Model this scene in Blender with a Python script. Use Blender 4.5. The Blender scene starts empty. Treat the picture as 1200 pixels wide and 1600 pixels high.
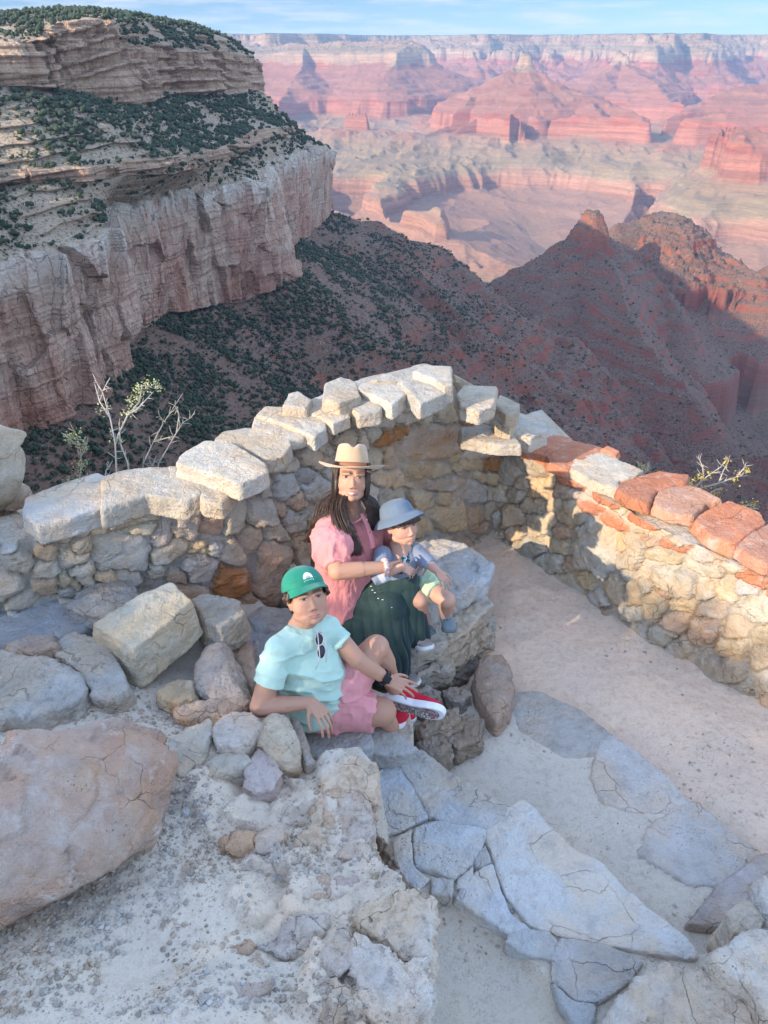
import bpy, math, random, time
import numpy as np
from mathutils import Vector, Matrix, Euler
T0 = time.time()
rng = np.random.default_rng(7)
random.seed(7)
R = math.radians
SC = bpy.context.scene
COL = SC.collection
# ---------------------------------------------------------------- camera model
CAMZ = 3.1
PITCH = R(31.0)
FPX = 1200.0
cP, sP = math.cos(PITCH), math.sin(PITCH)

def ray(px, py):
    a = (np.asarray(px, float) - 600) / FPX
    b = -(np.asarray(py, float) - 800) / FPX
    return a, cP + b * sP, -sP + b * cP

def at_z(px, py, z):
    """point of the place where a sight line meets height z"""
    dx, dy, dz = ray(px, py)
    t = (np.asarray(z, float) - CAMZ) / dz
    return np.stack([dx * t, dy * t, np.zeros_like(t * dx) + z], -1)

def at_d(px, py, D):
    """point at horizontal distance D"""
    dx, dy, dz = ray(px, py)
    h = np.sqrt(dx * dx + dy * dy)
    t = np.asarray(D, float) / h
    return np.stack([dx * t, dy * t, CAMZ + dz * t], -1)

def at_t(px, py, t):
    """point at depth t along the view axis"""
    dx, dy, dz = ray(px, py)
    return np.stack([dx * t, dy * t, CAMZ + dz * t], -1)

# ---------------------------------------------------------------- noise
def _h(ix, iy, iz, s):
    with np.errstate(over='ignore'):
        h = (ix.astype(np.int64) * 374761393 + iy.astype(np.int64) * 668265263 + iz.astype(np.int64) * 2147483647 + s * 1274126177) & 0xFFFFFFFF
        h = ((h ^ (h >> 13)) * 1274126177) & 0xFFFFFFFF
        h = ((h ^ (h >> 16)) * 2246822519) & 0xFFFFFFFF
        h = h ^ (h >> 15)
    return (h & 0xFFFFFF) / float(0xFFFFFF)

def vn(x, y, z=None, s=0):
    x = np.asarray(x, float); y = np.asarray(y, float)
    z = np.zeros_like(x) if z is None else np.asarray(z, float)
    x, y, z = np.broadcast_arrays(x, y, z)
    fx, fy, fz = np.floor(x), np.floor(y), np.floor(z)
    ix, iy, iz = fx.astype(np.int64), fy.astype(np.int64), fz.astype(np.int64)
    u, v, w = x - fx, y - fy, z - fz
    u = u * u * u * (u * (u * 6 - 15) + 10); v = v * v * v * (v * (v * 6 - 15) + 10); w = w * w * w * (w * (w * 6 - 15) + 10)
    def L(a, b, t): return a + (b - a) * t
    if np.all(z == 0):
        r = L(L(_h(ix, iy, iz, s), _h(ix + 1, iy, iz, s), u), L(_h(ix, iy + 1, iz, s), _h(ix + 1, iy + 1, iz, s), u), v)
    else:
        a = L(L(_h(ix, iy, iz, s), _h(ix + 1, iy, iz, s), u), L(_h(ix, iy + 1, iz, s), _h(ix + 1, iy + 1, iz, s), u), v)
        b = L(L(_h(ix, iy, iz + 1, s), _h(ix + 1, iy, iz + 1, s), u), L(_h(ix, iy + 1, iz + 1, s), _h(ix + 1, iy + 1, iz + 1, s), u), v)
        r = L(a, b, w)
    return r * 2 - 1

def fbm(x, y, z=None, o=4, s=0, g=0.5):
    a, t, n = 1.0, 0.0, 0.0
    x = np.asarray(x, float); y = np.asarray(y, float)
    for i in range(o):
        f = 2.03 ** i; ca, sa = math.cos(.7 + i * 1.3) * f, math.sin(.7 + i * 1.3) * f
        t = t + a * vn(x * ca - y * sa + i * 7.3, x * sa + y * ca - i * 3.1, None if z is None else np.asarray(z) * f + i * 1.7, s + i)
        n += a; a *= g
    return t / n

def ridged(x, y, z=None, o=4, s=0, g=0.5):
    a, t, n = 1.0, 0.0, 0.0
    x = np.asarray(x, float); y = np.asarray(y, float)
    for i in range(o):
        f = 2.03 ** i; ca, sa = math.cos(.5 + i * 1.1) * f, math.sin(.5 + i * 1.1) * f
        t = t + a * (1 - 2 * np.abs(vn(x * ca - y * sa + i * 5.3, x * sa + y * ca + i * 9.1, None if z is None else np.asarray(z) * f, s + 11 * i)))
        n += a; a *= g
    return t / n

def facet(x, y, z=None, s=0, amp=1.0):
    """planes broken at cell borders: chipped stone. returns height and cell id"""
    x = np.asarray(x, float); y = np.asarray(y, float)
    z3 = z is not None
    z = np.zeros_like(x) if z is None else np.asarray(z, float)
    ix, iy, iz = np.floor(x).astype(np.int64), np.floor(y).astype(np.int64), np.floor(z).astype(np.int64)
    best = np.full(x.shape, 1e9); hh = np.zeros(x.shape)
    for dz in ((-1, 0, 1) if z3 else (0,)):
        for dx in (-1, 0, 1):
            for dy in (-1, 0, 1):
                jx, jy, jz = ix + dx, iy + dy, iz + dz
                px = jx + _h(jx, jy, jz, s); py = jy + _h(jx, jy, jz, s + 1)
                pz = jz + _h(jx, jy, jz, s + 2) if z3 else z
                d = (x - px) ** 2 + (y - py) ** 2 + (z - pz) ** 2
                gx = _h(jx, jy, jz, s + 3) - .5; gy = _h(jx, jy, jz, s + 4) - .5; gz = _h(jx, jy, jz, s + 5) - .5
                h = gx * (x - px) + gy * (y - py) + gz * (z - pz) * (1 if z3 else 0) + .35 * (_h(jx, jy, jz, s + 6) - .5)
                m = d < best
                best = np.where(m, d, best); hh = np.where(m, h, hh)
    return hh * amp

def sstep(a, b, x):
    t = np.clip((np.asarray(x, float) - a) / (b - a), 0, 1)
    return t * t * (3 - 2 * t)

# ---------------------------------------------------------------- meshes
def mesh_np(name, V, F, mat=None, parent=None, smooth=True, attrs=None, mats=None, midx=None):
    """V (n,3); F (m,k) all faces of one size"""
    V = np.ascontiguousarray(V, np.float32); F = np.ascontiguousarray(F, np.int32)
    me = bpy.data.meshes.new(name)
    m, k = F.shape
    me.vertices.add(len(V)); me.loops.add(m * k); me.polygons.add(m)
    me.vertices.foreach_set('co', V.ravel())
    me.loops.foreach_set('vertex_index', F.ravel())
    me.polygons.foreach_set('loop_start', np.arange(0, m * k, k, dtype=np.int32))
    me.polygons.foreach_set('use_smooth', np.full(m, bool(smooth)))
    if midx is not None:
        me.polygons.foreach_set('material_index', np.asarray(midx, np.int32))
    if attrs:
        for an, arr in attrs.items():
            arr = np.asarray(arr, np.float32)
            if arr.ndim == 1:
                a = me.attributes.new(an, 'FLOAT', 'POINT'); a.data.foreach_set('value', arr)
            else:
                a = me.attributes.new(an, 'FLOAT_COLOR', 'POINT')
                c = np.ones((len(V), 4), np.float32); c[:, :3] = arr[:, :3]; a.data.foreach_set('color', c.ravel())
    me.update(calc_edges=True)
    for mm in (mats or ([mat] if mat else [])): me.materials.append(mm)
    o = bpy.data.objects.new(name, me); COL.objects.link(o)
    if parent is not None: o.parent = parent
    return o

def grid_faces(n, m, wrap=False):
    i = np.arange(n - 1)[:, None]; j = np.arange(m if wrap else m - 1)[None, :]
    jn = (j + 1) % m
    return np.stack(np.broadcast_arrays(i * m + j, i * m + jn, (i + 1) * m + jn, (i + 1) * m + j), -1).reshape(-1, 4)

def tag(o, label=None, cat=None, group=None, kind=None):
    if label: o['label'] = label
    if cat: o['category'] = cat
    if group: o['group'] = group
    if kind: o['kind'] = kind
    return o

def empty(name, loc=(0, 0, 0), label=None, cat=None, group=None):
    o = bpy.data.objects.new(name, None); COL.objects.link(o); o.location = loc
    o.empty_display_size = .1
    return tag(o, label, cat, group)

def reorigin(o):
    """move a mesh's origin to its own centre"""
    me = o.data; n = len(me.vertices); a = np.empty(n * 3, np.float32); me.vertices.foreach_get('co', a)
    a = a.reshape(-1, 3); c = a.mean(0); c[2] = a[:, 2].min(); me.vertices.foreach_set('co', (a - c).ravel()); me.update()
    o.location = Vector(c.tolist()) + o.location
    return o

class Geo:
    """collects pieces of triangles / quads for one mesh"""
    def __init__(s): s.V = []; s.F = []; s.n = 0; s.C = []
    def add(s, V, F, c=None):
        V = np.asarray(V, float); F = np.asarray(F, int)
        if F.shape[1] == 3: F = np.concatenate([F, F[:, 2:3]], 1)
        s.V.append(V); s.F.append(F + s.n); s.n += len(V)
        if c is not None: s.C.append(np.broadcast_to(np.asarray(c, float), (len(V), 3)))
    def build(s, name, mat, parent=None, smooth=True):
        V = np.concatenate(s.V); F = np.concatenate(s.F)
        me = bpy.data.meshes.new(name)
        tri = F[:, 2] == F[:, 3]
        Q = F[~tri]; T = F[tri][:, :3]
        loops = np.concatenate([Q.ravel(), T.ravel()]).astype(np.int32)
        st = np.concatenate([np.arange(len(Q)) * 4, len(Q) * 4 + np.arange(len(T)) * 3]).astype(np.int32)
        me.vertices.add(len(V)); me.loops.add(len(loops)); me.polygons.add(len(st))
        me.vertices.foreach_set('co', np.ascontiguousarray(V, np.float32).ravel())
        me.loops.foreach_set('vertex_index', loops); me.polygons.foreach_set('loop_start', st)
        me.polygons.foreach_set('use_smooth', np.full(len(st), bool(smooth)))
        if s.C:
            a = me.attributes.new('Col', 'FLOAT_COLOR', 'POINT'); C = np.concatenate(s.C)
            c = np.ones((len(V), 4), np.float32); c[:, :3] = C; a.data.foreach_set('color', c.ravel())
        me.update(calc_edges=True)
        if mat: me.materials.append(mat)
        o = bpy.data.objects.new(name, me); COL.objects.link(o)
        if parent is not None: o.parent = parent
        return o

def tube(path, rad, seg=8, cap=True):
    """tapered tube round a path"""
    P = np.asarray(path, float); n = len(P); r = np.broadcast_to(np.asarray(rad, float), (n,))
    Tn = np.gradient(P, axis=0); Tn /= np.linalg.norm(Tn, axis=1)[:, None] + 1e-12
    up = np.array([0, 0, 1.]) if abs(Tn[0, 2]) < .9 else np.array([1., 0, 0])
    V = []
    A = np.cross(up, Tn[0]); A /= np.linalg.norm(A)
    for i in range(n):
        A = A - Tn[i] * A.dot(Tn[i]); A /= np.linalg.norm(A) + 1e-12
        B = np.cross(Tn[i], A)
        th = np.arange(seg) / seg * 2 * np.pi
        V.append(P[i] + r[i] * (np.cos(th)[:, None] * A + np.sin(th)[:, None] * B))
    V = np.concatenate(V); F = grid_faces(n, seg, True)
    if cap:
        k = len(V); V = np.concatenate([V, P[:1], P[-1:]])
        j = np.arange(seg); jn = (j + 1) % seg
        F = np.concatenate([F, np.stack([jn, j, np.full(seg, k), np.full(seg, k)], 1), np.stack([(n - 1) * seg + j, (n - 1) * seg + jn, np.full(seg, k + 1), np.full(seg, k + 1)], 1)])
    return V, F

_ico = {}
def ico(n):
    if n not in _ico:
        import bmesh
        bm = bmesh.new(); bmesh.ops.create_icosphere(bm, subdivisions=n, radius=1)
        _ico[n] = (np.array([v.co[:] for v in bm.verts]), np.array([[v.index for v in f.verts] for f in bm.faces])); bm.free()
    return _ico[n]

# ---------------------------------------------------------------- node helper
class NT:
    def __init__(s, name):
        s.m = bpy.data.materials.new(name); s.m.use_nodes = True
        s.t = s.m.node_tree; s.t.nodes.clear()
        s.out = s.t.nodes.new('ShaderNodeOutputMaterial')
        s.b = s.t.nodes.new('ShaderNodeBsdfPrincipled')
        s.t.links.new(s.b.outputs[0], s.out.inputs[0])
        s.set('Roughness', .9)
        try: s.b.inputs['Specular IOR Level'].default_value = .25
        except Exception: pass
    def n(s, typ, **kw):
        x = s.t.nodes.new('ShaderNode' + typ)
        for k, v in kw.items():
            if k.startswith('_'): setattr(x, k[1:], v)
            else:
                kk = int(k[1:]) if k[0] == 'i' and k[1:].isdigit() else k.replace('__', ' ')
                s.plug(x.inputs[kk], v)
        return x
    def plug(s, inp, v):
        if isinstance(v, bpy.types.NodeSocket): s.t.links.new(v, inp)
        elif isinstance(v, bpy.types.Node): s.t.links.new(v.outputs[0], inp)
        elif isinstance(v, (tuple, list)) and inp.type == 'RGBA' and len(v) == 3: inp.default_value = (*v, 1)
        else: inp.default_value = v
    def set(s, k, v): s.plug(s.b.inputs[k], v)
    def math(s, op, a, b=0.0, clamp=False):
        x = s.n('Math', _operation=op, i0=a, i1=b); x.use_clamp = clamp; return x.outputs[0]
    def mix(s, f, a, b, blend='MIX'):
        x = s.n('Mix', _data_type='RGBA', _blend_type=blend)
        s.plug(x.inputs[0], f); s.plug(x.inputs[6], a); s.plug(x.inputs[7], b)
        return x.outputs[2]
    def noise(s, vec, scale, detail=5, rough=.55, dist=0):
        x = s.n('TexNoise', Scale=scale, Detail=detail, Roughness=rough, Distortion=dist)
        if vec is not None: s.plug(x.inputs['Vector'], vec)
        return x.outputs[0]
    def vor(s, vec, scale, feature='F1', out='Distance', rnd=1.0):
        x = s.n('TexVoronoi', _feature=feature, Scale=scale); x.inputs['Randomness'].default_value = rnd
        if vec is not None: s.plug(x.inputs['Vector'], vec)
        return x.outputs[out]
    def rng(s, v, a, b, c=0.0, d=1.0):
        x = s.n('MapRange', Value=v); x.inputs[1].default_value = a; x.inputs[2].default_value = b
        x.inputs[3].default_value = c; x.inputs[4].default_value = d; return x.outputs[0]
    def ramp(s, v, stops, interp='LINEAR'):
        x = s.n('ValToRGB', Fac=v); e = x.color_ramp; e.interpolation = interp
        while len(e.elements) > 1: e.elements.remove(e.elements[-1])
        e.elements[0].position = stops[0][0]; e.elements[0].color = (*stops[0][1], 1)
        for p, c in stops[1:]:
            q = e.elements.new(p); q.color = (*c, 1)
        return x.outputs[0]
    def coord(s, kind='Object'): return s.n('TexCoord').outputs[kind]
    def scale(s, vec, sc):
        return s.n('Mapping', Vector=vec, Scale=sc).outputs[0]
    def attr(s, name='Col'):
        return s.n('Attribute', _attribute_name=name).outputs['Color']
    def bump(s, h, strength=.5, dist=.01, chain=None):
        x = s.n('Bump', Height=h, Strength=strength, Distance=dist)
        if chain is not None: s.plug(x.inputs['Normal'], chain)
        return x.outputs[0]

# ---------------------------------------------------------------- camera, sun, sky
cam = bpy.data.cameras.new('Camera'); camo = bpy.data.objects.new('Camera', cam); COL.objects.link(camo)
camo.location = (0, 0, CAMZ); camo.rotation_euler = (R(90) - PITCH, 0, 0)
cam.sensor_fit = 'VERTICAL'; cam.sensor_height = 32.0; cam.sensor_width = 24.0; cam.lens = FPX / 1600 * 32.0
cam.clip_start = .05; cam.clip_end = 60000
SC.camera = camo
SUN_EL = R(22.5)
SUNV = Vector((-.80 * math.cos(SUN_EL), -.60 * math.cos(SUN_EL), math.sin(SUN_EL)))
sun = bpy.data.lights.new('sun', 'SUN'); suno = bpy.data.objects.new('sun', sun); COL.objects.link(suno)
sun.energy = 2.0; sun.angle = R(.55); sun.color = (.97, .82, .62)
suno.rotation_euler = SUNV.to_track_quat('Z', 'Y').to_euler()
W = bpy.data.worlds.new('World'); SC.world = W; W.use_nodes = True
wt = W.node_tree; wt.nodes.clear()
wo = wt.nodes.new('ShaderNodeOutputWorld'); wb = wt.nodes.new('ShaderNodeBackground'); wt.links.new(wb.outputs[0], wo.inputs[0])
tc = wt.nodes.new('ShaderNodeTexCoord'); sky = wt.nodes.new('ShaderNodeTexSky'); sky.sky_type = 'NISHITA'; sky.sun_disc = False
sky.sun_elevation = SUN_EL; sky.sun_rotation = math.atan2(SUNV.x, SUNV.y); sky.altitude = 2100; sky.air_density = 1.0; sky.dust_density = .3; sky.ozone_density = 2.5
wb.inputs[1].default_value = .15
mp = wt.nodes.new('ShaderNodeMapping'); mp.inputs['Scale'].default_value = (7, 7, 70)
nz = wt.nodes.new('ShaderNodeTexNoise'); nz.inputs['Scale'].default_value = 1.3; nz.inputs['Detail'].default_value = 7; nz.inputs['Roughness'].default_value = .62
wt.links.new(tc.outputs['Generated'], mp.inputs['Vector']); wt.links.new(mp.outputs[0], nz.inputs['Vector'])
cr = wt.nodes.new('ShaderNodeValToRGB'); cr.color_ramp.elements[0].position = .45; cr.color_ramp.elements[1].position = .66
cr.color_ramp.elements[1].color = (.75, .75, .75, 1)
wt.links.new(nz.outputs[0], cr.inputs[0])
mxs = wt.nodes.new('ShaderNodeMix'); mxs.data_type = 'RGBA'
wt.links.new(cr.outputs[0], mxs.inputs[0]); 
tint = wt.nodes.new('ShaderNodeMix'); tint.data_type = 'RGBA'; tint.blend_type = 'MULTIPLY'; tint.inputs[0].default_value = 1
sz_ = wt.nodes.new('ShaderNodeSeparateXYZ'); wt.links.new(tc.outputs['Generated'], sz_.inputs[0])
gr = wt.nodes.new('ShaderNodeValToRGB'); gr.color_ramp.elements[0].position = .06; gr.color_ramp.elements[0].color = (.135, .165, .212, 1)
gr.color_ramp.elements[1].position = .32; gr.color_ramp.elements[1].color = (2.42, 1.98, 1.66, 1); wt.links.new(sz_.outputs[2], gr.inputs[0]); wt.links.new(gr.outputs[0], tint.inputs[7])  # horizon dimmed, unseen upper sky brightened as added fill for the shade
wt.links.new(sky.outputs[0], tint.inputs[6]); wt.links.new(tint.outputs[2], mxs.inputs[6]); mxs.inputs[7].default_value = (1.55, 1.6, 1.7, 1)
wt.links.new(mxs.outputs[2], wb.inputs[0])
SC.view_settings.view_transform = 'Standard'; SC.view_settings.look = 'None'; SC.view_settings.gamma = 1
SC.view_settings.exposure = 1.95
SC.cycles.use_denoising = True
SC.cycles.max_bounces = 6; SC.cycles.diffuse_bounces = 4; SC.cycles.volume_bounces = 0; SC.cycles.transparent_max_bounces = 6
SC.cycles.glossy_bounces = 2
SC.cycles.sample_clamp_indirect = 4.0
# ================================================================ the canyon
# one stratigraphy for all of it: depth below the rim (m) against distance from the edge
SPD = np.array([-1e5, 0, 45, 230, 260, 380, 415, 540, 1280, 1325, 2050, 3600, 3640, 4300, 12000.])
SPZ = np.array([90, 88, 15, -60, -95, -150, -258, -330, -600, -755, -925, -975, -1035, -1330, -1345.])
SPM = np.array([90, 88, 15, -60, -95, -150, -258, -330, -690, -810, -960, -990, -1035, -1330, -1345.]); SPDM = np.array([-1e5, 0, 45, 250, 280, 420, 455, 600, 1330, 1365, 1950, 3600, 3640, 4300, 12000.])
def shift(y): return np.clip((y - 2200) / 13000 * 150, 0, 150)
def prof(d): return np.interp(d, SPD, SPZ)
def dinv(z): return np.interp(-np.asarray(z), -SPZ[1:], SPD[1:])

def ridge_field(X, Y, ridges, Z, sh=True, warp=None, steep=None):
    """raise Z wherever a ridge line's flanks stand above it; flanks follow the strata"""
    for ri, pts in enumerate(ridges):
        pts = np.array([at_d(*p) for p in pts])
        sz = pts[:, 2] - (shift(pts[:, 1]) if sh else 0)
        dd = dinv(sz) if sh else np.interp(-sz, -SPM[1:], SPDM[1:])
        for i in range(len(pts) - 1):
            a, b = pts[i, :2], pts[i + 1, :2]; ab = b - a; L2 = (ab ** 2).sum()
            t = np.clip(((X - a[0]) * ab[0] + (Y - a[1]) * ab[1]) / L2, 0, 1)
            dist = np.hypot(X - a[0] - t * ab[0], Y - a[1] - t * ab[1])
            if warp is not None: dist = dist * (1 + .35 * warp) + 60 * warp * (dist > 0) * np.clip(dist / 200, 0, 1)
            if steep is not None: dist = dist * steep[ri]
            d0 = dd[i] * (1 - t) + dd[i + 1] * t
            np.minimum(Z, d0 + dist, out=Z)
    return Z   # Z is the 'distance from the rim' field

def ledges(z, s1, seed, x, y):
    """step the Supai and other slopes into ledges"""
    amp = np.interp(-z, [-100, 60, 100, 255, 330, 600, 610, 760, 900, 980, 1500], [.6, .6, .9, .2, .3, 1, 0, .3, .7, .3, .4])
    per = s1
    zz = z + fbm(x / 900, y / 900, o=2, s=seed) * 12
    f = zz / per; fl = np.floor(f); fr = f - fl
    st = fl + sstep(.15, .85, fr)
    return z + (st * per - f * per) * amp * .9

t1 = time.time()
# ---- far canyon: polar sheet
na, nr = 1150, 1250
az = np.radians(np.linspace(-33, 33, na)); rr = 2500 * (28000 / 2500) ** (np.linspace(0, 1, nr) ** 1.0)
A, RR = np.meshgrid(az, rr)
X = RR * np.sin(A); Y = RR * np.cos(A)
wx = fbm(X / 1500, Y / 1500, o=4, s=3) * 420; wy = fbm(X / 1500, Y / 1500, o=4, s=13) * 420
gul = ridged(X / 520, Y / 520, o=4, s=23)
D = np.full(X.shape, 4300.)
# the north rim: plateau edge with long promontories and bays
edge = 15500 + 1500 * fbm(X / 2600, np.zeros_like(X), o=3, s=5) + 500 * vn(X / 900, Y / 2500, s=6)
prom = np.clip(ridged(X / 2400, Y / 9000, o=2, s=44), 0, 1)
edge = edge - 2600 * prom ** 1.5
drim = (edge - Y) * .62
drim = np.where(drim > 0, drim * (1 + .18 * gul), drim)
D = np.minimum(D, np.maximum(drim + 340 * gul * (drim > 0) + 120 * fbm(X / 300, Y / 300, o=3, s=9), -200))
far_ridges = [
    # long promontory to the left
    [(250, 74, 12600), (420, 71, 12400), (560, 67, 12000), (645, 64, 11700), (668, 84, 11500)],
    [(645, 64, 11700), (610, 110, 10900), (590, 150, 10300)],
    [(480, 70, 12300), (460, 120, 11000), (440, 170, 10000)],
    # small flat butte
    [(536, 178, 8600), (566, 178, 8500)],
    # the red pyramid and its spurs
    [(831, 88, 9300), (836, 90, 9280)],
    [(831, 96, 9300), (795, 122, 9100), (748, 160, 8700), (702, 196, 8300), (655, 208, 8050)],
    [(836, 100, 9300), (880, 128, 9050), (925, 152, 8800), (1000, 178, 8450), (1020, 186, 8200)],
    [(833, 100, 9300), (842, 140, 8700), (850, 178, 8150)],
    [(748, 165, 8700), (780, 178, 8100), (815, 184, 7700)],
    [(925, 155, 8800), (940, 180, 8100)],
    [(672, 216, 8000), (700, 208, 8050), (745, 185, 8250)], [(795, 188, 7750), (800, 206, 7450)], [(870, 184, 8100), (935, 184, 8000), (1010, 186, 7900)], [(1005, 186, 7900), (1022, 192, 7800)],
    # second temple behind right
    [(962, 84, 12000), (978, 86, 11900)], [(970, 96, 11900), (1010, 126, 10900), (1050, 160, 10100), (1080, 178, 9600)],
    [(965, 96, 11900), (935, 118, 11300), (910, 140, 10800)],
    # right spurs
    [(1250, 128, 9700), (1160, 140, 9400), (1110, 165, 9000), (1050, 186, 8600)],
    [(1300, 160, 8200), (1180, 178, 8000), (1100, 184, 7800)],
    # pale butte on the right with the deep shade
    [(1118, 196, 6300), (1150, 200, 6200), (1240, 206, 6300), (1330, 215, 6400)],
    [(1120, 198, 6300), (1085, 232, 6000), (1040, 262, 5600)],
    [(1160, 205, 6200), (1185, 250, 5750)],
]
low = np.full(X.shape, 4300.)
warp = gul * .45 + .25 * fbm(X / 300, Y / 300, o=4, s=29) + .4 * fbm(X / 1100, Y / 1100, o=2, s=28)
ridge_field(X + wx * .25, Y + wy * .25, far_ridges, low, warp=warp)
D = np.minimum(D, low)
# platforms: keep the Tonto bench wide, cut the river gorge into it
D = np.minimum(D, 2900 + 300 * fbm(X / 800, Y / 800, o=3, s=8))
Zs = prof(D)
Zs += fbm(X / 600, Y / 600, o=5, s=31) * np.interp(D, [0, 500, 1900, 3600], [14, 40, 45, 35])
Zs += gul * np.interp(D, [0, 300, 900, 1270, 1330, 1600, 2500, 4300], [12, 40, 60, 30, 10, 75, 40, 24])
fg = ridged(X / 210, Y / 210, o=3, s=26); Zs += fg * np.interp(D, [60, 300, 600, 1250, 1330, 1500, 2400, 3200], [4, 22, 18, 12, 0, 34, 26, 12])
# gorge
gp = np.array([at_d(px, 400, d)[:2] for px, d in ((-500, 5200), (200, 4950), (430, 4750), (560, 4550), (700, 4700), (830, 4500), (1000, 4150), (1250, 4300), (1700, 4600))])
gd = np.full(X.shape, 1e9)
Xw, Yw = X + wx * .7, Y + wy * .7
def segd(X, Y, P):
    g = np.full(X.shape, 1e9)
    for i in range(len(P) - 1):
        a, b = P[i], P[i + 1]; ab = b - a
        t = np.clip(((X - a[0]) * ab[0] + (Y - a[1]) * ab[1]) / (ab ** 2).sum(), 0, 1)
        g = np.minimum(g, np.hypot(X - a[0] - t * ab[0], Y - a[1] - t * ab[1]))
    return g
gd = segd(Xw, Yw, gp)
for side in ([(640, 4700), (600, 5500), (520, 6500)], [(830, 4500), (870, 5200), (960, 5900), (990, 6900)], [(470, 4750), (420, 5900), (470, 7600)], [(1000, 4200), (1090, 4900), (1230, 5200)], [(700, 4700), (730, 4100), (640, 3300)]):
    sp = np.array([at_d(px, 400, d)[:2] for px, d in side])
    gd = np.minimum(gd, segd(Xw, Yw, sp) * 1.5 + 330 * np.clip(np.abs(RR - 4600) / 2000, 0, 1))
gd = gd * (1 + .25 * gul)
bas = np.full(X.shape, 1e9)
for bp, w in (([(890, 400, 5000), (850, 330, 5900), (820, 290, 6500)], 900), ([(1000, 380, 4700), (1090, 345, 5000), (1200, 345, 5100), (1400, 345, 5200)], 560), ([(700, 310, 5900), (740, 290, 6300)], 420), ([(300, 330, 5200), (480, 330, 5700), (560, 290, 6700)], 260)):
    bp = np.array([at_d(*q)[:2] for q in bp])
    bas = np.minimum(bas, segd(X + wx * .6, Y + wy * .6, bp) / w)
bas = bas * (1 + .16 * gul + .1 * warp)
bz = np.interp(bas, [0, .9, .93, 1.0, 1.5, 1.6], [-1260, -1075, -1000, -945, -765, 0])
gz = np.interp(gd, [0, 60, 520, 545, 640, 1100, 1200], [-1345, -1340, -1060, -975, -960, -780, 0])
gz += ridged(X / 260, Y / 260, o=4, s=37) * np.interp(gd, [0, 100, 350, 560], [0, 45, 45, 0])
Zs = np.where(gd < 1150, np.minimum(Zs, gz), Zs)
Zs = np.where(bas < 1.55, np.minimum(Zs, bz + gul * 18), Zs)
Zs = ledges(Zs, 46, 51, X, Y)
Zs += fbm(X / 120, Y / 120, o=4, s=61) * 7
Zf = Zs + shift(Y) * np.where(Zs > -2000, 1, 1)
Zf = np.where(Zs > 60, np.minimum(Zf, 240 + 6 * fbm(X / 500, Y / 500, o=3, s=2)), Zf)
# drop the near edge of this sheet below the middle distance
Zf = np.where(RR < 2900, np.minimum(Zf, -1000 - (2900 - RR) * .5), Zf)

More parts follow.
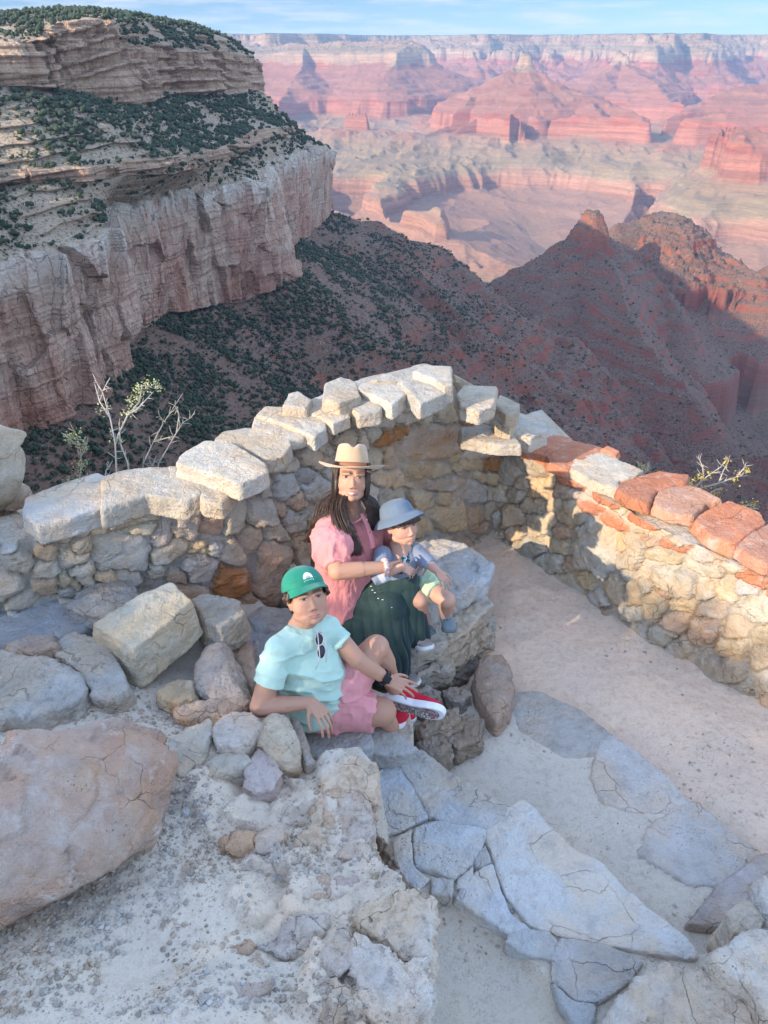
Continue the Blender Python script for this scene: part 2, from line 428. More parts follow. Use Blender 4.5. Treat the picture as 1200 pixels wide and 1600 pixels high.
def strata_material(name, veg=0.0, far=True):
    m = NT(name)
    geo = m.n('NewGeometry'); pos = geo.outputs['Position']; nrm = geo.outputs['Normal']
    sp = m.n('SeparateXYZ', Vector=pos); z = sp.outputs[2]; y = sp.outputs[1]
    sh = m.rng(y, 2200, 15200, 0, 150)
    if not far: sh = 0.0
    n1 = m.noise(m.scale(pos, (.0035, .0035, .0035)), 1, 4)
    n2 = m.noise(m.scale(pos, (.004, .004, .05)), 1, 5, .6)
    n3 = m.noise(m.scale(pos, (.02, .02, .28)), 1, 4, .6)
    zz = m.math('SUBTRACT', z, sh)
    zz = m.math('ADD', zz, m.rng(n1, .25, .75, -48, 48))
    zz = m.math('ADD', zz, m.rng(n2, .25, .75, -10, 10))
    def s(z): return (z + 1400) / 1520
    CREAM = (.42, .30, .20); WHT = (.44, .33, .23); RED = (.40, .145, .085); RW = (.41, .19, .13); TAN = (.36, .27, .18); GRN = (.29, .25, .165)
    ramp = m.ramp(m.rng(zz, -1400, 120), [
        (s(-1390), (.20, .16, .14)), (s(-1270), (.27, .20, .16)), (s(-1180), (.34, .21, .17)), (s(-1080), (.37, .23, .18)), (s(-1035), (.42, .24, .18)), (s(-960), (.44, .28, .2)), (s(-940), (.37, .30, .21)),
        (s(-900), GRN), (s(-820), (.33, .25, .17)), (s(-765), (.38, .25, .17)), (s(-745), RW), (s(-640), (.43, .20, .14)), (s(-600), (.38, .13, .085)),
        (s(-530), (.43, .18, .12)), (s(-500), (.31, .11, .07)), (s(-440), (.44, .20, .13)), (s(-400), (.33, .115, .075)), (s(-330), (.42, .18, .115)), (s(-268), (.36, .13, .085)), (s(-252), (.44, .29, .20)),
        (s(-200), WHT), (s(-150), (.44, .33, .23)), (s(-130), (.31, .26, .18)), (s(-70), (.31, .27, .19)), (s(-40), CREAM), (s(20), (.38, .28, .19)), (s(75), (.36, .31, .2))])
    # bedding lines
    n4 = m.noise(m.scale(pos, (.0012, .0012, .035)), 1, 3, .6)
    band = m.math('MULTIPLY', m.rng(n3, .35, .65, .8, 1.16), m.rng(n4, .36, .64, .74, 1.14))
    nz_ = m.n('SeparateXYZ', Vector=nrm).outputs[2]
    col = m.mix(m.rng(nz_, .93, .75, .1, 1), ramp, m.mix(1.0, ramp, m.n('CombineColor', i0=band, i1=band, i2=band).outputs[0], 'MULTIPLY'))
    flat = m.rng(nz_, .5, .82)
    tal = m.noise(m.scale(pos, (.01, .01, .01)), 1, 5, .6)
    col = m.mix(m.math('MULTIPLY', flat, .35 if far else .45), col, m.mix(tal, (.33, .22, .15), (.25, .19, .13)))
    sc_ = m.noise(m.scale(pos, (.03, .03, .03) if far else (.12, .12, .12)), 1, 4, .7)
    high = m.rng(zz, -360, 0)
    vegm = m.math('MULTIPLY', m.rng(sc_, .5, .62), m.math('MULTIPLY', flat, m.math('ADD', m.math('MULTIPLY', high, .85), .1 if far else .25)), True)
    col = m.mix(vegm, col, (.045, .06, .03))
    if far:
        top = m.math('MULTIPLY', m.rng(zz, 70, 84), m.rng(nz_, .8, .95)); col = m.mix(m.math('MULTIPLY', top, .9), col, (.05, .065, .035))
    m.set('Base Color', m.mix(1.0, col, (.86, .74, .62) if far else (1, 1, 1), 'MULTIPLY')); m.set('Roughness', .95)
    bn = m.noise(m.scale(pos, (.03, .03, .09) if far else (.25, .25, .6)), 1, 6, .7)
    m.set('Normal', m.bump(bn, .8, 14 if far else 2.2))
    return m.m
MAT_FAR = strata_material('far_strata')
far = mesh_np('canyon_terrain', np.stack([X, Y, Zf], -1).reshape(-1, 3), grid_faces(nr, na), MAT_FAR)
tag(far, kind='structure')
del X, Y, A, RR, wx, wy, gul, D, low, warp, Zs, Zf, gd, gz, Xw, Yw
print('far', time.time() - t1)

# haze
hz = NT('haze_air'); hz.t.nodes.remove(hz.b)
pv = hz.t.nodes.new('ShaderNodeVolumePrincipled'); pv.inputs['Density'].default_value = 2.5e-5
pv.inputs['Color'].default_value = (.40, .64, 1.0, 1); pv.inputs['Anisotropy'].default_value = 0
hz.t.links.new(pv.outputs[0], hz.out.inputs['Volume'])
hx, hy0, hy1, hz0, hz1 = 18500, -3000, 29000, -1420, 420
Vb = np.array([[x, y, z] for x in (-hx, hx) for y in (hy0, hy1) for z in (hz0, hz1)], float)
Fb = np.array([[0, 1, 3, 2], [4, 6, 7, 5], [0, 4, 5, 1], [2, 3, 7, 6], [0, 2, 6, 4], [1, 5, 7, 3]])
hzo = mesh_np('haze', Vb, Fb, hz.m, smooth=False); tag(hzo, kind='stuff')
# ================================================================ near canyon wall on the left: lofted through its own contour lines
t1 = time.time()
#        columns run from off the left edge round the point of the cliff
rows = [
 # x, y, distance: (far plateau behind), skyline, upper cliff top, upper cliff base, bench, ledge top, ledge base, rim of the pale cliff, its base
 [(-320, 15, 2300), (0, 24, 2500), (60, 22, 2500), (120, 20, 2500), (170, 22, 2500), (210, 30, 2500), (260, 36, 2500), (300, 40, 2500), (330, 50, 2500), (350, 60, 2500), (360, 70, 2500), (370, 78, 2500), (380, 90, 2500)],
 [(-320, 30, 1000), (0, 27, 1080), (60, 22, 1120), (120, 20, 1150), (165, 21, 1180), (215, 28, 1220), (265, 38, 1280), (300, 43, 1330), (325, 51, 1390), (350, 60, 1440), (370, 72, 1490), (385, 84, 1540), (392, 92, 1600)],
 [(-320, 88, 800), (0, 68, 880), (50, 62, 900), (92, 40, 930), (128, 30, 960), (168, 36, 985), (200, 70, 1060), (240, 75, 1130), (290, 78, 1230), (330, 80, 1320), (366, 83, 1400), (396, 94, 1480), (402, 100, 1560)],
 [(-320, 150, 790), (0, 136, 872), (50, 138, 890), (95, 142, 915), (130, 150, 940), (170, 160, 960), (232, 172, 1030), (246, 150, 1120), (300, 150, 1215), (335, 150, 1305), (370, 150, 1385), (403, 140, 1465), (408, 146, 1560)],
 [(-320, 235, 725), (0, 215, 800), (60, 212, 815), (108, 212, 830), (150, 214, 850), (190, 215, 880), (250, 218, 950), (285, 212, 1030), (325, 205, 1130), (365, 195, 1225), (405, 185, 1325), (438, 182, 1440), (442, 190, 1570)],
 [(-320, 285, 690), (0, 262, 765), (60, 262, 775), (112, 258, 790), (155, 256, 815), (195, 250, 845), (262, 240, 905), (310, 236, 985), (350, 224, 1085), (388, 205, 1180), (430, 200, 1290), (462, 203, 1430), (466, 212, 1580)],
 [(-320, 310, 686), (0, 284, 760), (60, 284, 770), (112, 282, 784), (155, 280, 809), (198, 276, 838), (264, 268, 898), (314, 262, 978), (354, 246, 1078), (392, 226, 1174), (434, 214, 1285), (466, 212, 1428), (470, 222, 1590)],
 [(-320, 455, 610), (0, 412, 665), (65, 400, 680), (120, 380, 725), (150, 363, 775), (142, 335, 850), (210, 312, 920), (300, 298, 985), (400, 285, 1075), (414, 262, 1165), (452, 243, 1290), (497, 230, 1500), (513, 236, 1640)],
 [(-320, 760, 585), (0, 680, 640), (95, 655, 660), (150, 612, 700), (186, 588, 745), (188, 545, 815), (216, 500, 885), (262, 488, 950), (350, 472, 1040), (455, 440, 1120), (446, 392, 1240), (482, 366, 1440), (515, 326, 1600)],
]
ns, fr = 760, [8, 26, 60, 80, 55, 34, 95, 210, 40]
cols = np.linspace(0, 12, ns)
def catm(P, t):
    n = len(P); i = np.clip(np.floor(t).astype(int), 0, n - 2); u = (t - i)[:, None]
    p1, p2 = P[i], P[i + 1]; p0 = P[np.clip(i - 1, 0, n - 1)]; p3 = P[np.clip(i + 2, 0, n - 1)]
    c = .5 * (2 * p1 + (p2 - p0) * u + (2 * p0 - 5 * p1 + 4 * p2 - p3) * u ** 2 + (3 * p1 - p0 - 3 * p2 + p3) * u ** 3)
    return .55 * c + .45 * (p1 + (p2 - p1) * u)
C = [catm(np.array([at_d(*p) for p in r]), cols) for r in rows]
ext = np.linspace(1, 0, 110, endpoint=False)[:, None]
C = [np.concatenate([c[0] + np.array([-420., -330., 0]) * ext, c]) for c in C]; ns += 110; cols = np.concatenate([np.zeros(110), cols])
C.append(C[8] + np.array([0, 0, -90.]) + (C[8] - C[7]) * [.25, .25, 0])
VV, WC, WR = [], [], []     # vertices, cliffness
clf = [0, 0, .25, 1, 0, 0, .7, 0, 1.0, 0]  # cliff above row k
for k in range(9):
    n = fr[k]; last = k == 8
    for j in range(n + (1 if last else 0)):
        u = j / n
        VV.append(C[k] * (1 - u) + C[k + 1] * u); WC.append(np.full(ns, clf[k + 1] * 1.0)); WR.append(np.full(ns, k + u))
V = np.array(VV); WC = np.array(WC); WR = np.array(WR)
for _ in range(2): WC[1:-1] = (WC[:-2] + WC[1:-1] * 2 + WC[2:]) / 4
ds = np.gradient(V, axis=1); hn = np.stack([ds[..., 1], -ds[..., 0], ds[..., 0] * 0], -1); hn /= np.linalg.norm(hn, axis=-1)[..., None] + 1e-9
# smooth the outward direction along the wall
for _ in range(30): hn[:, 1:-1] = (hn[:, :-2] + hn[:, 1:-1] + hn[:, 2:]) / 3
x, y, z = V[..., 0], V[..., 1], V[..., 2]
sc = np.clip(np.hypot(x, y) / 900, .6, 1.6)
scale_d = np.hypot(x, y) / 900
fl1 = ridged(x / 70, y / 70, z / 500, o=4, s=71)          # buttresses and joints
fl2 = ridged(x / 17, y / 17, z / 130, o=3, s=72)
cr_ = facet(x / 24, y / 24, z / 60, s=73)
bed = fbm(x / 300, y / 300, z / 5.5, o=3, s=74)
bed2 = fbm(x / 120, y / 120, z / 2.2, o=2, s=75)
pale = (WR > 6.7) & (WR < 8.3)
amp = WC
disp = amp * (fl1 * 17 + fl2 * 4.5 + cr_ * 20 + bed * np.where(pale, 2.2, 5.5) + bed2 * np.where(pale, .8, 2.2))
disp = disp + (1 - amp) * (fbm(x / 60, y / 60, z / 60, o=4, s=76) * 6 + bed * 2.0)
edgefade = np.interp(WR, [0, 1, 1.3, 8.7, 9], [0, .4, 1, 1, .5])
disp = disp - 7 * np.interp(WR, [1, 2, 3, 3.5], [0, 1, 1, 0]) + ridged(x / 190, y / 190, z / 900, o=2, s=70) * np.interp(WR, [0, .8, 1.5, 3, 6.5, 7, 9], [0, 4, 16, 18, 14, 9, 0])
nose = np.interp(cols, [8.5, 10.5], [1, .35])[None]; disp = disp * np.where(WR < 6.2, nose, .35 + .65 * nose)
V = V + hn * (disp * edgefade)[..., None]
zb = V[..., 2] / 13 + fbm(x / 200, y / 200, o=2, s=69) * 2; lam = (zb - np.floor(zb)); V = V + hn * ((sstep(.55, .75, lam) - .5) * 7.5 * np.interp(WR, [0, 1, 1.5, 3, 6.6, 7], [0, .5, 1, 1, .8, 0]) * sstep(-.35, .25, fbm(x / 70, y / 70, z / 30, o=2, s=68)) * (WR < 7) * np.clip(WC + .85, 0, 1))[..., None]
V[..., 2] += (1 - amp) * edgefade * (fbm(x / 25, y / 25, o=3, s=77) * 3.0 + ridged(x / 90, y / 90, o=3, s=78) * 4)
# broken rim of the pale cliff
rimw = np.exp(-((WR - 7.0) / .12) ** 2)
V[..., 2] += rimw * (facet(x / 16, y / 16, s=79) * 14 + fbm(x / 40, y / 40, o=2, s=80) * 6)
MASSIF = V

def wall_material():
    m = NT('canyon_wall_rock')
    geo = m.n('NewGeometry'); pos = geo.outputs['Position']; nrm = geo.outputs['Normal']
    cl = m.n('Attribute', _attribute_name='cliff').outputs['Fac']
    rw = m.n('Attribute', _attribute_name='row').outputs['Fac']
    nz_ = m.n('SeparateXYZ', Vector=nrm).outputs[2]
    big = m.noise(m.scale(pos, (.01, .01, .006)), 1, 5, .6)
    bedn = m.noise(m.scale(pos, (.008, .008, .35)), 1, 5, .65)
    joint = m.noise(m.scale(pos, (.12, .12, .012)), 1, 5, .65)
    blot = m.noise(m.scale(pos, (.05, .05, .03)), 1, 6, .65)
    # upper cliff
    up = m.mix(m.rng(bedn, .35, .65), (.36, .215, .14), (.60, .43, .29))
    up = m.mix(m.rng(big, .35, .6), up, m.mix(m.rng(bedn, .4, .6), (.40, .235, .155), (.57, .39, .26)))
    # pale lower cliff: pink-buff with grey varnish streaks
    lo = m.mix(m.rng(big, .38, .62), (.52, .36, .26), (.46, .25, .17))
    lo = m.mix(m.math('MULTIPLY', m.rng(joint, .48, .66), .55), lo, (.26, .16, .12))
    lo = m.mix(m.math('MULTIPLY', m.rng(blot, .5, .66), .6), lo, (.60, .46, .36))
    wh = m.rng(rw, 7.03, 7.22, 1, 0)
    lo = m.mix(m.math('MULTIPLY', wh, m.rng(blot, .35, .5)), lo, (.60, .51, .42))
    redb = m.rng(m.math('ADD', rw, m.rng(big, .3, .7, -.3, .3)), 7.6, 8.0)
    lo = m.mix(m.math('MULTIPLY', redb, .55), lo, (.36, .16, .10))
    rock = m.mix(m.rng(rw, 6.6, 6.9), up, lo)
    soil = m.mix(m.noise(m.scale(pos, (.06, .06, .06)), 1, 6, .7), (.35, .26, .175), (.47, .37, .265))
    soil = m.mix(m.math('MULTIPLY', m.rng(rw, 8.0, 8.2), m.rng(big, .4, .62)), soil, (.27, .13, .085))
    speck = m.noise(m.scale(pos, (.35, .35, .35)), 1, 3, .7)
    soil = m.mix(m.rng(speck, .53, .6), soil, (.10, .10, .06))
    flat = m.math('MULTIPLY', m.rng(nz_, .45, .7), m.rng(cl, .1, .9, 1, .35))
    col = m.mix(m.math('MAXIMUM', flat, m.rng(cl, .0, .5, .75, 0)), rock, soil)
    m.set('Base Color', m.mix(1.0, col, (1.16, 1.12, 1.10), 'MULTIPLY'))
    h = m.math('ADD', m.math('MULTIPLY', bedn, m.rng(rw, 6.6, 6.9, 1.5, .5)), m.math('ADD', joint, m.noise(m.scale(pos, (.3, .3, .3)), 1, 6, .7)))
    cell = m.vor(m.n('VectorMath', _operation='ADD', i0=m.scale(pos, (.10, .10, .035)), i1=m.noise(m.scale(pos, (.1, .1, .1)), 1, 3)), 1, 'DISTANCE_TO_EDGE')
    h = m.math('ADD', h, m.math('MULTIPLY', m.rng(cell, 0, .08), m.math('MULTIPLY', cl, .5)))
    m.set('Normal', m.bump(h, 1.0, 3.2))
    return m.m
nrw = V.shape[0]
o = mesh_np('canyon_wall', V.reshape(-1, 3), grid_faces(nrw, ns), wall_material(), attrs={'cliff': WC.ravel(), 'row': WR.ravel()})
tag(o, kind='structure')

# ================================================================ middle distance: slopes, red ledges, the butte
na, nr = 1000, 1050
az = np.radians(np.linspace(-36, 36, na)); rr = 8 * (2960 / 8) ** (np.linspace(0, 1, nr) ** .27)
A, RR = np.meshgrid(az, rr)
X = RR * np.sin(A); Y = RR * np.cos(A)
wx = fbm(X / 260, Y / 260, o=3, s=83) * 55; wy = fbm(X / 260, Y / 260, o=3, s=84) * 55
gul = ridged(X / 170, Y / 170, o=4, s=85)
warp = .30 * gul + .3 * fbm(X / 70, Y / 70, o=3, s=86)
D = np.full(X.shape, 3600.)
mid = [
    [tuple(r) for r in rows[8]][1:],
    # ridge falling from the point to the saddle
    [(513, 322, 1600), (560, 340, 1640), (620, 362, 1690), (672, 385, 1740), (704, 393, 1770), (716, 420, 1800), (750, 448, 1880), (782, 470, 1980)],
    # red buttresses on its near side
    [(645, 430, 1450), (690, 470, 1370), (722, 492, 1330)],
    [(560, 500, 1150), (640, 560, 1080), (700, 560, 1100)],
    # saddle and butte
    [(782, 470, 1980), (800, 446, 2030), (812, 418, 2060), (850, 400, 2080), (898, 372, 2120), (926, 362, 2140), (955, 372, 2140)],
    [(926, 372, 2140), (948, 420, 1990), (985, 500, 1790), (1040, 570, 1650), (1100, 640, 1540)],
    [(926, 380, 2130), (870, 430, 1980), (840, 500, 1800), (850, 570, 1640)],
    [(955, 375, 2140), (1000, 410, 2150), (1040, 450, 2120), (1075, 500, 2000)],
    # sunlit mesa behind
    [(965, 352, 2420), (1000, 345, 2470), (1052, 336, 2520), (1080, 352, 2520), (1105, 372, 2480)],
    [(1090, 385, 2440), (1130, 405, 2420), (1180, 430, 2380)],
    [(1060, 395, 2350), (1120, 420, 2330), (1185, 445, 2300)],
    [(1250, 395, 2600), (1200, 410, 2560)],
    # cliff low on the right
    [(1010, 735, 1290), (1120, 712, 1300), (1250, 690, 1330), (1500, 660, 1400)],
]
ridge_field(X + wx * .5, Y + wy * .5, mid, D, sh=False, warp=warp, steep=[1.15] + [1.6] * (len(mid) - 1))
Zs = np.interp(D, SPDM, SPM)
Zs = Zs + gul * np.interp(D, [450, 600, 1150, 1250, 1800, 3600], [3, 11, 22, 24, 24, 10])
Zs = Zs * .5 + ledges(Zs + 14 * fbm(X / 220, Y / 220, o=3, s=90), 27, 91, X, Y) * .5
zz = Zs + fbm(X / 160, Y / 160, o=3, s=93) * 16
Zs = Zs + np.interp(-Zs, [250, 330, 600, 640], [0, 1, 1, 0]) * (np.round(zz / 9) * 9 - zz) * .22
Zs += fbm(X / 45, Y / 45, o=4, s=94) * 5 + fbm(X / 12, Y / 12, o=3, s=95) * 1.3
# the butte's crown
def crown(Zs, cx, cy, r, z0, s, sq=1.0):
    d = np.hypot(X - cx, (Y - cy) * sq) * (1 + .22 * fbm(X / 30, Y / 30, o=3, s=s))
    h = np.interp(d / r, [0, .25, .55, .7, .95, 1.12, 1.9], [0, -3, -8, -24, -40, -66, -130])
    h = h + (np.round(h / 12) * 12 - h) * .7 + facet(X / 16, Y / 16, s=s + 3) * 9
    return np.where(d > 1.9 * r, Zs, np.maximum(Zs, z0 + h + fbm(X / 9, Y / 9, o=3, s=s + 1) * 3))
pc = at_d(926, 329, 2135); Zs = crown(Zs, pc[0], pc[1], 46, pc[2], 97)
pc = at_d(1045, 338, 2520); Zs = crown(Zs, pc[0], pc[1], 110, pc[2], 99, .6)
# valley under the look-out falls straight away
own = -.74 * RR - 8 + fbm(X / 60, Y / 60, o=4, s=101) * 8
Zs = np.where(RR < 480, np.minimum(Zs, -.60 * RR), Zs)
Zs = np.where(RR < 1100, np.maximum(Zs, np.minimum(own, -.68 * RR)), Zs)
Zs = np.where(RR > 2750, Zs - (RR - 2750) * 3, Zs)
# pass under the left wall
MIDX, MIDY, MIDZ = X, Y, Zs

def mid_material():
    m = NT('middle_strata')
    geo = m.n('NewGeometry'); pos = geo.outputs['Position']; nrm = geo.outputs['Normal']
    z = m.n('SeparateXYZ', Vector=pos).outputs[2]; nz_ = m.n('SeparateXYZ', Vector=nrm).outputs[2]
    big = m.noise(m.scale(pos, (.004, .004, .004)), 1, 4)
    bedn = m.noise(m.scale(pos, (.006, .006, .22)), 1, 5, .65)
    joint = m.noise(m.scale(pos, (.08, .08, .01)), 1, 4, .6)
    zz = m.math('ADD', z, m.rng(big, .3, .7, -20, 20))
    def s(z): return (z + 1100) / 900
    rock = m.ramp(m.rng(zz, -1100, -200), [(s(-1000), (.34, .25, .17)), (s(-760), (.30, .19, .14)), (s(-740), (.33, .15, .11)), (s(-610), (.38, .17, .12)), (s(-590), (.33, .12, .08)), (s(-480), (.40, .16, .10)), (s(-440), (.34, .12, .08)), (s(-360), (.42, .21, .13)), (s(-330), (.36, .14, .09)), (s(-262), (.36, .15, .10)), (s(-250), (.5, .38, .28))])
    rock = m.mix(m.rng(bedn, .38, .62), rock, m.mix(.35, rock, (.14, .07, .05)))
    rock = m.mix(m.math('MULTIPLY', m.rng(bedn, .6, .7), .5), rock, (.50, .34, .25))
    t1 = m.noise(m.scale(pos, (.03, .03, .03)), 1, 6, .7)
    soil = m.mix(t1, m.ramp(m.rng(zz, -1100, -200), [(0, (.36, .30, .2)), (s(-780), (.29, .22, .155)), (s(-600), (.27, .165, .115)), (s(-420), (.26, .18, .13)), (s(-350), (.30, .22, .155)), (s(-290), (.36, .27, .19))]), (.31, .195, .135))
    sp = m.vor(m.scale(pos, (.16, .16, .16)), 1, 'F1')
    ston = m.math('MULTIPLY', m.rng(sp, .16, .24, 1, 0), m.rng(m.noise(m.scale(pos, (.02, .02, .02)), 1, 3), .45, .6))
    soil = m.mix(ston, soil, (.52, .44, .36))
    veg = m.noise(m.scale(pos, (.22, .22, .22)), 1, 3, .7)
    vlow = m.rng(zz, -700, -280, .46, .56)
    soil = m.mix(m.math('MULTIPLY', m.math('GREATER_THAN', vlow, veg), 0), soil, (.05, .06, .035))
    soil = m.mix(m.rng(veg, .54, .60), soil, (.10, .085, .055))
    cliff = m.rng(nz_, .52, .76, 1, 0)
    m.set('Base Color', m.mix(1.0, m.mix(cliff, m.mix(1.0, soil, (.66, .58, .57), 'MULTIPLY'), m.mix(1.0, rock, (.85, .66, .62), 'MULTIPLY')), (1, 1, 1), 'MULTIPLY'))
    h = m.math('ADD', m.math('MULTIPLY', bedn, 1.5), m.math('ADD', joint, m.noise(m.scale(pos, (.2, .2, .2)), 1, 6, .75)))
    m.set('Normal', m.bump(h, .9, 3.5))
    return m.m
o = mesh_np('canyon_slopes', np.stack([X, Y, Zs], -1).reshape(-1, 3), grid_faces(nr, na), mid_material()); tag(o, kind='structure')
print('mid', time.time() - t1)
# ================================================================ scrub and junipers on the canyon sides
t1 = time.time()
def crown_variant(seed, lv=2):
    r = np.random.default_rng(seed); Vs, Fs, n = [], [], 0
    iv, if_ = ico(lv)
    for k in range(r.integers(3, 5)):
        c = np.array([r.normal(0, .22), r.normal(0, .22), .32 + .3 * r.random() + .1 * k]); s = np.array([.36, .36, .34]) * (.7 + .5 * r.random())
        v = iv * (1 + .35 * fbm(iv[:, 0] * 2 + seed + k, iv[:, 1] * 2, iv[:, 2] * 2, o=2, s=seed)[:, None]) * s + c
        Vs.append(v); Fs.append(if_ + n); n += len(v)
    tv, tf = tube([(0, 0, -.15), (0, 0, .3)], [.06, .04], 5, False)
    return np.concatenate(Vs), np.concatenate(Fs)
small_v = [crown_variant(200 + i, 1) for i in range(5)]
def scatter(P, size, name, mat, var=small_v):
    r = np.random.default_rng(5); Vs, Fs, n = [], [], 0; cols = []
    k = r.integers(0, len(var), len(P)); ang = r.random(len(P)) * 6.283
    for vi, (v, f) in enumerate(var):
        idx = np.where(k == vi)[0]; c, s_ = np.cos(ang[idx]), np.sin(ang[idx]); S = size[idx]
        hs = S * (.75 + .5 * r.random(len(idx)))
        X = (v[None, :, 0] * c[:, None] - v[None, :, 1] * s_[:, None]) * S[:, None] * 1.1 + P[idx, 0:1]
        Y = (v[None, :, 0] * s_[:, None] + v[None, :, 1] * c[:, None]) * S[:, None] * 1.1 + P[idx, 1:2]
        Z = v[None, :, 2] * hs[:, None] + P[idx, 2:3]
        Vs.append(np.stack([X, Y, Z], -1).reshape(-1, 3)); m = len(v)
        Fs.append((f[None] + (np.arange(len(idx)) * m)[:, None, None]).reshape(-1, 3) + n); n += m * len(idx)
        g = r.random((len(idx), 1)) * np.ones((1, m)); cols.append(g.ravel())
    g = np.concatenate(cols)
    return mesh_np(name, np.concatenate(Vs), np.concatenate(Fs), mat, attrs={'tone': g})
mt = NT('juniper_leaves'); g_ = mt.n('Attribute', _attribute_name='tone').outputs['Fac']
mt.set('Base Color', mt.mix(mt.noise(mt.n('NewGeometry').outputs['Position'], .8, 3), mt.mix(g_, (.028, .045, .024), (.085, .095, .05)), (.045, .06, .035)))
JUN = mt.m
def area_sample(V, w, n, r):
    """V (a,b,3) grid, w (a,b) weight; returns n points in its cells"""
    a = V[1:, :-1] - V[:-1, :-1]; b = V[:-1, 1:] - V[:-1, :-1]
    ar = np.hypot(a[..., 0] * b[..., 1] - a[..., 1] * b[..., 0], 1e-6)
    p = (ar * w[:-1, :-1]).ravel(); p /= p.sum()
    i = r.choice(len(p), n, p=p); ii, jj = np.unravel_index(i, ar.shape); u, v = r.random(n)[:, None], r.random(n)[:, None]
    return V[ii, jj] * (1 - u) * (1 - v) + V[ii + 1, jj] * u * (1 - v) + V[ii, jj + 1] * (1 - u) * v + V[ii + 1, jj + 1] * u * v, ii, jj
r = np.random.default_rng(3)
M = MASSIF; x, y = M[..., 0], M[..., 1]
dens = sstep(-.60, .35, fbm(x / 40, y / 55, o=3, s=111)) * (1 - WC) * ((WR < 6.97))
dens *= np.interp(WR, [0, .7, .9, 2, 2.9, 3.1, 4.9, 5.1, 6.2, 7], [.1, .2, 1.6, .7, .5, 1.5, 1.5, 1, 1.7, 1.1])
P1, _, _ = area_sample(M, dens, 27000, r)
G = np.stack([MIDX, MIDY, MIDZ], -1); dzx = np.hypot(np.gradient(MIDZ, axis=0) / np.gradient(np.hypot(MIDX, MIDY), axis=0), 0)
hyp = np.hypot(MIDX, MIDY); azm = np.degrees(np.arctan2(MIDX, MIDY))
dens = sstep(-.55, .3, fbm(MIDX / 60, MIDY / 60, o=3, s=112)) * np.interp(MIDZ, [-1000, -640, -480, -340, -290], [.05, .25, .35, 1.1, 1.4]) * np.interp(hyp, [420, 470, 1300, 2500], [0, 1.3, .8, .2]) * (np.abs(azm) < 30) * (dzx < 1.6) * np.interp(azm, [-3, 12], [1, .30])
P2, _, _ = area_sample(G, dens, 36000, r)
PT = np.concatenate([P1, P2]); S = 1.4 + 3.7 * r.random(len(PT)) ** 1.9; S[:27000] *= np.interp(np.hypot(P1[:, 0], P1[:, 1]), [600, 1100], [.95, 1.25])
S *= 1.15
ap = S / np.hypot(PT[:, 0], PT[:, 1]) * (np.abs(np.degrees(np.arctan2(PT[:, 0], PT[:, 1]))) < 24.5)
cd_ = (PT - [0, 0, CAMZ]); depth = cd_[:, 1] * cP - cd_[:, 2] * sP; py_ = 800 - FPX * (cd_[:, 1] * sP + cd_[:, 2] * cP) / depth; px_ = 600 + FPX * cd_[:, 0] / depth
lim = np.interp(px_, [0, 60, 270, 420, 520, 700], [620, 640, 600, 570, 540, 520])
ap = ap * (py_ < lim)
big = np.argsort(-ap)[:290]
rest = np.ones(len(PT), bool); rest[big] = False
o = scatter(PT[rest], S[rest], 'canyon_scrub', JUN); tag(o, kind='stuff')
protos = []
for i in range(6):
    v, f = crown_variant(300 + i, 2)
    me = mesh_np('canyon_juniper', v, f, JUN, attrs={'tone': np.full(len(v), i / 6)})
    protos.append(me)
used = set()
for n, i in enumerate(big):
    k = n % 6; src = protos[k]
    if k in used: o = src.copy(); COL.objects.link(o)
    else: o = src; used.add(k)
    s_ = S[i]; o.location = PT[i].tolist(); o.scale = (s_ * 1.1, s_ * 1.1, s_ * (.8 + .4 * r.random())); o.rotation_euler = (0, 0, r.random() * 6.28)
    tag(o, 'small dark green juniper dotted over the rocky slopes of the left canyon wall', 'tree', 'junipers on the slopes of the canyon wall')
print('trees', time.time() - t1)
# ---- the plateau the look-out belongs to, behind and left of it
def plateau():
    a = np.linspace(-1, 1, 260); X_, Y_ = np.meshgrid(a, np.linspace(0, 1, 200))
    # edge line of the rim from the look-out to the left
    ex = np.interp(a, [-1, -.25, 0, .3, 1], [-1500, -260, -3.2, 60, 1200]); ey = np.interp(a, [-1, -.25, 0, .3, 1], [1700, 280, 1.0, -60, -500])
    return ex, ey
ex, ey = plateau(); ex = np.interp(np.linspace(0, 1, 900), np.linspace(0, 1, 260), ex); ey = np.interp(np.linspace(0, 1, 900), np.linspace(0, 1, 260), ey)
t_ = np.linspace(0, 1, 120) ** 2.2
n1_ = np.stack([-.85 * np.ones_like(ex), -.53 * np.ones_like(ex)], -1)
PX = ex[None] + n1_[None, :, 0] * t_[:, None] * 1400; PY = ey[None] + n1_[None, :, 1] * t_[:, None] * 1400
dE = t_[:, None] * 1400 + 0 * PX
PZ = np.interp(dE, [0, 4, 40, 300, 1400], [-2.5, -2, 0, 14, 26]) + fbm(PX / 30, PY / 30, o=4, s=121) * np.clip(dE / 20, 0, 1) * 1.5
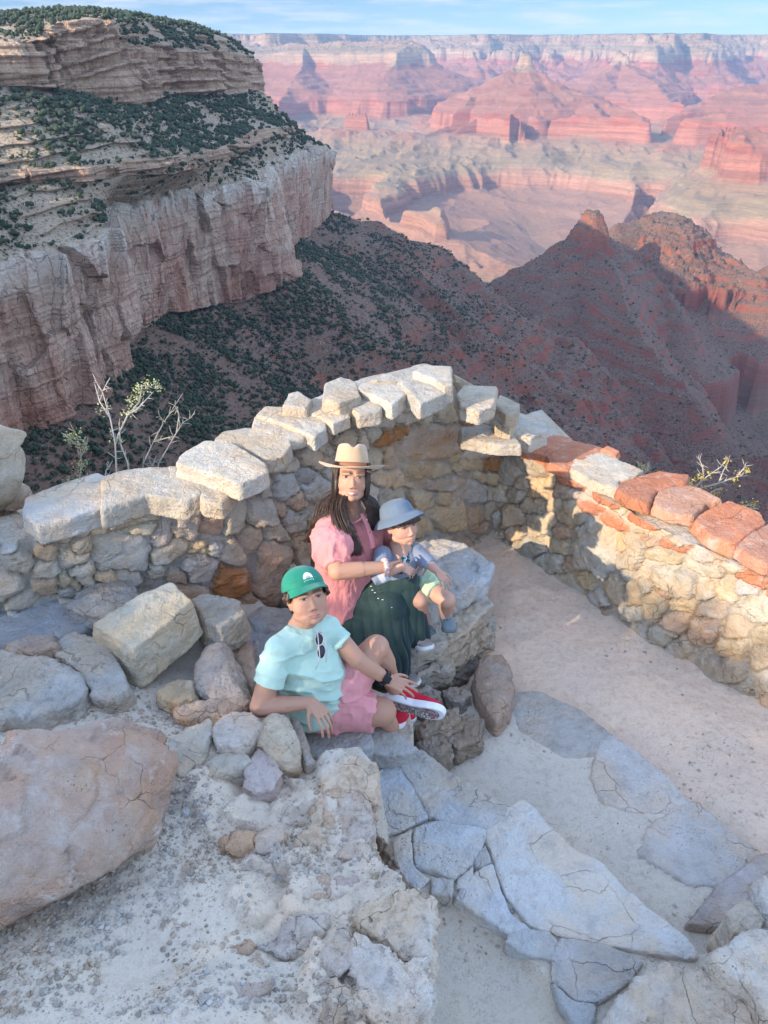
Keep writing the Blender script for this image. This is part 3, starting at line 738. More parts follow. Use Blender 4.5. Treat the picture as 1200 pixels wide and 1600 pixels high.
# skirt falling from the edge
sk = []
for u_ in np.linspace(1, 0, 46, endpoint=False):
    d_ = 62 * u_ ** 1.25; z_ = -100 * u_ - 3; nn_ = 9 * u_ ** .5 * (ridged(ex / 26, ey / 26, np.full_like(ex, z_ / 60), o=4, s=171) + .6 * facet(ex / 13, ey / 13, np.full_like(ex, z_ / 9), s=172)) + 3 * u_ * np.sin(z_ / 3.2)
    sk.append(np.stack([ex + .8 * (d_ + nn_), ey + .3 * (d_ + nn_), np.full_like(ex, z_)], -1))
sk = np.array(sk)
V = np.concatenate([sk, np.stack([PX, PY, PZ], -1)])
msoil = NT('rim_soil'); ps = msoil.coord('Object')
sb_ = msoil.mix(msoil.noise(ps, .3, 6), (.30, .24, .17), (.42, .34, .25)); sb_ = msoil.mix(msoil.rng(msoil.noise(msoil.scale(ps, (.02, .02, .5)), 1, 5, .6), .4, .62), sb_, (.44, .28, .19)); msoil.set('Base Color', msoil.mix(msoil.rng(msoil.noise(ps, .25, 5, .7), .54, .60), sb_, (.07, .075, .045))); msoil.set('Normal', msoil.bump(msoil.noise(ps, 2, 6), .5, .1))
RIM_SOIL = msoil.m
o = mesh_np('rim_ground', V.reshape(-1, 3), grid_faces(len(V), V.shape[1]), RIM_SOIL); tag(o, kind='structure')
# ================================================================ the look-out
t1 = time.time()
def project(P):
    P = np.asarray(P, float); x = P[..., 0]; y = P[..., 1]; z = P[..., 2] - CAMZ
    d = y * cP - z * sP
    return 600 + FPX * x / d, 800 - FPX * (y * sP + z * cP) / d, d

def stone_material(name='quarried_stone', grain=1.0, pit=True):
    m = NT(name); pos = m.n('NewGeometry').outputs['Position']; col = m.attr('Col')
    a = m.noise(pos, 3.2, 5, .6); b = m.noise(pos, 11, 6, .65); c = m.noise(pos, 55, 4, .7)
    dark = m.mix(1.0, col, (.70, .68, .67), 'MULTIPLY'); warm = m.mix(1.0, col, (1.02, .84, .66), 'MULTIPLY')
    k = m.mix(m.rng(a, .42, .58), m.mix(.5, col, m.mix(1.0, col, (.86, .90, .96), 'MULTIPLY')), m.mix(.75, col, warm))
    k = m.mix(m.math('MULTIPLY', m.rng(b, .50, .68), .75), k, dark)
    k = m.mix(m.math('MULTIPLY', m.rng(b, .46, .30), .35), k, (.70, .66, .60))
    k = m.mix(m.math('MULTIPLY', m.rng(c, .5, .75), .35), k, dark)
    # fine dark cracks and pits
    wob = m.n('VectorMath', _operation='ADD', i0=pos, i1=m.n('VectorMath', _operation='SCALE', i0=m.n('TexNoise', Vector=pos, Scale=6.0, Detail=4.0).outputs['Color'], Scale=.16))
    cr = m.vor(wob, 5.2, 'DISTANCE_TO_EDGE'); crm = m.math('MULTIPLY', m.rng(cr, 0, .009, 1, 0), m.rng(a, .48, .60))
    k = m.mix(m.math('MULTIPLY', crm, .35), k, (.16, .12, .09))
    pt = m.vor(pos, 62, 'F1'); ptm = m.math('MULTIPLY', m.rng(pt, .13, .22, 1, 0), m.rng(m.noise(pos, 4.5, 3), .55, .66))
    k = m.mix(m.math('MULTIPLY', ptm, .6), k, (.13, .10, .08))
    m.set('Base Color', k); m.set('Roughness', .92)
    mid = m.noise(pos, 24, 5, .75)
    h = m.math('ADD', m.math('MULTIPLY', b, 1.4), m.math('ADD', m.math('MULTIPLY', mid, .9), m.math('MULTIPLY', c, .6 * grain)))
    k = m.mix(m.rng(mid, .54, .70, 0, .45), k, dark)
    m.set('Base Color', k)
    h = m.math('SUBTRACT', h, m.math('ADD', m.math('MULTIPLY', crm, .5), m.math('MULTIPLY', ptm, .3)))
    m.set('Normal', m.bump(h, 1.0, .022))
    return m.m
STONE = stone_material()
# colours of the stones themselves
CC = {0: (.56, .48, .37), 1: (.57, .44, .29), 2: (.42, .20, .08), 3: (.52, .38, .27), 4: (.52, .48, .42), 5: (.56, .24, .14), 6: (.54, .47, .375), 7: (.50, .38, .30), 8: (.36, .30, .27)}

def resample(P, n):
    P = np.asarray(P, float); Q = np.concatenate([P, P[:1]]); L = np.concatenate([[0], np.cumsum(np.linalg.norm(np.diff(Q, axis=0), axis=1))])
    t = np.linspace(0, L[-1], n, endpoint=False); return np.stack([np.interp(t, L, Q[:, i]) for i in range(3)], -1)

def polyrock(name, outline, thick, col, seed=0, n=96, rough=1.0, bev=.012, flare=.02, top_amp=1.0, parent=None, mat=None, tiltn=0.0, dome=0.0):
    """a stone from its top outline (world points), with worn edges, chipped sides and an underside"""
    P = resample(outline, n)
    for _ in range(1): P = .5 * P + .25 * (np.roll(P, 1, 0) + np.roll(P, -1, 0))
    size = np.linalg.norm(P[:, :2] - P[:, :2].mean(0), axis=1).mean()
    c = P.mean(0)
    out = P - c; out[:, 2] = 0; ol = np.linalg.norm(out, axis=1)[:, None]; on = out / (ol + 1e-9)
    T = np.roll(P, -1, 0) - np.roll(P, 1, 0); nn = np.stack([T[:, 1], -T[:, 0], 0 * T[:, 0]], -1); nn /= np.linalg.norm(nn, axis=1)[:, None] + 1e-9
    nn *= np.sign((nn * on).sum(1))[:, None]
    P = P + nn * (fbm(P[:, 0] * 9, P[:, 1] * 9, s=seed, o=3)[:, None] * .014 * rough)
    bev = min(bev, thick * .35, size * .2)
    rings = []
    ks = max(4, int(thick / .018))
    for k in range(ks):
        u = k / ks; rings.append(P + nn * (flare * (1 - u)) - [0, 0, thick - u * (thick - bev)])
    rings.append(P - nn * bev * .12 - [0, 0, bev * .55]); rings.append(P - nn * bev * .5 - [0, 0, bev * .15])
    m = int(np.clip(size / .016, 6, 30))
    for k in range(m):
        u = 1 - (k + 1) / (m + .15) ; sh = u if k else u
        q = c + (P - nn * bev - c) * [sh, sh, 1]; q[:, 2] = c[2] * (1 - u) + P[:, 2] * u + dome * (1 - u * u)
        rings.append(q)
    V = np.array(rings); ksn = ks + 2
    x, y, z = V[..., 0], V[..., 1], V[..., 2]
    f = 7 / max(.35, min(1.0, size * 2.2))
    fc = facet(x * f, y * f, z * f, s=seed) * .055 * rough / f * 7 * .5
    fc = fc + facet(x * f * 2.7 + 5, y * f * 2.7, z * f * 2.7, s=seed + 31) * .020 * rough / f * 3.5
    nz1 = fbm(x * 60, y * 60, z * 60, o=2, s=seed + 15) * .0022 + fbm(x * 14, y * 14, z * 14, o=4, s=seed + 5) * .010 * rough
    V[:ksn] += nn[None] * (fbm(x * 2, y * 2, z * 45, o=2, s=seed + 7) * .010 * rough)[:ksn][..., None]
    R_, N_ = V.shape[:2]
    VV = np.concatenate([V.reshape(-1, 3), c[None] + [0, 0, dome], (c - [0, 0, thick])[None]])
    VV[-2, 2] = V[-1, :, 2].mean()
    F = grid_faces(R_, N_, True)
    j = np.arange(N_); jn = (j + 1) % N_
    cap = np.stack([(R_ - 1) * N_ + j, (R_ - 1) * N_ + jn, np.full(N_, R_ * N_), np.full(N_, R_ * N_)], 1)
    cb = np.stack([jn, j, np.full(N_, R_ * N_ + 1), np.full(N_, R_ * N_ + 1)], 1)
    # outline direction decides the winding
    area = (P[:, 0] * np.roll(P[:, 1], -1) - np.roll(P[:, 0], -1) * P[:, 1]).sum()
    F = np.concatenate([F, cap, cb]);
    if area < 0: F = F[:, ::-1]
    g = Geo()
    tri = F[:, 2] == F[:, 3]; tri2 = F[:, 0] == F[:, 1]
    g.add(VV, F[~(tri | tri2)]); q = F[tri | tri2]
    if len(q): g.V.append(np.zeros((0, 3))); g.F.append(np.stack([q[:, 0], q[:, 1], q[:, 3], q[:, 3]], 1) if tri.any() else np.stack([q[:, 1], q[:, 2], q[:, 3], q[:, 3]], 1))
    cc = np.asarray(CC[col] if isinstance(col, int) else col)
    g.C.append(np.broadcast_to(cc * (1 + .10 * math.sin(seed * 12.9)), (len(VV), 3)))
    o = g.build(name, None); me0 = o.data
    vs = float(np.clip(size * .030, .0055, .011))
    md_ = o.modifiers.new('r', 'REMESH'); md_.mode = 'VOXEL'; md_.voxel_size = vs
    m2 = o.modifiers.new('s', 'SMOOTH'); m2.factor = .5; m2.iterations = 2
    dg = bpy.context.evaluated_depsgraph_get(); me = bpy.data.meshes.new_from_object(o.evaluated_get(dg), depsgraph=dg)
    bpy.data.objects.remove(o); bpy.data.meshes.remove(me0); me.name = name
    n_ = len(me.vertices); a_ = np.empty(n_ * 3, np.float32); me.vertices.foreach_get('co', a_); A_ = a_.reshape(-1, 3).astype(float)
    b_ = np.empty(n_ * 3, np.float32); me.vertices.foreach_get('normal', b_); B_ = b_.reshape(-1, 3)
    q = A_ + .02 * np.stack([fbm(A_[:, 0] * 9, A_[:, 1] * 9, A_[:, 2] * 9, o=2, s=seed + k) for k in range(3)], -1)
    dd_ = facet(q[:, 0] * f, q[:, 1] * f, q[:, 2] * f, s=seed) * .20 / f + facet(q[:, 0] * f * 2.4, q[:, 1] * f * 2.4, q[:, 2] * f * 3.2, s=seed + 31) * .10 / f
    dd_ = dd_ * rough + (fbm(A_[:, 0] * 13, A_[:, 1] * 13, A_[:, 2] * 13, o=3, s=seed + 5) * .006 + fbm(A_[:, 0] * 55, A_[:, 1] * 55, A_[:, 2] * 55, o=2, s=seed + 15) * .0018) * min(1.5, rough + .3)
    dd_ *= np.where(B_[:, 2] > .6, .35 + .65 * top_amp, 1.0)
    A_ = A_ + B_ * dd_[:, None]; me.vertices.foreach_set('co', np.ascontiguousarray(A_, np.float32).ravel())
    at = me.attributes.new('Col', 'FLOAT_COLOR', 'POINT'); c4 = np.ones((n_, 4), np.float32); c4[:, :3] = np.clip(cc * (1 + .10 * math.sin(seed * 12.9)) * (1 + .12 * fbm(A_[:, 0] * 4, A_[:, 1] * 4, A_[:, 2] * 4, o=3, s=seed + 2))[:, None], 0, 1); at.data.foreach_set('color', c4.ravel())
    me.polygons.foreach_set('use_smooth', np.ones(len(me.polygons), bool)); me.update(); me.materials.clear(); me.materials.append(mat or STONE)
    o = bpy.data.objects.new(name, me); COL.objects.link(o)
    if parent is not None: o.parent = parent
    if parent is None: reorigin(o)
    return o

def boulder(name, c, dims, rot, col, seed=0, planes=14, lv=5, cut=(.62, .9), rough=1.0, parent=None, mat=None):
    v, f = ico(lv); v = v.copy(); r = np.random.default_rng(seed)
    for k in range(planes):
        nrm = r.normal(size=3); nrm /= np.linalg.norm(nrm); h = r.uniform(*cut)
        e = v @ nrm - h; v -= np.maximum(e, 0)[:, None] * nrm * .93
    v *= np.asarray(dims) / 2
    Mr = np.array(Euler([R(a) for a in rot]).to_matrix()); v = v @ Mr.T
    nn = v / (np.linalg.norm(v, axis=1)[:, None] + 1e-9); w = v + np.asarray(c)
    d = fbm(w[:, 0] * 7, w[:, 1] * 7, w[:, 2] * 7, o=5, s=seed) * .018 * rough + facet(w[:, 0] * 8, w[:, 1] * 8, w[:, 2] * 8, s=seed) * .025 * rough
    v = v + nn * d[:, None]
    g = Geo(); g.add(v, f, np.asarray(CC[col] if isinstance(col, int) else col))
    o = g.build(name, mat or STONE, parent)
    if parent is None: o.location = c; 
    else:
        o.location = c
    return o

# ---------------------------------------------------------------- ground
LC = np.array([(0, 1000, .74), (140, 950, .76), (300, 960, .72), (130, 935, .72), (220, 940, .70), (330, 945, .60), (400, 955, .47), (420, 1010, .46), (410, 1080, .5), (100, 1130, .78), (0, 1200, .82),
               (150, 1320, .84), (300, 1250, .77), (400, 1200, .69), (480, 1200, .62), (560, 1210, .72), (540, 1280, .73), (500, 1400, .81), (590, 1350, .74), (620, 1450, .86), (640, 1590, .89), (300, 1450, .86), (0, 1600, .96), (300, 1600, .95), (-200, 1300, .98), (-300, 1700, 1.1), (600, 2000, 1.15), (200, 2200, 1.3)])
LCP = at_z(LC[:, 0], LC[:, 1], LC[:, 2])
def h_ledge(x, y):
    w = 0; s = 0
    for p in LCP:
        k = 1 / ((x - p[0]) ** 2 + (y - p[1]) ** 2 + .004) ** 1.5; w = w + k; s = s + k * p[2]
    return s / w
def poly_sd(x, y, P):
    """signed distance, positive inside"""
    d = np.full(x.shape, 1e9); ins = np.zeros(x.shape, bool); n = len(P)
    for i in range(n):
        a, b = P[i], P[(i + 1) % n]; ab = b - a
        t = np.clip(((x - a[0]) * ab[0] + (y - a[1]) * ab[1]) / (ab @ ab + 1e-12), 0, 1)
        d = np.minimum(d, np.hypot(x - a[0] - t * ab[0], y - a[1] - t * ab[1]))
        c = ((a[1] > y) != (b[1] > y)) & (x < (b[0] - a[0]) * (y - a[1]) / (b[1] - a[1] + 1e-12) + a[0]); ins ^= c
    return np.where(ins, d, -d)
def pz(pts, z): return np.array([at_z(p[0], p[1], p[2] if len(p) > 2 else z) for p in pts])
ledge_poly = pz([(-700, 900, .9), (-100, 800, .8), (130, 905, .72), (390, 925, .47), (440, 960, .46), (430, 1060, .46), (440, 1110, .5), (490, 1190, .6), (505, 1172, .6), (560, 1180, .6), (584, 1220, .6), (572, 1300, .62), (596, 1350, .66), (640, 1400, .74), (655, 1500, .8), (655, 1700, .9), (640, 2600, 1.2), (-1500, 2600, 1.2)], 0)
r_low = pz([(560, 1100), (700, 1090), (770, 1080), (860, 1085), (940, 1140), (960, 1160), (1010, 1185), (1060, 1240), (1110, 1280), (1180, 1335), (1145, 1385), (1260, 1450), (1400, 2400), (300, 2400), (400, 1100)], .10)
r_up = pz([(380, 1000), (480, 1040), (640, 1090), (650, 1165), (720, 1220), (790, 1268), (835, 1262), (900, 1335), (985, 1405), (1080, 1485), (1110, 1480), (1400, 1450), (1700, 2400), (300, 2400), (380, 1100)], .31)
r_dust = pz([(668, 1400), (712, 1405), (740, 1440), (830, 1510), (880, 1570), (900, 1700), (960, 2400), (600, 2400), (640, 1500)], .26)
# inner face of the walls: x, y, top, base
WP = np.array([(-3.1, 2.25, 1.15, .8), (-2.3, 2.72, 1.22, .8), (-1.5, 3.02, 1.25, .72), (-1.15, 3.2, 1.26, .66), (-.9, 3.34, 1.28, .58), (-.6, 3.58, 1.36, .42), (-.35, 3.92, 1.40, .3), (-.04, 4.26, 1.43, 0), (.43, 4.60, 1.42, 0), (.60, 4.75, 1.27, 0), (.70, 4.86, 1.14, 0), (.84, 4.86, .92, 0),
               (1.06, 4.60, .76, 0), (1.30, 4.22, .76, 0), (1.60, 3.74, .76, 0), (1.86, 3.45, .76, 0), (2.16, 3.13, .76, 0), (2.9, 2.35, .76, 0), (3.8, 1.5, .76, 0)])
bed_poly = pz([(300, 1120), (500, 1150), (600, 1190), (640, 1350), (680, 1400), (690, 1700), (430, 1700), (400, 1560), (360, 1420), (330, 1300), (270, 1240)], .8)
def bed_mask(x, y): return sstep(-.06, .05, poly_sd(x, y, bed_poly) + .16 * fbm(x * 4, y * 4, o=3, s=155) - .03)
def ground_h(x, y):
    wxx = x + .05 * fbm(x * 3, y * 3, s=141, o=3) ; wyy = y + .05 * fbm(x * 3, y * 3, s=142, o=3)
    rough = fbm(x * 2.2, y * 2.2, o=5, s=143)
    h = .018 * rough + .012 * ridged(x * 1.3, y * 1.3, o=4, s=144) + .006 * fbm(x * 16, y * 16, o=3, s=145)
    terr = np.ones_like(x)
    s1 = sstep(-.015, .02, poly_sd(wxx, wyy, r_low)); h = h * (1 - s1) + s1 * (.10 + .010 * rough + .003 * fbm(x * 20, y * 20, o=3, s=146)); terr = terr * (1 - s1)
    # a drift of trodden sand with prints
    q = at_z(985, 1330, .1); rp = np.exp(-(((x - q[0]) * .7 + (y - q[1]) * .7) ** 2 / .01 + ((x - q[0]) * .7 - (y - q[1]) * .7) ** 2 / .09))
    h = h + rp * .006 * np.sin((x * .4 - y * .9) * 190 + 6 * fbm(x * 6, y * 6, o=2, s=148))
    s2 = sstep(-.01, .015, poly_sd(wxx, wyy, r_up)); h = h * (1 - s2) + s2 * (.31 + .008 * rough + .003 * fbm(x * 20, y * 20, o=3, s=147))
    s4 = sstep(-.01, .02, poly_sd(wxx, wyy, r_dust)); h = h * (1 - s4) + s4 * (.265 + .012 * rough)
    s3 = sstep(-.05, .03, poly_sd(wxx, wyy, ledge_poly)); terr = terr * (1 - s3); h = h * (1 - s3) + s3 * (h_ledge(x, y) + .022 * rough + .010 * facet(x * 5, y * 5, s=149) + .004 * fbm(x * 22, y * 22, o=3, s=150) + bed_mask(x, y) * (.018 + .10 * facet(x * 6.5 + .25 * rough, y * 6.5, s=153) + .035 * facet(x * 17, y * 17, s=154)))
    return h, terr, s3
def axis(a, b, d, lo, hi, k):
    core = np.arange(a, b, d); L = a - (np.linspace(0, 1, k)[1:] ** 2)[::-1] * (a - lo); H = b + (np.linspace(0, 1, k)[1:] ** 2) * (hi - b)
    return np.concatenate([L, core, H])
gx = axis(-2.0, 2.7, .0115, -7, 9, 26); gy = axis(.55, 5.0, .0115, -4, 9.5, 26)
X, Y = np.meshgrid(gx, gy)
H, terr, s3 = ground_h(X, Y)
aa = .8 * X + .6 * Y; H = H + sstep(-2.2, -6.5, aa) * 2.3 * sstep(2.5, .5, X) + 0  # unseen bank added to stop sun passing under the juniper crowns
# beyond the wall the ground drops off
Wl = WP[:, :2]; outer = []
poly_in = np.concatenate([Wl, [(6, -1), (6, -6), (-9, -6), (-9, 0)]])
sdw = poly_sd(X, Y, poly_in)
H = np.where(sdw < -.5, H * np.clip(1 + (sdw + .5) / 2, 0, 1) + (sdw + .5) * 1.25 + .12 * fbm(X * 1.5, Y * 1.5, s=151) * (sdw < -.6), H)
cl = np.stack([np.interp(s3, [0, 1], [.54, .55]), np.interp(s3, [0, 1], [.48, .485]), np.interp(s3, [0, 1], [.40, .40])], -1)
tc_ = np.array([.68, .53, .41]); tw = (terr * sstep(-.35, .1, fbm(X * 1.1, Y * 1.1, s=152) + terr * .4))[..., None]
cl = cl * (1 - tw) + tc_ * tw
bm__ = (s3 * bed_mask(X, Y))[..., None]; cl = cl * (1 - bm__) + np.array([.60, .50, .395]) * bm__
md = NT('trodden_dust'); pos = md.n('NewGeometry').outputs['Position']
a_ = md.noise(pos, 2.5, 6, .65); b_ = md.noise(pos, 26, 5, .7); c_ = md.noise(pos, 130, 4, .75)
k = md.mix(md.rng(a_, .35, .65), md.attr('Col'), md.mix(1.0, md.attr('Col'), (1.16, 1.12, 1.06), 'MULTIPLY'))
k = md.mix(md.rng(b_, .5, .72), k, md.mix(1.0, k, (.78, .74, .70), 'MULTIPLY'))
gr_ = md.vor(pos, 95, 'F1'); gm = md.math('MULTIPLY', md.rng(gr_, .16, .26, 1, 0), md.rng(md.noise(pos, 7, 4), .44, .58))
k = md.mix(md.math('MULTIPLY', gm, .5), k, md.mix(md.vor(pos, 95, 'F1', 'Color'), (.28, .22, .18), (.68, .64, .58)))
k = md.mix(md.rng(c_, .52, .75, 0, .5), k, (.27, .22, .18))
md.set('Base Color', k); md.set('Roughness', .96)
md.set('Normal', md.bump(md.math('ADD', md.math('ADD', md.math('MULTIPLY', b_, .8), md.math('MULTIPLY', c_, .35)), md.math('MULTIPLY', gm, .35)), .9, .012))
o = mesh_np('ground', np.stack([X, Y, H], -1).reshape(-1, 3), grid_faces(len(gy), len(gx)), md.m, attrs={'Col': cl.reshape(-1, 3)}); tag(o, kind='structure')

# ---------------------------------------------------------------- the two walls
seedsL = [(108, 826, 58, 38, -10, 0), (152, 816, 28, 36, 0, 1), (212, 796, 95, 50, -10, 0), (222, 821, 56, 22, -15, 0), (254, 828, 34, 56, 10, 4), (290, 800, 44, 90, 15, 0), (112, 872, 54, 32, 0, 0), (186, 860, 95, 55, 0, 4),
 (108, 906, 40, 26, 0, 1), (160, 897, 36, 18, 0, 1), (200, 899, 36, 22, 0, 4), (244, 890, 22, 22, 0, 0), (264, 858, 64, 28, -20, 0), (308, 856, 34, 22, -10, 1), (332, 858, 20, 24, 0, 4), (312, 890, 54, 50, 0, 4), (364, 804, 42, 56, 5, 0),
 (404, 800, 44, 44, 0, 0), (440, 756, 38, 40, 0, 4), (462, 784, 34, 30, -20, 3), (434, 794, 18, 24, 0, 3), (390, 840, 36, 46, 30, 0), (362, 864, 36, 42, 35, 0), (456, 812, 32, 36, 0, 4), (356, 908, 56, 56, 0, 2), (420, 900, 46, 100, 8, 3), (472, 860, 30, 60, 0, 3),
 (164, 932, 90, 36, -10, 4), (330, 812, 34, 40, 0, 3), (412, 760, 26, 30, 0, 0), (384, 770, 26, 20, 0, 3), (484, 716, 50, 35, 0, 3), (536, 686, 44, 30, 0, 0), (560, 684, 22, 34, 0, 0), (528, 652, 32, 22, 0, 2), (518, 671, 20, 16, 0, 0), (564, 658, 30, 22, 0, 0), (596, 658, 38, 20, -15, 0),
 (636, 648, 42, 16, -10, 0), (662, 653, 30, 12, -15, 1), (692, 642, 32, 28, 0, 1), (612, 677, 68, 24, -20, 2), (664, 692, 100, 62, 0, 3), (606, 715, 22, 38, 0, 3), (580, 718, 28, 30, 0, 0), (608, 745, 70, 30, 0, 1), (656, 735, 86, 30, -13, 1), (680, 756, 70, 22, -12, 3), (656, 780, 60, 40, -15, 1),
 (690, 778, 30, 30, 0, 1), (708, 714, 18, 20, 0, 1), (730, 768, 60, 36, 0, 4), (700, 806, 74, 44, -10, 1), (655, 826, 60, 36, -15, 1), (738, 804, 32, 40, 0, 3), (740, 708, 50, 14, 0, 0), (728, 726, 52, 18, 0, 1), (776, 725, 42, 22, 10, 2), (766, 745, 50, 20, 0, 1), (763, 768, 13, 24, 0, 1),
 (756, 680, 80, 24, 5, 0), (784, 770, 34, 22, 0, 1), (772, 798, 46, 34, 0, 1), (748, 822, 30, 18, 0, 3), (735, 655, 30, 20, 0, 0), (768, 655, 34, 20, 0, 0), (718, 680, 22, 34, 0, 3), (505, 700, 30, 22, 0, 4), (470, 740, 30, 34, 0, 4), (495, 690, 26, 14, 0, 1)]
seedsR = [(832, 724, 60, 38, 15, 0), (820, 752, 26, 24, 0, 0), (852, 762, 46, 36, 0, 1), (836, 787, 40, 28, 0, 1), (801, 804, 40, 34, 0, 1), (810, 830, 34, 26, 0, 1), (850, 822, 46, 44, 0, 1), (866, 850, 48, 26, 20, 1), (888, 800, 56, 46, 0, 1), (895, 752, 44, 24, 22, 5), (951, 778, 46, 18, 22, 5),
 (920, 791, 50, 16, 22, 5), (965, 816, 44, 16, 22, 5), (1007, 813, 52, 16, 20, 5), (1060, 850, 48, 12, 18, 5), (1176, 899, 52, 18, 25, 5), (934, 857, 62, 88, 5, 6), (992, 857, 38, 60, 20, 0), (974, 850, 18, 44, -30, 1), (1046, 868, 60, 18, 12, 1), (1097, 884, 70, 24, 14, 0), (1053, 908, 70, 42, 15, 6),
 (1106, 918, 32, 26, 0, 1), (1138, 924, 32, 36, 0, 1), (962, 918, 34, 46, 0, 1), (993, 928, 30, 42, 0, 1), (1025, 940, 38, 42, 0, 1), (1036, 924, 28, 14, 20, 3), (1072, 944, 40, 20, 10, 1), (1116, 950, 50, 28, 0, 3), (1060, 970, 44, 34, 0, 3), (1102, 984, 46, 46, 0, 3), (1154, 979, 36, 34, 0, 1), (1144, 1012, 50, 38, 0, 1),
 (1184, 950, 50, 40, 20, 0), (1193, 990, 34, 34, 0, 1), (1192, 1028, 38, 40, 0, 1), (916, 902, 34, 34, 0, 1), (888, 880, 22, 26, 0, 3), (1010, 842, 40, 14, 20, 3), (1120, 862, 44, 16, 20, 3), (1150, 885, 40, 14, 20, 0), (868, 790, 24, 26, 0, 1), (1220, 925, 40, 30, 20, 5), (1225, 1000, 40, 50, 0, 1)]

def wall(name, label, i0, i1, seeds, thick, rnd, mortar_c):
    P = WP[i0:i1 + 1]; L = np.concatenate([[0], np.cumsum(np.hypot(*np.diff(P[:, :2], axis=0).T))])
    n = int(L[-1] / .0095); s = np.linspace(0, L[-1], n)
    xy = np.stack([np.interp(s, L, P[:, k]) for k in range(4)], -1)
    for _ in range(10): xy[1:-1, :2] = .25 * xy[:-2, :2] + .5 * xy[1:-1, :2] + .25 * xy[2:, :2]
    T = np.gradient(xy[:, :2], axis=0); T /= np.linalg.norm(T, axis=1)[:, None]; inn = np.stack([T[:, 1], -T[:, 0]], -1)   # towards the terrace
    top = xy[:, 2] - (.065 if i0 == 0 else .02)
    mz = 132; zz = np.linspace(0, 1, mz)[:, None]
    zb = xy[:, 3] - .22
    Zf = zb[None] + (top - zb)[None] * zz
    bat = (top[None] - Zf) * .05
    Xf = xy[None, :, 0] + inn[None, :, 0] * bat; Yf = xy[None, :, 1] + inn[None, :, 1] * bat
    PX, PY, dep = project(np.stack([Xf, Yf, Zf], -1))
    r = np.random.default_rng(rnd); S = list(seeds); k = 0
    flat = np.stack([PX.ravel(), PY.ravel()], -1)
    def metric(q, sd):
        c, s_ = math.cos(R(sd[4])), math.sin(R(sd[4])); u = (q[:, 0] - sd[0]); v = (q[:, 1] - sd[1])
        return (np.abs((u * c + v * s_) / (sd[2] * .5)) ** 3.4 + np.abs((-u * s_ + v * c) / (sd[3] * .5)) ** 3.4) ** (1 / 3.4)
    cand = r.integers(0, len(flat), 900)
    for i in cand:
        q = flat[i:i + 1]; h = r.uniform(20, 44) ; w = h * r.uniform(1.0, 1.9); sd = (q[0, 0], q[0, 1], w, h, r.uniform(-12, 12), int(r.choice([0, 0, 3, 4, 0, 6])))
        if all(metric(q, t)[0] > 1.0 + .5 * w / (t[2] + t[3]) for t in S if abs(t[0] - q[0, 0]) < 120 and abs(t[1] - q[0, 1]) < 120): S.append(sd)
    jit = np.stack([fbm(Xf * 16, Yf * 16, Zf * 16, o=3, s=rnd), fbm(Xf * 16, Yf * 16, Zf * 16, o=3, s=rnd + 1)], -1).reshape(-1, 2) * 5.0
    jit += np.stack([fbm(Xf * 50, Yf * 50, Zf * 50, o=2, s=rnd + 2), fbm(Xf * 50, Yf * 50, Zf * 50, o=2, s=rnd + 3)], -1).reshape(-1, 2) * 1.8
    q = flat + jit; N = len(q); d1 = np.full(N, 9.); d2 = np.full(N, 9.); idx = np.zeros(N, int)
    for j, sd in enumerate(S):
        m = (np.abs(q[:, 0] - sd[0]) < 130) & (np.abs(q[:, 1] - sd[1]) < 130)
        d = metric(q[m], sd); a = d1[m]; b = d2[m]; better = d < a
        d2[m] = np.where(better, a, np.minimum(b, d)); ii = idx[m]; ii[better] = j; idx[m] = ii; d1[m] = np.where(better, d, a)
    edge = np.minimum((d2 - d1) * .9, (1.16 - d1) * 1.5)
    stone = sstep(.06, .13, edge); bulge = sstep(0.05, .6, edge)
    sc_ = np.array([sd[2] * sd[3] for sd in S])[idx] ** .5 / 40
    hgt = (.026 * stone + .012 * bulge * np.clip(sc_, .5, 1.4))
    tilt = np.array([[r.normal(0, .012), r.normal(0, .012), r.uniform(-.012, .016)] for _ in S])[idx]
    cx = np.array([[sd[0], sd[1]] for sd in S])[idx]
    hgt = hgt + stone * (tilt[:, 2] + (tilt[:, :2] * (q - cx) / 25).sum(1))
    xf, yf, zf = Xf.ravel(), Yf.ravel(), Zf.ravel()
    hgt = hgt + stone * (facet(xf * 11, yf * 11, zf * 11, s=rnd) * .022 + fbm(xf * 28, yf * 28, zf * 28, o=3, s=rnd + 9) * .005) + (1 - stone) * fbm(xf * 20, yf * 20, zf * 20, o=3, s=rnd + 8) * .010
    cmap = np.array([CC[sd[5]] for sd in S]) * (1 + r.normal(0, .08, (len(S), 1))) * (1 + r.normal(0, .012, (len(S), 3)))
    Cc = cmap[idx] * stone[:, None] + np.array(mortar_c) * (1 - stone[:, None]) * (1 + .15 * fbm(xf * 9, yf * 9, zf * 9, o=3, s=4)[:, None])
    hgt = hgt.reshape(mz, n)
    Vi = np.stack([Xf + inn[None, :, 0] * hgt, Yf + inn[None, :, 1] * hgt, Zf], -1)
    # top and outer side
    rowsx = []
    for k, (u, dz) in enumerate([(.03, .0), (.12, .004), (.3, .006), (.5, .006), (.7, .006), (.88, .004), (.97, 0), (1.0, -.03), (1.02, -.2), (1.05, -.45), (1.1, -.8), (1.15, -1.3), (1.2, -2.2)]):
        th = thick * u
        b = np.stack([xy[:, 0] - inn[:, 0] * th, xy[:, 1] - inn[:, 1] * th, top + dz], -1)
        nz_ = facet(b[:, 0] * 7, b[:, 1] * 7, b[:, 2] * 7, s=rnd) * .04
        if dz < 0: b[:, :2] -= inn * nz_[:, None]
        else: b[:, 2] += nz_ * .3 - .01
        rowsx.append(b)
    V = np.concatenate([Vi, np.array(rowsx)])
    Ctop = np.broadcast_to(np.array(mortar_c), (len(rowsx) * n, 3))
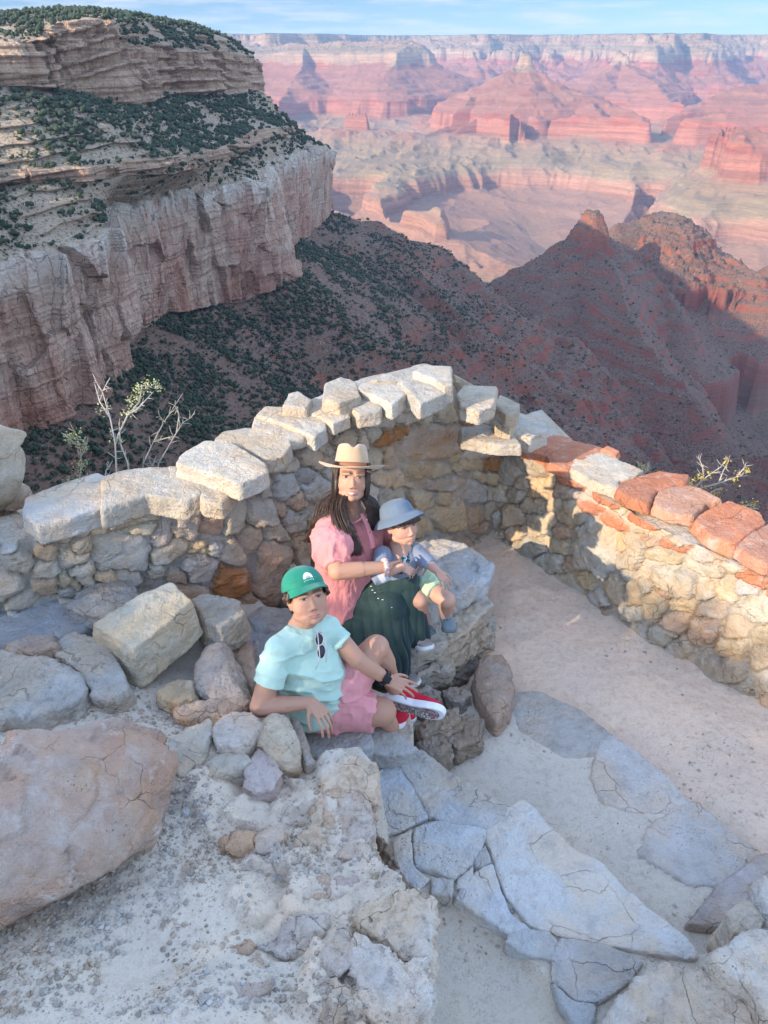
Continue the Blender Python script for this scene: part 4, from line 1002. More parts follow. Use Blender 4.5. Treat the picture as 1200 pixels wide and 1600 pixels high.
    root = empty(name, (float(xy[n // 2, 0]), float(xy[n // 2, 1]), 0), label, 'wall')
    V = V - np.array(root.location)
    mesh_np('masonry', V.reshape(-1, 3), grid_faces(V.shape[0], n), STONE, root, attrs={'Col': np.concatenate([Cc, Ctop])})
    return root
def local(root, pts): return np.asarray(pts) - np.array(root.location)
MORT = (.44, .40, .34)
wl = wall('stone_wall', 'higher pale limestone parapet curving behind the seated people, with thick cream capstones', 0, 11, seedsL, .27, 31, MORT)
wr = wall('stone_wall', 'lower parapet on the right of the dirt terrace, topped with red sandstone capstones', 11, 18, seedsR, .40, 47, (.56, .48, .38))

def cap(root, pts, z, th, col, seed, name='capstone', **kw):
    mx_ = sum(p[0] for p in pts) / len(pts); my_ = sum(p[1] for p in pts) / len(pts); pts = [(mx_ + (p[0] - mx_) * 1.05, my_ + (p[1] - my_) * 1.05) + tuple(p[2:]) for p in pts]
    P = pz(pts, z); P = local(root, P); th = th * .85
    o = polyrock(name, P, th, col, seed=seed, n=kw.pop('n', 110), parent=root, **kw)
    return o
capsL = [
 ([(38, 800), (42, 776), (90, 758), (150, 738), (170, 748), (165, 790), (110, 806), (60, 822)], 1.27, .12, 4),
 ([(160, 795), (160, 745), (200, 733), (268, 728), (300, 748), (312, 770), (285, 780), (230, 772)], 1.30, .13, 6),
 ([(268, 752), (262, 728), (300, 728), (345, 742), (366, 760), (345, 786), (318, 782), (305, 760)], 1.30, .10, 0),
 ([(276, 722), (290, 705), (322, 688), (362, 692), (412, 722), (414, 735), (372, 754), (330, 738)], 1.38, .11, 6),
 ([(336, 686), (350, 674), (388, 668), (446, 678), (452, 694), (440, 712), (412, 716), (370, 694)], 1.36, .10, 0),
 ([(396, 668), (400, 650), (440, 656), (474, 668), (476, 682), (450, 686)], 1.36, .07, 6),
 ([(402, 648), (418, 634), (470, 638), (506, 650), (508, 668), (490, 682), (452, 664)], 1.38, .10, 6),
 ([(442, 632), (450, 614), (466, 610), (488, 624), (478, 636)], 1.44, .09, 6),
 ([(470, 640), (492, 622), (540, 632), (545, 650), (520, 662), (500, 650)], 1.40, .08, 6),
 ([(504, 622), (508, 598), (532, 588), (556, 596), (562, 618), (530, 628)], 1.47, .13, 6),
 ([(545, 634), (552, 616), (580, 606), (596, 620), (594, 640), (560, 646)], 1.42, .10, 6),
 ([(552, 604), (590, 592), (630, 596), (638, 612), (612, 632), (592, 620)], 1.46, .10, 6),
 ([(580, 594), (600, 584), (650, 578), (690, 592), (696, 612), (655, 630), (640, 612), (625, 596)], 1.48, .11, 6),
 ([(645, 580), (665, 570), (705, 572), (706, 600), (694, 604), (676, 590)], 1.52, .13, 6),
 ([(714, 616), (726, 602), (776, 604), (770, 632), (748, 642), (720, 634)], 1.36, .10, 6),
 ([(772, 628), (782, 616), (812, 630), (808, 644), (790, 648)], 1.22, .10, 0),
 ([(780, 652), (808, 644), (852, 656), (854, 672), (828, 684), (800, 676)], 1.06, .12, 4),
 ([(770, 648), (786, 640), (806, 652), (798, 668), (778, 664)], 1.14, .12, 0),
 ([(720, 668), (756, 662), (800, 676), (814, 694), (780, 694), (724, 684)], 1.06, .09, 6),
]
for i, (pts, z, th, c) in enumerate(capsL):
    jz = [(p[0], p[1], z + .005 * math.sin(i * 3.1 + k * 2.3)) for k, p in enumerate(pts)]
    cap(wl, jz, z, th, c, 400 + i * 7, rough=.45, bev=.011, top_amp=.45, flare=.006)
capsR = [
 ([(815, 692), (822, 684), (846, 674), (892, 684), (890, 690), (852, 712), (815, 700)], .80, .075, 5),
 ([(856, 712), (864, 704), (896, 688), (942, 700), (938, 706), (904, 720), (888, 732), (860, 722)], .80, .075, 5),
 ([(894, 730), (898, 718), (944, 702), (962, 704), (966, 718), (1004, 734), (992, 742), (966, 750), (970, 764), (930, 752)], .80, .075, 6),
 ([(968, 764), (972, 754), (1002, 742), (1032, 736), (1074, 742), (1072, 752), (1026, 766), (1012, 786), (984, 776)], .82, .08, 5),
 ([(1022, 788), (1030, 768), (1062, 756), (1094, 762), (1126, 780), (1104, 786), (1082, 804), (1050, 800)], .81, .075, (.56, .32, .22)),
 ([(1088, 812), (1098, 802), (1140, 782), (1186, 800), (1194, 816), (1168, 832), (1148, 850), (1115, 838)], .82, .09, 5),
 ([(1152, 852), (1168, 836), (1200, 818), (1250, 832), (1260, 850), (1230, 872), (1200, 880), (1170, 866)], .81, .08, (.56, .30, .21)),
 ([(940, 700), (950, 696), (968, 704), (962, 712)], .82, .05, 5),
 ([(1235, 890), (1262, 860), (1330, 880), (1340, 900), (1290, 930)], .81, .08, 5),
]
for i, (pts, z, th, c) in enumerate(capsR):
    jz = [(p[0], p[1], z + .008 * math.sin(i * 3.1 + k * 2.3)) for k, p in enumerate(pts)]
    cap(wr, jz, z, th, c, 500 + i * 7, rough=.5, bev=.010, top_amp=.6)
print('walls', time.time() - t1)

# ---------------------------------------------------------------- rocks, slabs, bench
def rock(pts, z, th, col, seed, label, name='rock', cat='rock', group=None, **kw):
    o = polyrock(name, pz(pts, z), th, col, seed=seed, **kw); return tag(o, label, cat, group)
rock([(140, 974, .93), (222, 925, .99), (268, 908, 1.0), (300, 936, .98), (268, 968, .96), (210, 1014, .93)], 0, .20, (.64, .56, .42), 11, 'large cream squared block lying tilted below the left wall', 'stone_block', 'stone block', rough=.6, bev=.012, n=140, flare=.03)
rock([(297, 934), (325, 922), (372, 938), (382, 958), (345, 982), (318, 972)], .84, .16, 6, 12, 'white angular rock touching the right end of the cream squared block')
rock([(-90, 905, .84), (0, 894, .83), (48, 880, .83), (95, 925, .82), (140, 967, .80), (136, 985, .80), (90, 1002, .80), (0, 1012, .81), (-90, 1014, .82)], 0, .08, (.40, .41, .42), 13, 'smooth grey concrete slab at the left edge below the wall', 'concrete_slab', 'slab', rough=.12, bev=.006)
rock([(-60, 1012), (0, 1010), (100, 1030), (130, 1060), (136, 1078), (115, 1098), (60, 1115), (0, 1125), (-60, 1120)], .86, .15, (.54, .50, .44), 14, 'broad flat layered pale rock at the left edge above the red boulder', rough=1.2, n=140)
rock([(80, 1004), (120, 984), (165, 1000), (188, 1040), (200, 1075), (178, 1092), (142, 1086), (125, 1050), (88, 1026)], .84, .14, (.52, .48, .42), 15, 'flat grey rock wedged between the cream block and the layered rock')
rock([(5, 1007), (40, 990), (85, 986), (90, 1008), (60, 1018), (10, 1016)], .87, .07, 7, 16, 'long low reddish stone on the near edge of the concrete slab')
rock([(299, 1070), (306, 1030), (320, 1005), (350, 992), (372, 1030), (396, 1096), (385, 1106), (345, 1100)], .76, .30, (.54, .44, .36), 17, 'upright pink rock to the left of the boy\'s shoulder', dome=.04)
rock([(250, 1080), (275, 1060), (300, 1060), (304, 1088), (280, 1097), (255, 1092)], .78, .12, 1, 18, 'small yellowish stone left of the upright pink rock')
rock([(270, 1106), (300, 1092), (350, 1090), (378, 1102), (355, 1116), (300, 1122), (275, 1122)], .76, .12, 7, 19, 'low pink stone at the foot of the upright pink rock')
rock([(328, 992), (368, 985), (394, 1008), (402, 1045), (392, 1070), (366, 1030)], .66, .25, 3, 20, 'brown pitted rock behind the upright pink rock')
rock([(262, 1150), (300, 1135), (328, 1120), (331, 1140), (318, 1180), (285, 1212), (262, 1192)], .80, .12, 6, 21, 'pale split rock against the right end of the red boulder')
rock([(330, 1132), (350, 1115), (394, 1106), (410, 1128), (394, 1154), (372, 1170), (340, 1166)], .80, .16, (.60, .50, .41), 22, 'cream rounded rock with a brown vein beside the boy\'s elbow', rough=1.2)
rock([(285, 1215), (340, 1177), (380, 1172), (392, 1186), (350, 1207), (300, 1232)], .77, .09, 6, 23, 'thin pale flat stone below the veined cream rock')
rock([(404, 1152), (412, 1124), (428, 1117), (450, 1124), (462, 1152), (468, 1188), (440, 1194), (416, 1180)], .76, .18, (.62, .50, .36), 24, 'pointed cream and ochre rock under the boy\'s bent elbow', rough=1.5, dome=.05)
rock([(452, 1118), (464, 1116), (482, 1160), (491, 1192), (478, 1198), (464, 1170)], .68, .16, (.54, .45, .38), 25, 'narrow wedge of grey-pink rock right of the pointed rock')
rock([(375, 1228), (390, 1182), (402, 1164), (430, 1186), (441, 1206), (425, 1232), (395, 1238)], .76, .11, (.58, .46, .40), 26, 'pinkish three-cornered rock in front of the pointed rock')
rock([(345, 1305), (370, 1293), (395, 1297), (397, 1315), (372, 1328), (347, 1326)], .83, .06, 3, 27, 'left one of two small pink stones lying in the dust of the ledge')
rock([(398, 1310), (420, 1290), (442, 1295), (440, 1310), (422, 1328), (402, 1326)], .82, .06, (.60, .50, .42), 28, 'right one of two small pink stones lying in the dust of the ledge')
PALE = (.63, .53, .42)
out = [([(498, 1212), (510, 1174), (535, 1167), (552, 1179), (580, 1190), (587, 1215), (578, 1238), (560, 1230), (530, 1222), (508, 1232)], .78, .40, PALE, 'jagged pale crest rock at the far tip of the ledge'),
 ([(488, 1262), (506, 1234), (546, 1224), (580, 1240), (577, 1290), (562, 1328), (528, 1342), (506, 1330), (500, 1290)], .77, .42, (.60, .48, .38), 'tall cracked pale rock along the ledge edge, next after the crest rock'),
 ([(445, 1332), (470, 1292), (498, 1262), (503, 1300), (500, 1346), (480, 1352), (458, 1346)], .79, .14, PALE, 'flat pale slab leaning on the left of the tall cracked rock'),
 ([(558, 1366), (556, 1338), (585, 1322), (596, 1345), (593, 1374), (575, 1384)], .76, .36, (.58, .46, .32), 'tan block with a worn face at the bend of the ledge edge'),
 ([(576, 1302), (590, 1293), (612, 1312), (613, 1336), (626, 1364), (610, 1378), (598, 1370), (594, 1338)], .56, .25, (.34, .25, .18), 'dark brown broken rock low against the side of the ledge'),
 ([(508, 1398), (530, 1372), (556, 1368), (566, 1386), (545, 1402), (520, 1412)], .80, .10, (.56, .44, .36), 'small split pinkish rock left of the tan block'),
 ([(438, 1398), (470, 1371), (483, 1376), (482, 1404), (474, 1416), (440, 1426)], .83, .10, PALE, 'square pale rock with a dark crack on its right, midway along the ledge'),
 ([(478, 1410), (488, 1386), (505, 1376), (514, 1394), (502, 1412)], .81, .08, 3, 'small brown-sided stone wedged right of the square pale rock'),
 ([(556, 1428), (590, 1396), (620, 1382), (650, 1388), (656, 1404), (674, 1406), (671, 1480), (664, 1500), (622, 1500), (600, 1474), (565, 1448)], .90, .55, (.66, .57, .46), 'big smooth cream rock forming the corner of the ledge above the steps'),
 ([(400, 1477), (450, 1434), (500, 1426), (506, 1450), (472, 1490), (446, 1508), (415, 1494)], .87, .09, (.58, .54, .50), 'flat grey-lilac rock set in the ledge dust'),
 ([(470, 1532), (500, 1482), (528, 1440), (550, 1460), (560, 1500), (542, 1524), (486, 1540)], .90, .12, (.62, .57, .52), 'three-sided whitish rock with a rusty line along its lower edge'),
 ([(458, 1558), (480, 1544), (542, 1530), (562, 1562), (542, 1592), (500, 1612), (470, 1600)], .91, .12, PALE, 'blocky cream rock at the bottom of the picture below the rusty line'),
 ([(560, 1462), (600, 1478), (622, 1504), (666, 1506), (667, 1560), (640, 1602), (600, 1612), (566, 1582), (550, 1524)], .91, .6, (.64, .56, .47), 'scuffed white-patched rock on the ledge edge near the bottom'),
 ([(480, 1622), (560, 1598), (640, 1606), (670, 1596), (680, 1720), (480, 1720)], .93, .6, PALE, 'cream rock cut by the bottom edge of the picture'),
 ([(365, 1478), (382, 1462), (398, 1470), (390, 1492), (374, 1496)], .88, .05, 3, 'small pink stone left of the flat grey-lilac rock'),
 ([(385, 1500), (405, 1490), (412, 1506), (398, 1514)], .89, .04, PALE, 'tiny pale stone below the flat grey-lilac rock'),
 ([(350, 1566), (385, 1540), (420, 1534), (415, 1552), (380, 1566), (360, 1576)], .93, .04, (.60, .46, .36), 'thin orange-edged stone half buried in the ledge dust')]
for i, (pts, z, th, c, lb) in enumerate(out):
    mx_ = sum(p[0] for p in pts) / len(pts); my_ = sum(p[1] for p in pts) / len(pts); pts = [(mx_ + (p[0] - mx_) * 1.10, my_ + (p[1] - my_) * 1.08) for p in pts]; rock(pts, z, th, c, 60 + i * 3, lb, rough=2.1, n=140, flare=.0, bev=.008)
# the red boulder
MR = stone_material('red_boulder_stone', 1.0); nt_ = NT.__new__(NT); nt_.m = MR; nt_.t = MR.node_tree; nt_.b = [q for q in nt_.t.nodes if q.type == 'BSDF_PRINCIPLED'][0]
pb = nt_.n('NewGeometry').outputs['Position']; prev = nt_.b.inputs['Base Color'].links[0].from_socket
lay = nt_.noise(nt_.scale(pb, (2.2, 2.2, 7)), 1, 6, .65, .6); bl_ = nt_.noise(pb, 7, 6, .7)
q1 = nt_.mix(nt_.rng(lay, .46, .62), prev, nt_.mix(.45, prev, (.50, .27, .17))); q1 = nt_.mix(nt_.math('MULTIPLY', nt_.rng(bl_, .60, .66), .7), q1, (.68, .60, .54)); q1 = nt_.mix(nt_.math('MULTIPLY', nt_.rng(nt_.noise(pb, 3.1, 5, .7), .54, .64), .55), q1, (.40, .32, .30))
nt_.t.links.new(q1, nt_.b.inputs['Base Color'])
rb = boulder('red_boulder', (0, 0, 0), (1.12, .60, .56), (8, 10, 48), (.52, .385, .30), seed=5, planes=11, lv=6, cut=(.74, .95), rough=1.6, mat=MR)
c_ = at_z(120, 1275, 1.0); rb.location = c_.tolist(); tag(rb, 'large rounded pink and orange boulder at the left edge of the ledge', 'boulder')
rb.location = at_z(20, 1308, 1.0).tolist(); rb.rotation_euler = (0, 0, 0)
# slabs of the steps
SL = (.58, .57, .54)
slabs = [([(820, 1255), (838, 1265), (860, 1290), (900, 1330), (940, 1350), (985, 1395), (1010, 1420), (1060, 1455), (1083, 1475), (1078, 1490), (1035, 1485), (950, 1470), (880, 1455), (830, 1440), (800, 1400), (780, 1350), (763, 1310), (772, 1282)], .365, .09, (.66, .62, .56), 'largest slab, long and pale, running diagonally to a point at the middle of the steps'),
 ([(452, 1150), (520, 1122), (570, 1116), (580, 1165), (520, 1184), (486, 1180)], .46, .14, SL, 'grey slab the boy sits on'),
 ([(572, 1118), (618, 1140), (650, 1168), (610, 1180), (582, 1176)], .42, .1, (.50, .47, .42), 'grey-brown slab under the boy\'s red shoe'),
 ([(582, 1212), (620, 1192), (640, 1222), (666, 1275), (640, 1290), (600, 1302), (580, 1270)], .37, .05, (.52, .53, .53), 'smooth blue-grey slab beside the crest rock'),
 ([(616, 1186), (660, 1172), (718, 1220), (702, 1236), (682, 1268), (670, 1274), (644, 1220)], .38, .07, (.52, .48, .42), 'slab with a brown edge at the top of the steps'),
 ([(690, 1242), (725, 1224), (780, 1252), (790, 1265), (762, 1290), (700, 1284), (680, 1274)], .375, .07, SL, 'pale slab touching the far tip of the largest slab'),
 ([(650, 1294), (682, 1282), (758, 1294), (755, 1312), (735, 1348), (710, 1368), (652, 1350), (646, 1312)], .37, .06, (.58, .58, .56), 'roundish swirled slab left of the largest slab'),
 ([(612, 1312), (643, 1297), (646, 1350), (668, 1370), (650, 1388), (628, 1370), (616, 1342)], .365, .05, (.54, .52, .49), 'narrow slab against the dark brown broken rock'),
 ([(672, 1368), (710, 1372), (708, 1402), (672, 1394)], .365, .06, SL, 'small square slab at the corner of the paving above the dust'),
 ([(737, 1342), (760, 1318), (766, 1345), (744, 1358)], .368, .05, (.60, .60, .58), 'small whitish slab left of the largest slab'),
 ([(712, 1386), (714, 1372), (738, 1350), (742, 1366), (728, 1388)], .365, .05, (.62, .62, .60), 'tiny white slab below the swirled slab'),
 ([(716, 1402), (746, 1362), (770, 1352), (786, 1396), (800, 1430), (826, 1448), (796, 1456), (742, 1424)], .365, .07, (.58, .58, .57), 'long blue-grey slab along the left side of the largest slab'),
 ([(790, 1472), (800, 1450), (858, 1452), (872, 1468), (866, 1500), (832, 1494)], .365, .07, SL, 'middle slab on the near edge of the paving'),
 ([(866, 1502), (876, 1466), (950, 1478), (1000, 1502), (985, 1530), (940, 1563), (902, 1560), (864, 1530)], .37, .07, (.55, .54, .52), 'pale blotched slab below the largest slab'),
 ([(864, 1536), (898, 1562), (930, 1570), (926, 1600), (900, 1604), (880, 1570)], .362, .06, (.52, .52, .50), 'small slab at the lower end of the paving edge')]
for i, (pts, z, th, c, lb) in enumerate(slabs):
    mx_ = sum(p[0] for p in pts) / len(pts); my_ = sum(p[1] for p in pts) / len(pts); pts = [(mx_ + (p[0] - mx_) * 1.075 + 1.5 * math.sin(i + k * 2.1), my_ + (p[1] - my_) * 1.085) for k, p in enumerate(pts)]; z = .335 + (z - .365) * .5 if z < .40 else z
    rock(pts, z, th, c, 140 + i * 5, lb, 'paving_slab', 'paving slab', 'slabs paving the rough steps', rough=.55, bev=.010, n=130, flare=.0)
low = [([(932, 1212), (945, 1166), (960, 1157), (985, 1170), (1010, 1190), (1040, 1215), (1070, 1250), (1064, 1262), (1000, 1262), (944, 1246)], .128, .05, (.60, .55, .49), 'far pale slab on the lower sandy step'),
 ([(1076, 1262), (1090, 1258), (1120, 1285), (1175, 1325), (1182, 1336), (1140, 1376), (1080, 1372), (1010, 1330), (1024, 1290)], .128, .05, (.60, .55, .49), 'near pale slab on the lower sandy step'),
 ([(800, 1086), (850, 1088), (900, 1110), (952, 1150), (930, 1172), (880, 1178), (820, 1142)], .122, .04, (.58, .53, .46), 'dusty slab at the far end of the lower sandy step'),
 ([(1088, 1434), (1130, 1382), (1190, 1342), (1250, 1340), (1240, 1420), (1140, 1442)], .16, .10, (.50, .44, .40), 'grey-pink slab at the right edge below the lower step')]
for i, (pts, z, th, c, lb) in enumerate(low):
    mx_ = sum(p[0] for p in pts) / len(pts); my_ = sum(p[1] for p in pts) / len(pts); pts = [(mx_ + (p[0] - mx_) * 1.16, my_ + (p[1] - my_) * 1.18) for p in pts]; rock(pts, z - .019, th, c, 230 + i * 5, lb, 'paving_slab', 'paving slab', 'slabs on the lower step', rough=.45, bev=.012, n=130, flare=.02)
rock([(936, 1600), (990, 1532), (1040, 1496), (1080, 1510), (1130, 1532), (1170, 1572), (1190, 1640), (940, 1680)], .48, .25, (.60, .52, .43), 301, 'broad cream rock at the bottom right corner', rough=1.2, n=140)
rock([(1108, 1494), (1150, 1455), (1182, 1440), (1250, 1450), (1250, 1620), (1192, 1592), (1172, 1540), (1122, 1512)], .56, .35, (.60, .54, .46), 302, 'pale rock on the right edge beside the broad cream rock', rough=1.2, n=140)
rock([(1138, 1425), (1155, 1408), (1185, 1405), (1196, 1430), (1176, 1452), (1146, 1456)], .46, .25, (.60, .50, .38), 303, 'small round tan rock above the pale rock on the right edge', dome=.03)
rock([(1180, 1372), (1205, 1352), (1250, 1370), (1240, 1420), (1200, 1420), (1184, 1400)], .52, .30, (.58, .55, .50), 304, 'grey-white rock cut by the right edge of the picture')
rock([(742, 1045), (758, 1022), (783, 1020), (798, 1040), (806, 1072), (796, 1108), (776, 1130), (758, 1110), (746, 1078)], .20, .22, (.42, .33, .26), 305, 'oval red-brown rock standing at the foot of the stone bench', rough=.7, dome=.03)
for i, (pts, z, lb) in enumerate([([(648, 1130), (690, 1108), (716, 1104), (724, 1124), (690, 1142), (664, 1150)], .30, 'dark purple-brown rock in front of the red shoe'), ([(700, 1148), (728, 1120), (750, 1122), (748, 1150), (716, 1168)], .22, 'dark chipped rock between the red shoe and the oval rock'),
        ([(652, 1160), (690, 1146), (704, 1160), (690, 1182), (664, 1178)], .28, 'dark chipped rock below the toe of the red shoe'), ([(690, 1078), (720, 1070), (740, 1084), (724, 1100), (700, 1098)], .18, 'brown rock under the lowest layer of the bench'), ([(640, 1078), (668, 1066), (688, 1080), (672, 1100), (646, 1100)], .22, 'brown rock between the woman\'s hem and the red shoe')]):
    rock(pts, z, .2, (.36, .30, .24), 310 + i * 3, lb, rough=1.8)
# bench of three stone layers
bench = empty('stone_bench', (.25, 3.5, 0), 'rough stone bench of three stacked layers the woman and child sit on', 'bench')
for i, (pts, z, th, c, nm, ro) in enumerate([
    ([(480, 900), (540, 862), (655, 846), (690, 839), (722, 846), (750, 862), (774, 882), (766, 900), (722, 926), (690, 946), (664, 958), (640, 955), (560, 992), (500, 985)], .50, .13, (.56, .55, .53), 'seat_slab', .8),
    ([(500, 1000), (560, 980), (640, 965), (700, 960), (752, 925), (770, 940), (744, 975), (690, 1008), (660, 1018), (600, 1015), (520, 1030)], .37, .14, (.54, .47, .38), 'stone_layer', 1.4),
    ([(520, 1040), (590, 1000), (640, 1005), (700, 998), (772, 955), (779, 985), (740, 1010), (700, 1042), (644, 1060), (612, 1048)], .24, .15, (.50, .43, .34), 'stone_layer', 2.0),
    ([(540, 1060), (600, 1040), (640, 1040), (700, 1030), (750, 1000), (740, 1040), (700, 1070), (640, 1085), (580, 1090)], .10, .12, (.36, .31, .26), 'footing', 2.0)]):
    polyrock(nm, local(bench, pz(pts, z)), th, c, seed=330 + i * 9, n=160, rough=ro, parent=bench, bev=.015, flare=-.01 if i else .0)
# slabs behind the boy
rock([(372, 990), (400, 966), (440, 962), (470, 980), (450, 1060), (420, 1080), (398, 1050)], .50, .10, (.48, .50, .52), 350, 'blue-grey slab behind the boy\'s back', rough=.7)
rock([(385, 962), (410, 945), (455, 950), (462, 972), (430, 985), (400, 980)], .53, .10, (.50, .51, .50), 351, 'small grey slab between the boy\'s cap and the wall', rough=.7)
rock([(100, 944), (140, 912), (180, 900), (215, 915), (225, 945), (180, 965), (130, 960)], .86, .25, (.44, .41, .37), 352, 'rounded grey rock at the foot of the wall behind the cream block', dome=.04)
# stone pillar on the left edge
pil = empty('stone_pillar', (-1.65, 2.8, .7), 'pale stone pillar at the left edge where the wall begins', 'pillar')
for i, (px, py, z, dim, rot, c) in enumerate([(20, 842, .98, (.42, .34, .30), (0, 5, 20), 0), (-8, 742, 1.34, (.36, .34, .42), (0, -8, 12), 6), (-22, 690, 1.58, (.34, .3, .2), (5, 0, 30), 0), (-60, 830, 1.05, (.5, .45, .6), (0, 0, 0), 3), (22, 776, 1.17, (.16, .2, .12), (0, 0, 0), 3)]):
    p = at_z(px, py, z) - np.array(pil.location)
    boulder('pillar_stone', tuple(p), dim, rot, c, seed=370 + i, planes=12, lv=4, cut=(.6, .8), parent=pil)
print('rocks', time.time() - t1)

# ---------------------------------------------------------------- gravel and pebbles
r = np.random.default_rng(9)
def gh(p): return ground_h(p[:, 0], p[:, 1])[0]
zones = [((-100, 1240, 680, 1600), .9, 3800), ((250, 1150, 500, 1400), .8, 900), ((660, 1400, 920, 1600), .27, 420), ((560, 1100, 1200, 1450), .1, 260), ((760, 840, 1200, 1280), 0, 420), ((0, 1080, 300, 1200), .8, 500), ((180, 1040, 280, 1130), .76, 220), ((640, 1060, 780, 1200), .12, 260)]
pp = []
for (x0, y0, x1, y1), z, n in zones:
    q = at_z(r.uniform(x0, x1, n * 3), r.uniform(y0, y1, n * 3), z); w = sstep(-.25, .35, fbm(q[:, 0] * 2.5, q[:, 1] * 2.5, o=3, s=160)); q = q[r.random(len(q)) < w * .75][:n]; pp.append(q)
# thick along the foot of the boulder
bl = pz([(-20, 1490), (60, 1440), (120, 1400), (190, 1340), (240, 1290), (275, 1240), (290, 1215), (275, 1260), (330, 1260)], .8)
t_ = r.random(700) * (len(bl) - 1); i_ = t_.astype(int); q = bl[i_] * (1 - (t_ - i_))[:, None] + bl[np.minimum(i_ + 1, len(bl) - 1)] * (t_ - i_)[:, None]; q[:, :2] += r.normal(0, .045, (700, 2)) + [.02, -.02]; pp.append(q)
pp = np.concatenate(pp); pp[:, 2] = gh(pp)
iv, if_ = ico(1); vs = [iv * (1 + .3 * np.random.default_rng(i).normal(size=(len(iv), 1))) * [1, .8, .55] for i in range(8)]
k_ = r.integers(0, 8, len(pp)); sz = .0028 + .0085 * r.random(len(pp)) ** 3.2; sz[r.random(len(pp)) < .012] *= 1.9
Vs, Cs = [], []
for i, p in enumerate(pp):
    a = r.random() * 6.28; c, s_ = math.cos(a), math.sin(a); v = vs[k_[i]] * sz[i]
    Vs.append(np.stack([v[:, 0] * c - v[:, 1] * s_, v[:, 0] * s_ + v[:, 1] * c, v[:, 2] + sz[i] * .25], -1) + p)
colp = np.array([(.56, .51, .44), (.50, .44, .37), (.60, .56, .50), (.52, .44, .36), (.42, .37, .32)])[r.integers(0, 5, len(pp))] * r.uniform(.85, 1.12, (len(pp), 1))
Fp = (if_[None] + (np.arange(len(pp)) * len(iv))[:, None, None]).reshape(-1, 3)
o = mesh_np('gravel', np.concatenate(Vs), Fp, STONE, smooth=False, attrs={'Col': np.repeat(colp, len(iv), 0)}); tag(o, kind='stuff')
print('near', time.time() - t1)
# ================================================================ junipers on the bank behind and left of the look-out (they shade the terrace)
def juniper(name, base, h, rad, seed, label):
    r = np.random.default_rng(seed)
    root = empty(name, base, label, 'tree', 'junipers on the bank behind the look-out')
    g = Geo(); tips = []
    tp = np.array([(0, 0, -.3), (.05, .02, .3 * h), (-.04, .05, .6 * h), (.02, 0, .85 * h)]); g.add(*tube(tp, [.14, .10, .06, .02], 8))
    for i in range(16):
        z = h * r.uniform(.12, .85); a = r.random() * 6.28; L = rad * r.uniform(.5, .95) * (1 - .45 * z / h)
        p0 = np.array([0, 0, z]); p1 = p0 + [math.cos(a) * L * .6, math.sin(a) * L * .6, .12 * L]; p2 = p0 + [math.cos(a) * L, math.sin(a) * L, .35 * L]
        g.add(*tube([p0, p1, p2], [.04, .025, .008], 5)); tips += [p1, p2, (p1 + p2) / 2]
    g.build('trunk', BARK, root)
    V, F = [], []; n = 0
    C = []
    for i in range(150):
        z = h * r.uniform(.05, 1.0) ** .9; a = r.random() * 6.28; rr_ = rad * math.sqrt(r.random()) * (1.05 - .6 * (z / h) ** 2)
        C.append((math.cos(a) * rr_, math.sin(a) * rr_, z))
    C = np.concatenate([np.array(C), np.array(tips)])
    for c in C:
        m = 90; q = c + r.normal(size=(m, 3)) * [.15, .15, .13]
        d = r.normal(size=(m, 3)); d /= np.linalg.norm(d, axis=1)[:, None]; e = np.cross(d, r.normal(size=(m, 3))); e /= np.linalg.norm(e, axis=1)[:, None]
        s_ = r.uniform(.02, .045, (m, 1)); v = np.stack([q - d * s_, q + e * s_ * .4, q + d * s_, q - e * s_ * .4], 1).reshape(-1, 3)
        V.append(v); F.append(np.arange(m * 4).reshape(-1, 4) + n); n += m * 4
    mesh_np('crown', np.concatenate(V), np.concatenate(F), JUN2, root, smooth=False)
    return root
mb = NT('juniper_bark'); mb.set('Base Color', mb.mix(mb.noise(mb.scale(mb.coord(), (30, 30, 4)), 1, 4), (.20, .15, .11), (.36, .30, .25))); BARK = mb.m
mj = NT('juniper_foliage'); mj.set('Base Color', mj.mix(mj.noise(mj.coord(), 4, 3), (.05, .075, .035), (.09, .11, .05))); JUN2 = mj.m
def aq(a, q): return (.8 * a + .6 * q, .6 * a - .8 * q)
for i, (a, q, top) in enumerate([(a_0, q_0, t_0 + .20) for a_0, q_0, t_0 in [(-6.2, -3.9, 3.95), (-6.6, -2.75, 3.80), (-6.1, -1.7, 3.95), (-6.5, -.6, 4.2), (-6.2, .6, 4.2), (-6.8, 1.9, 4.4), (-6.4, -5.2, 4.1)]]):
    x, y = aq(a, q); b = 1.9
    juniper('juniper_tree', (x, y, b), top - b, 1.0, 900 + i, 'bushy green juniper on the bank that shades the terrace from the left')
# ================================================================ people
t1 = time.time()
def nv(v): v = np.asarray(v, float); return v / (np.linalg.norm(v) + 1e-12)
def T(px, py, t): return at_t(px, py, t)
def frame(f, u):
    """columns: side, forward, up"""
    f = nv(f); u = np.asarray(u, float); u = nv(u - f * (u @ f)); s = np.cross(f, u); return np.stack([s, f, u], 1)
def p_ell(c, r, M=None, lv=3):
    v, f = ico(lv); v = v * np.asarray(r)
    if M is not None: v = v @ np.asarray(M).T
    return v + np.asarray(c), f
def p_cap(a, ra, b, rb, lv=3):
    """tapered capsule"""
    a, b = np.asarray(a, float), np.asarray(b, float); d = nv(b - a); s = nv(np.cross(d, [.3, .5, .81])); w = np.cross(d, s)
    v, f = ico(lv); M = np.stack([s, w, d], 1); up = v[:, 2:3] > 0
    V = np.where(up, v * rb, v * ra) @ M.T + np.where(up, b, a)
    return V, f
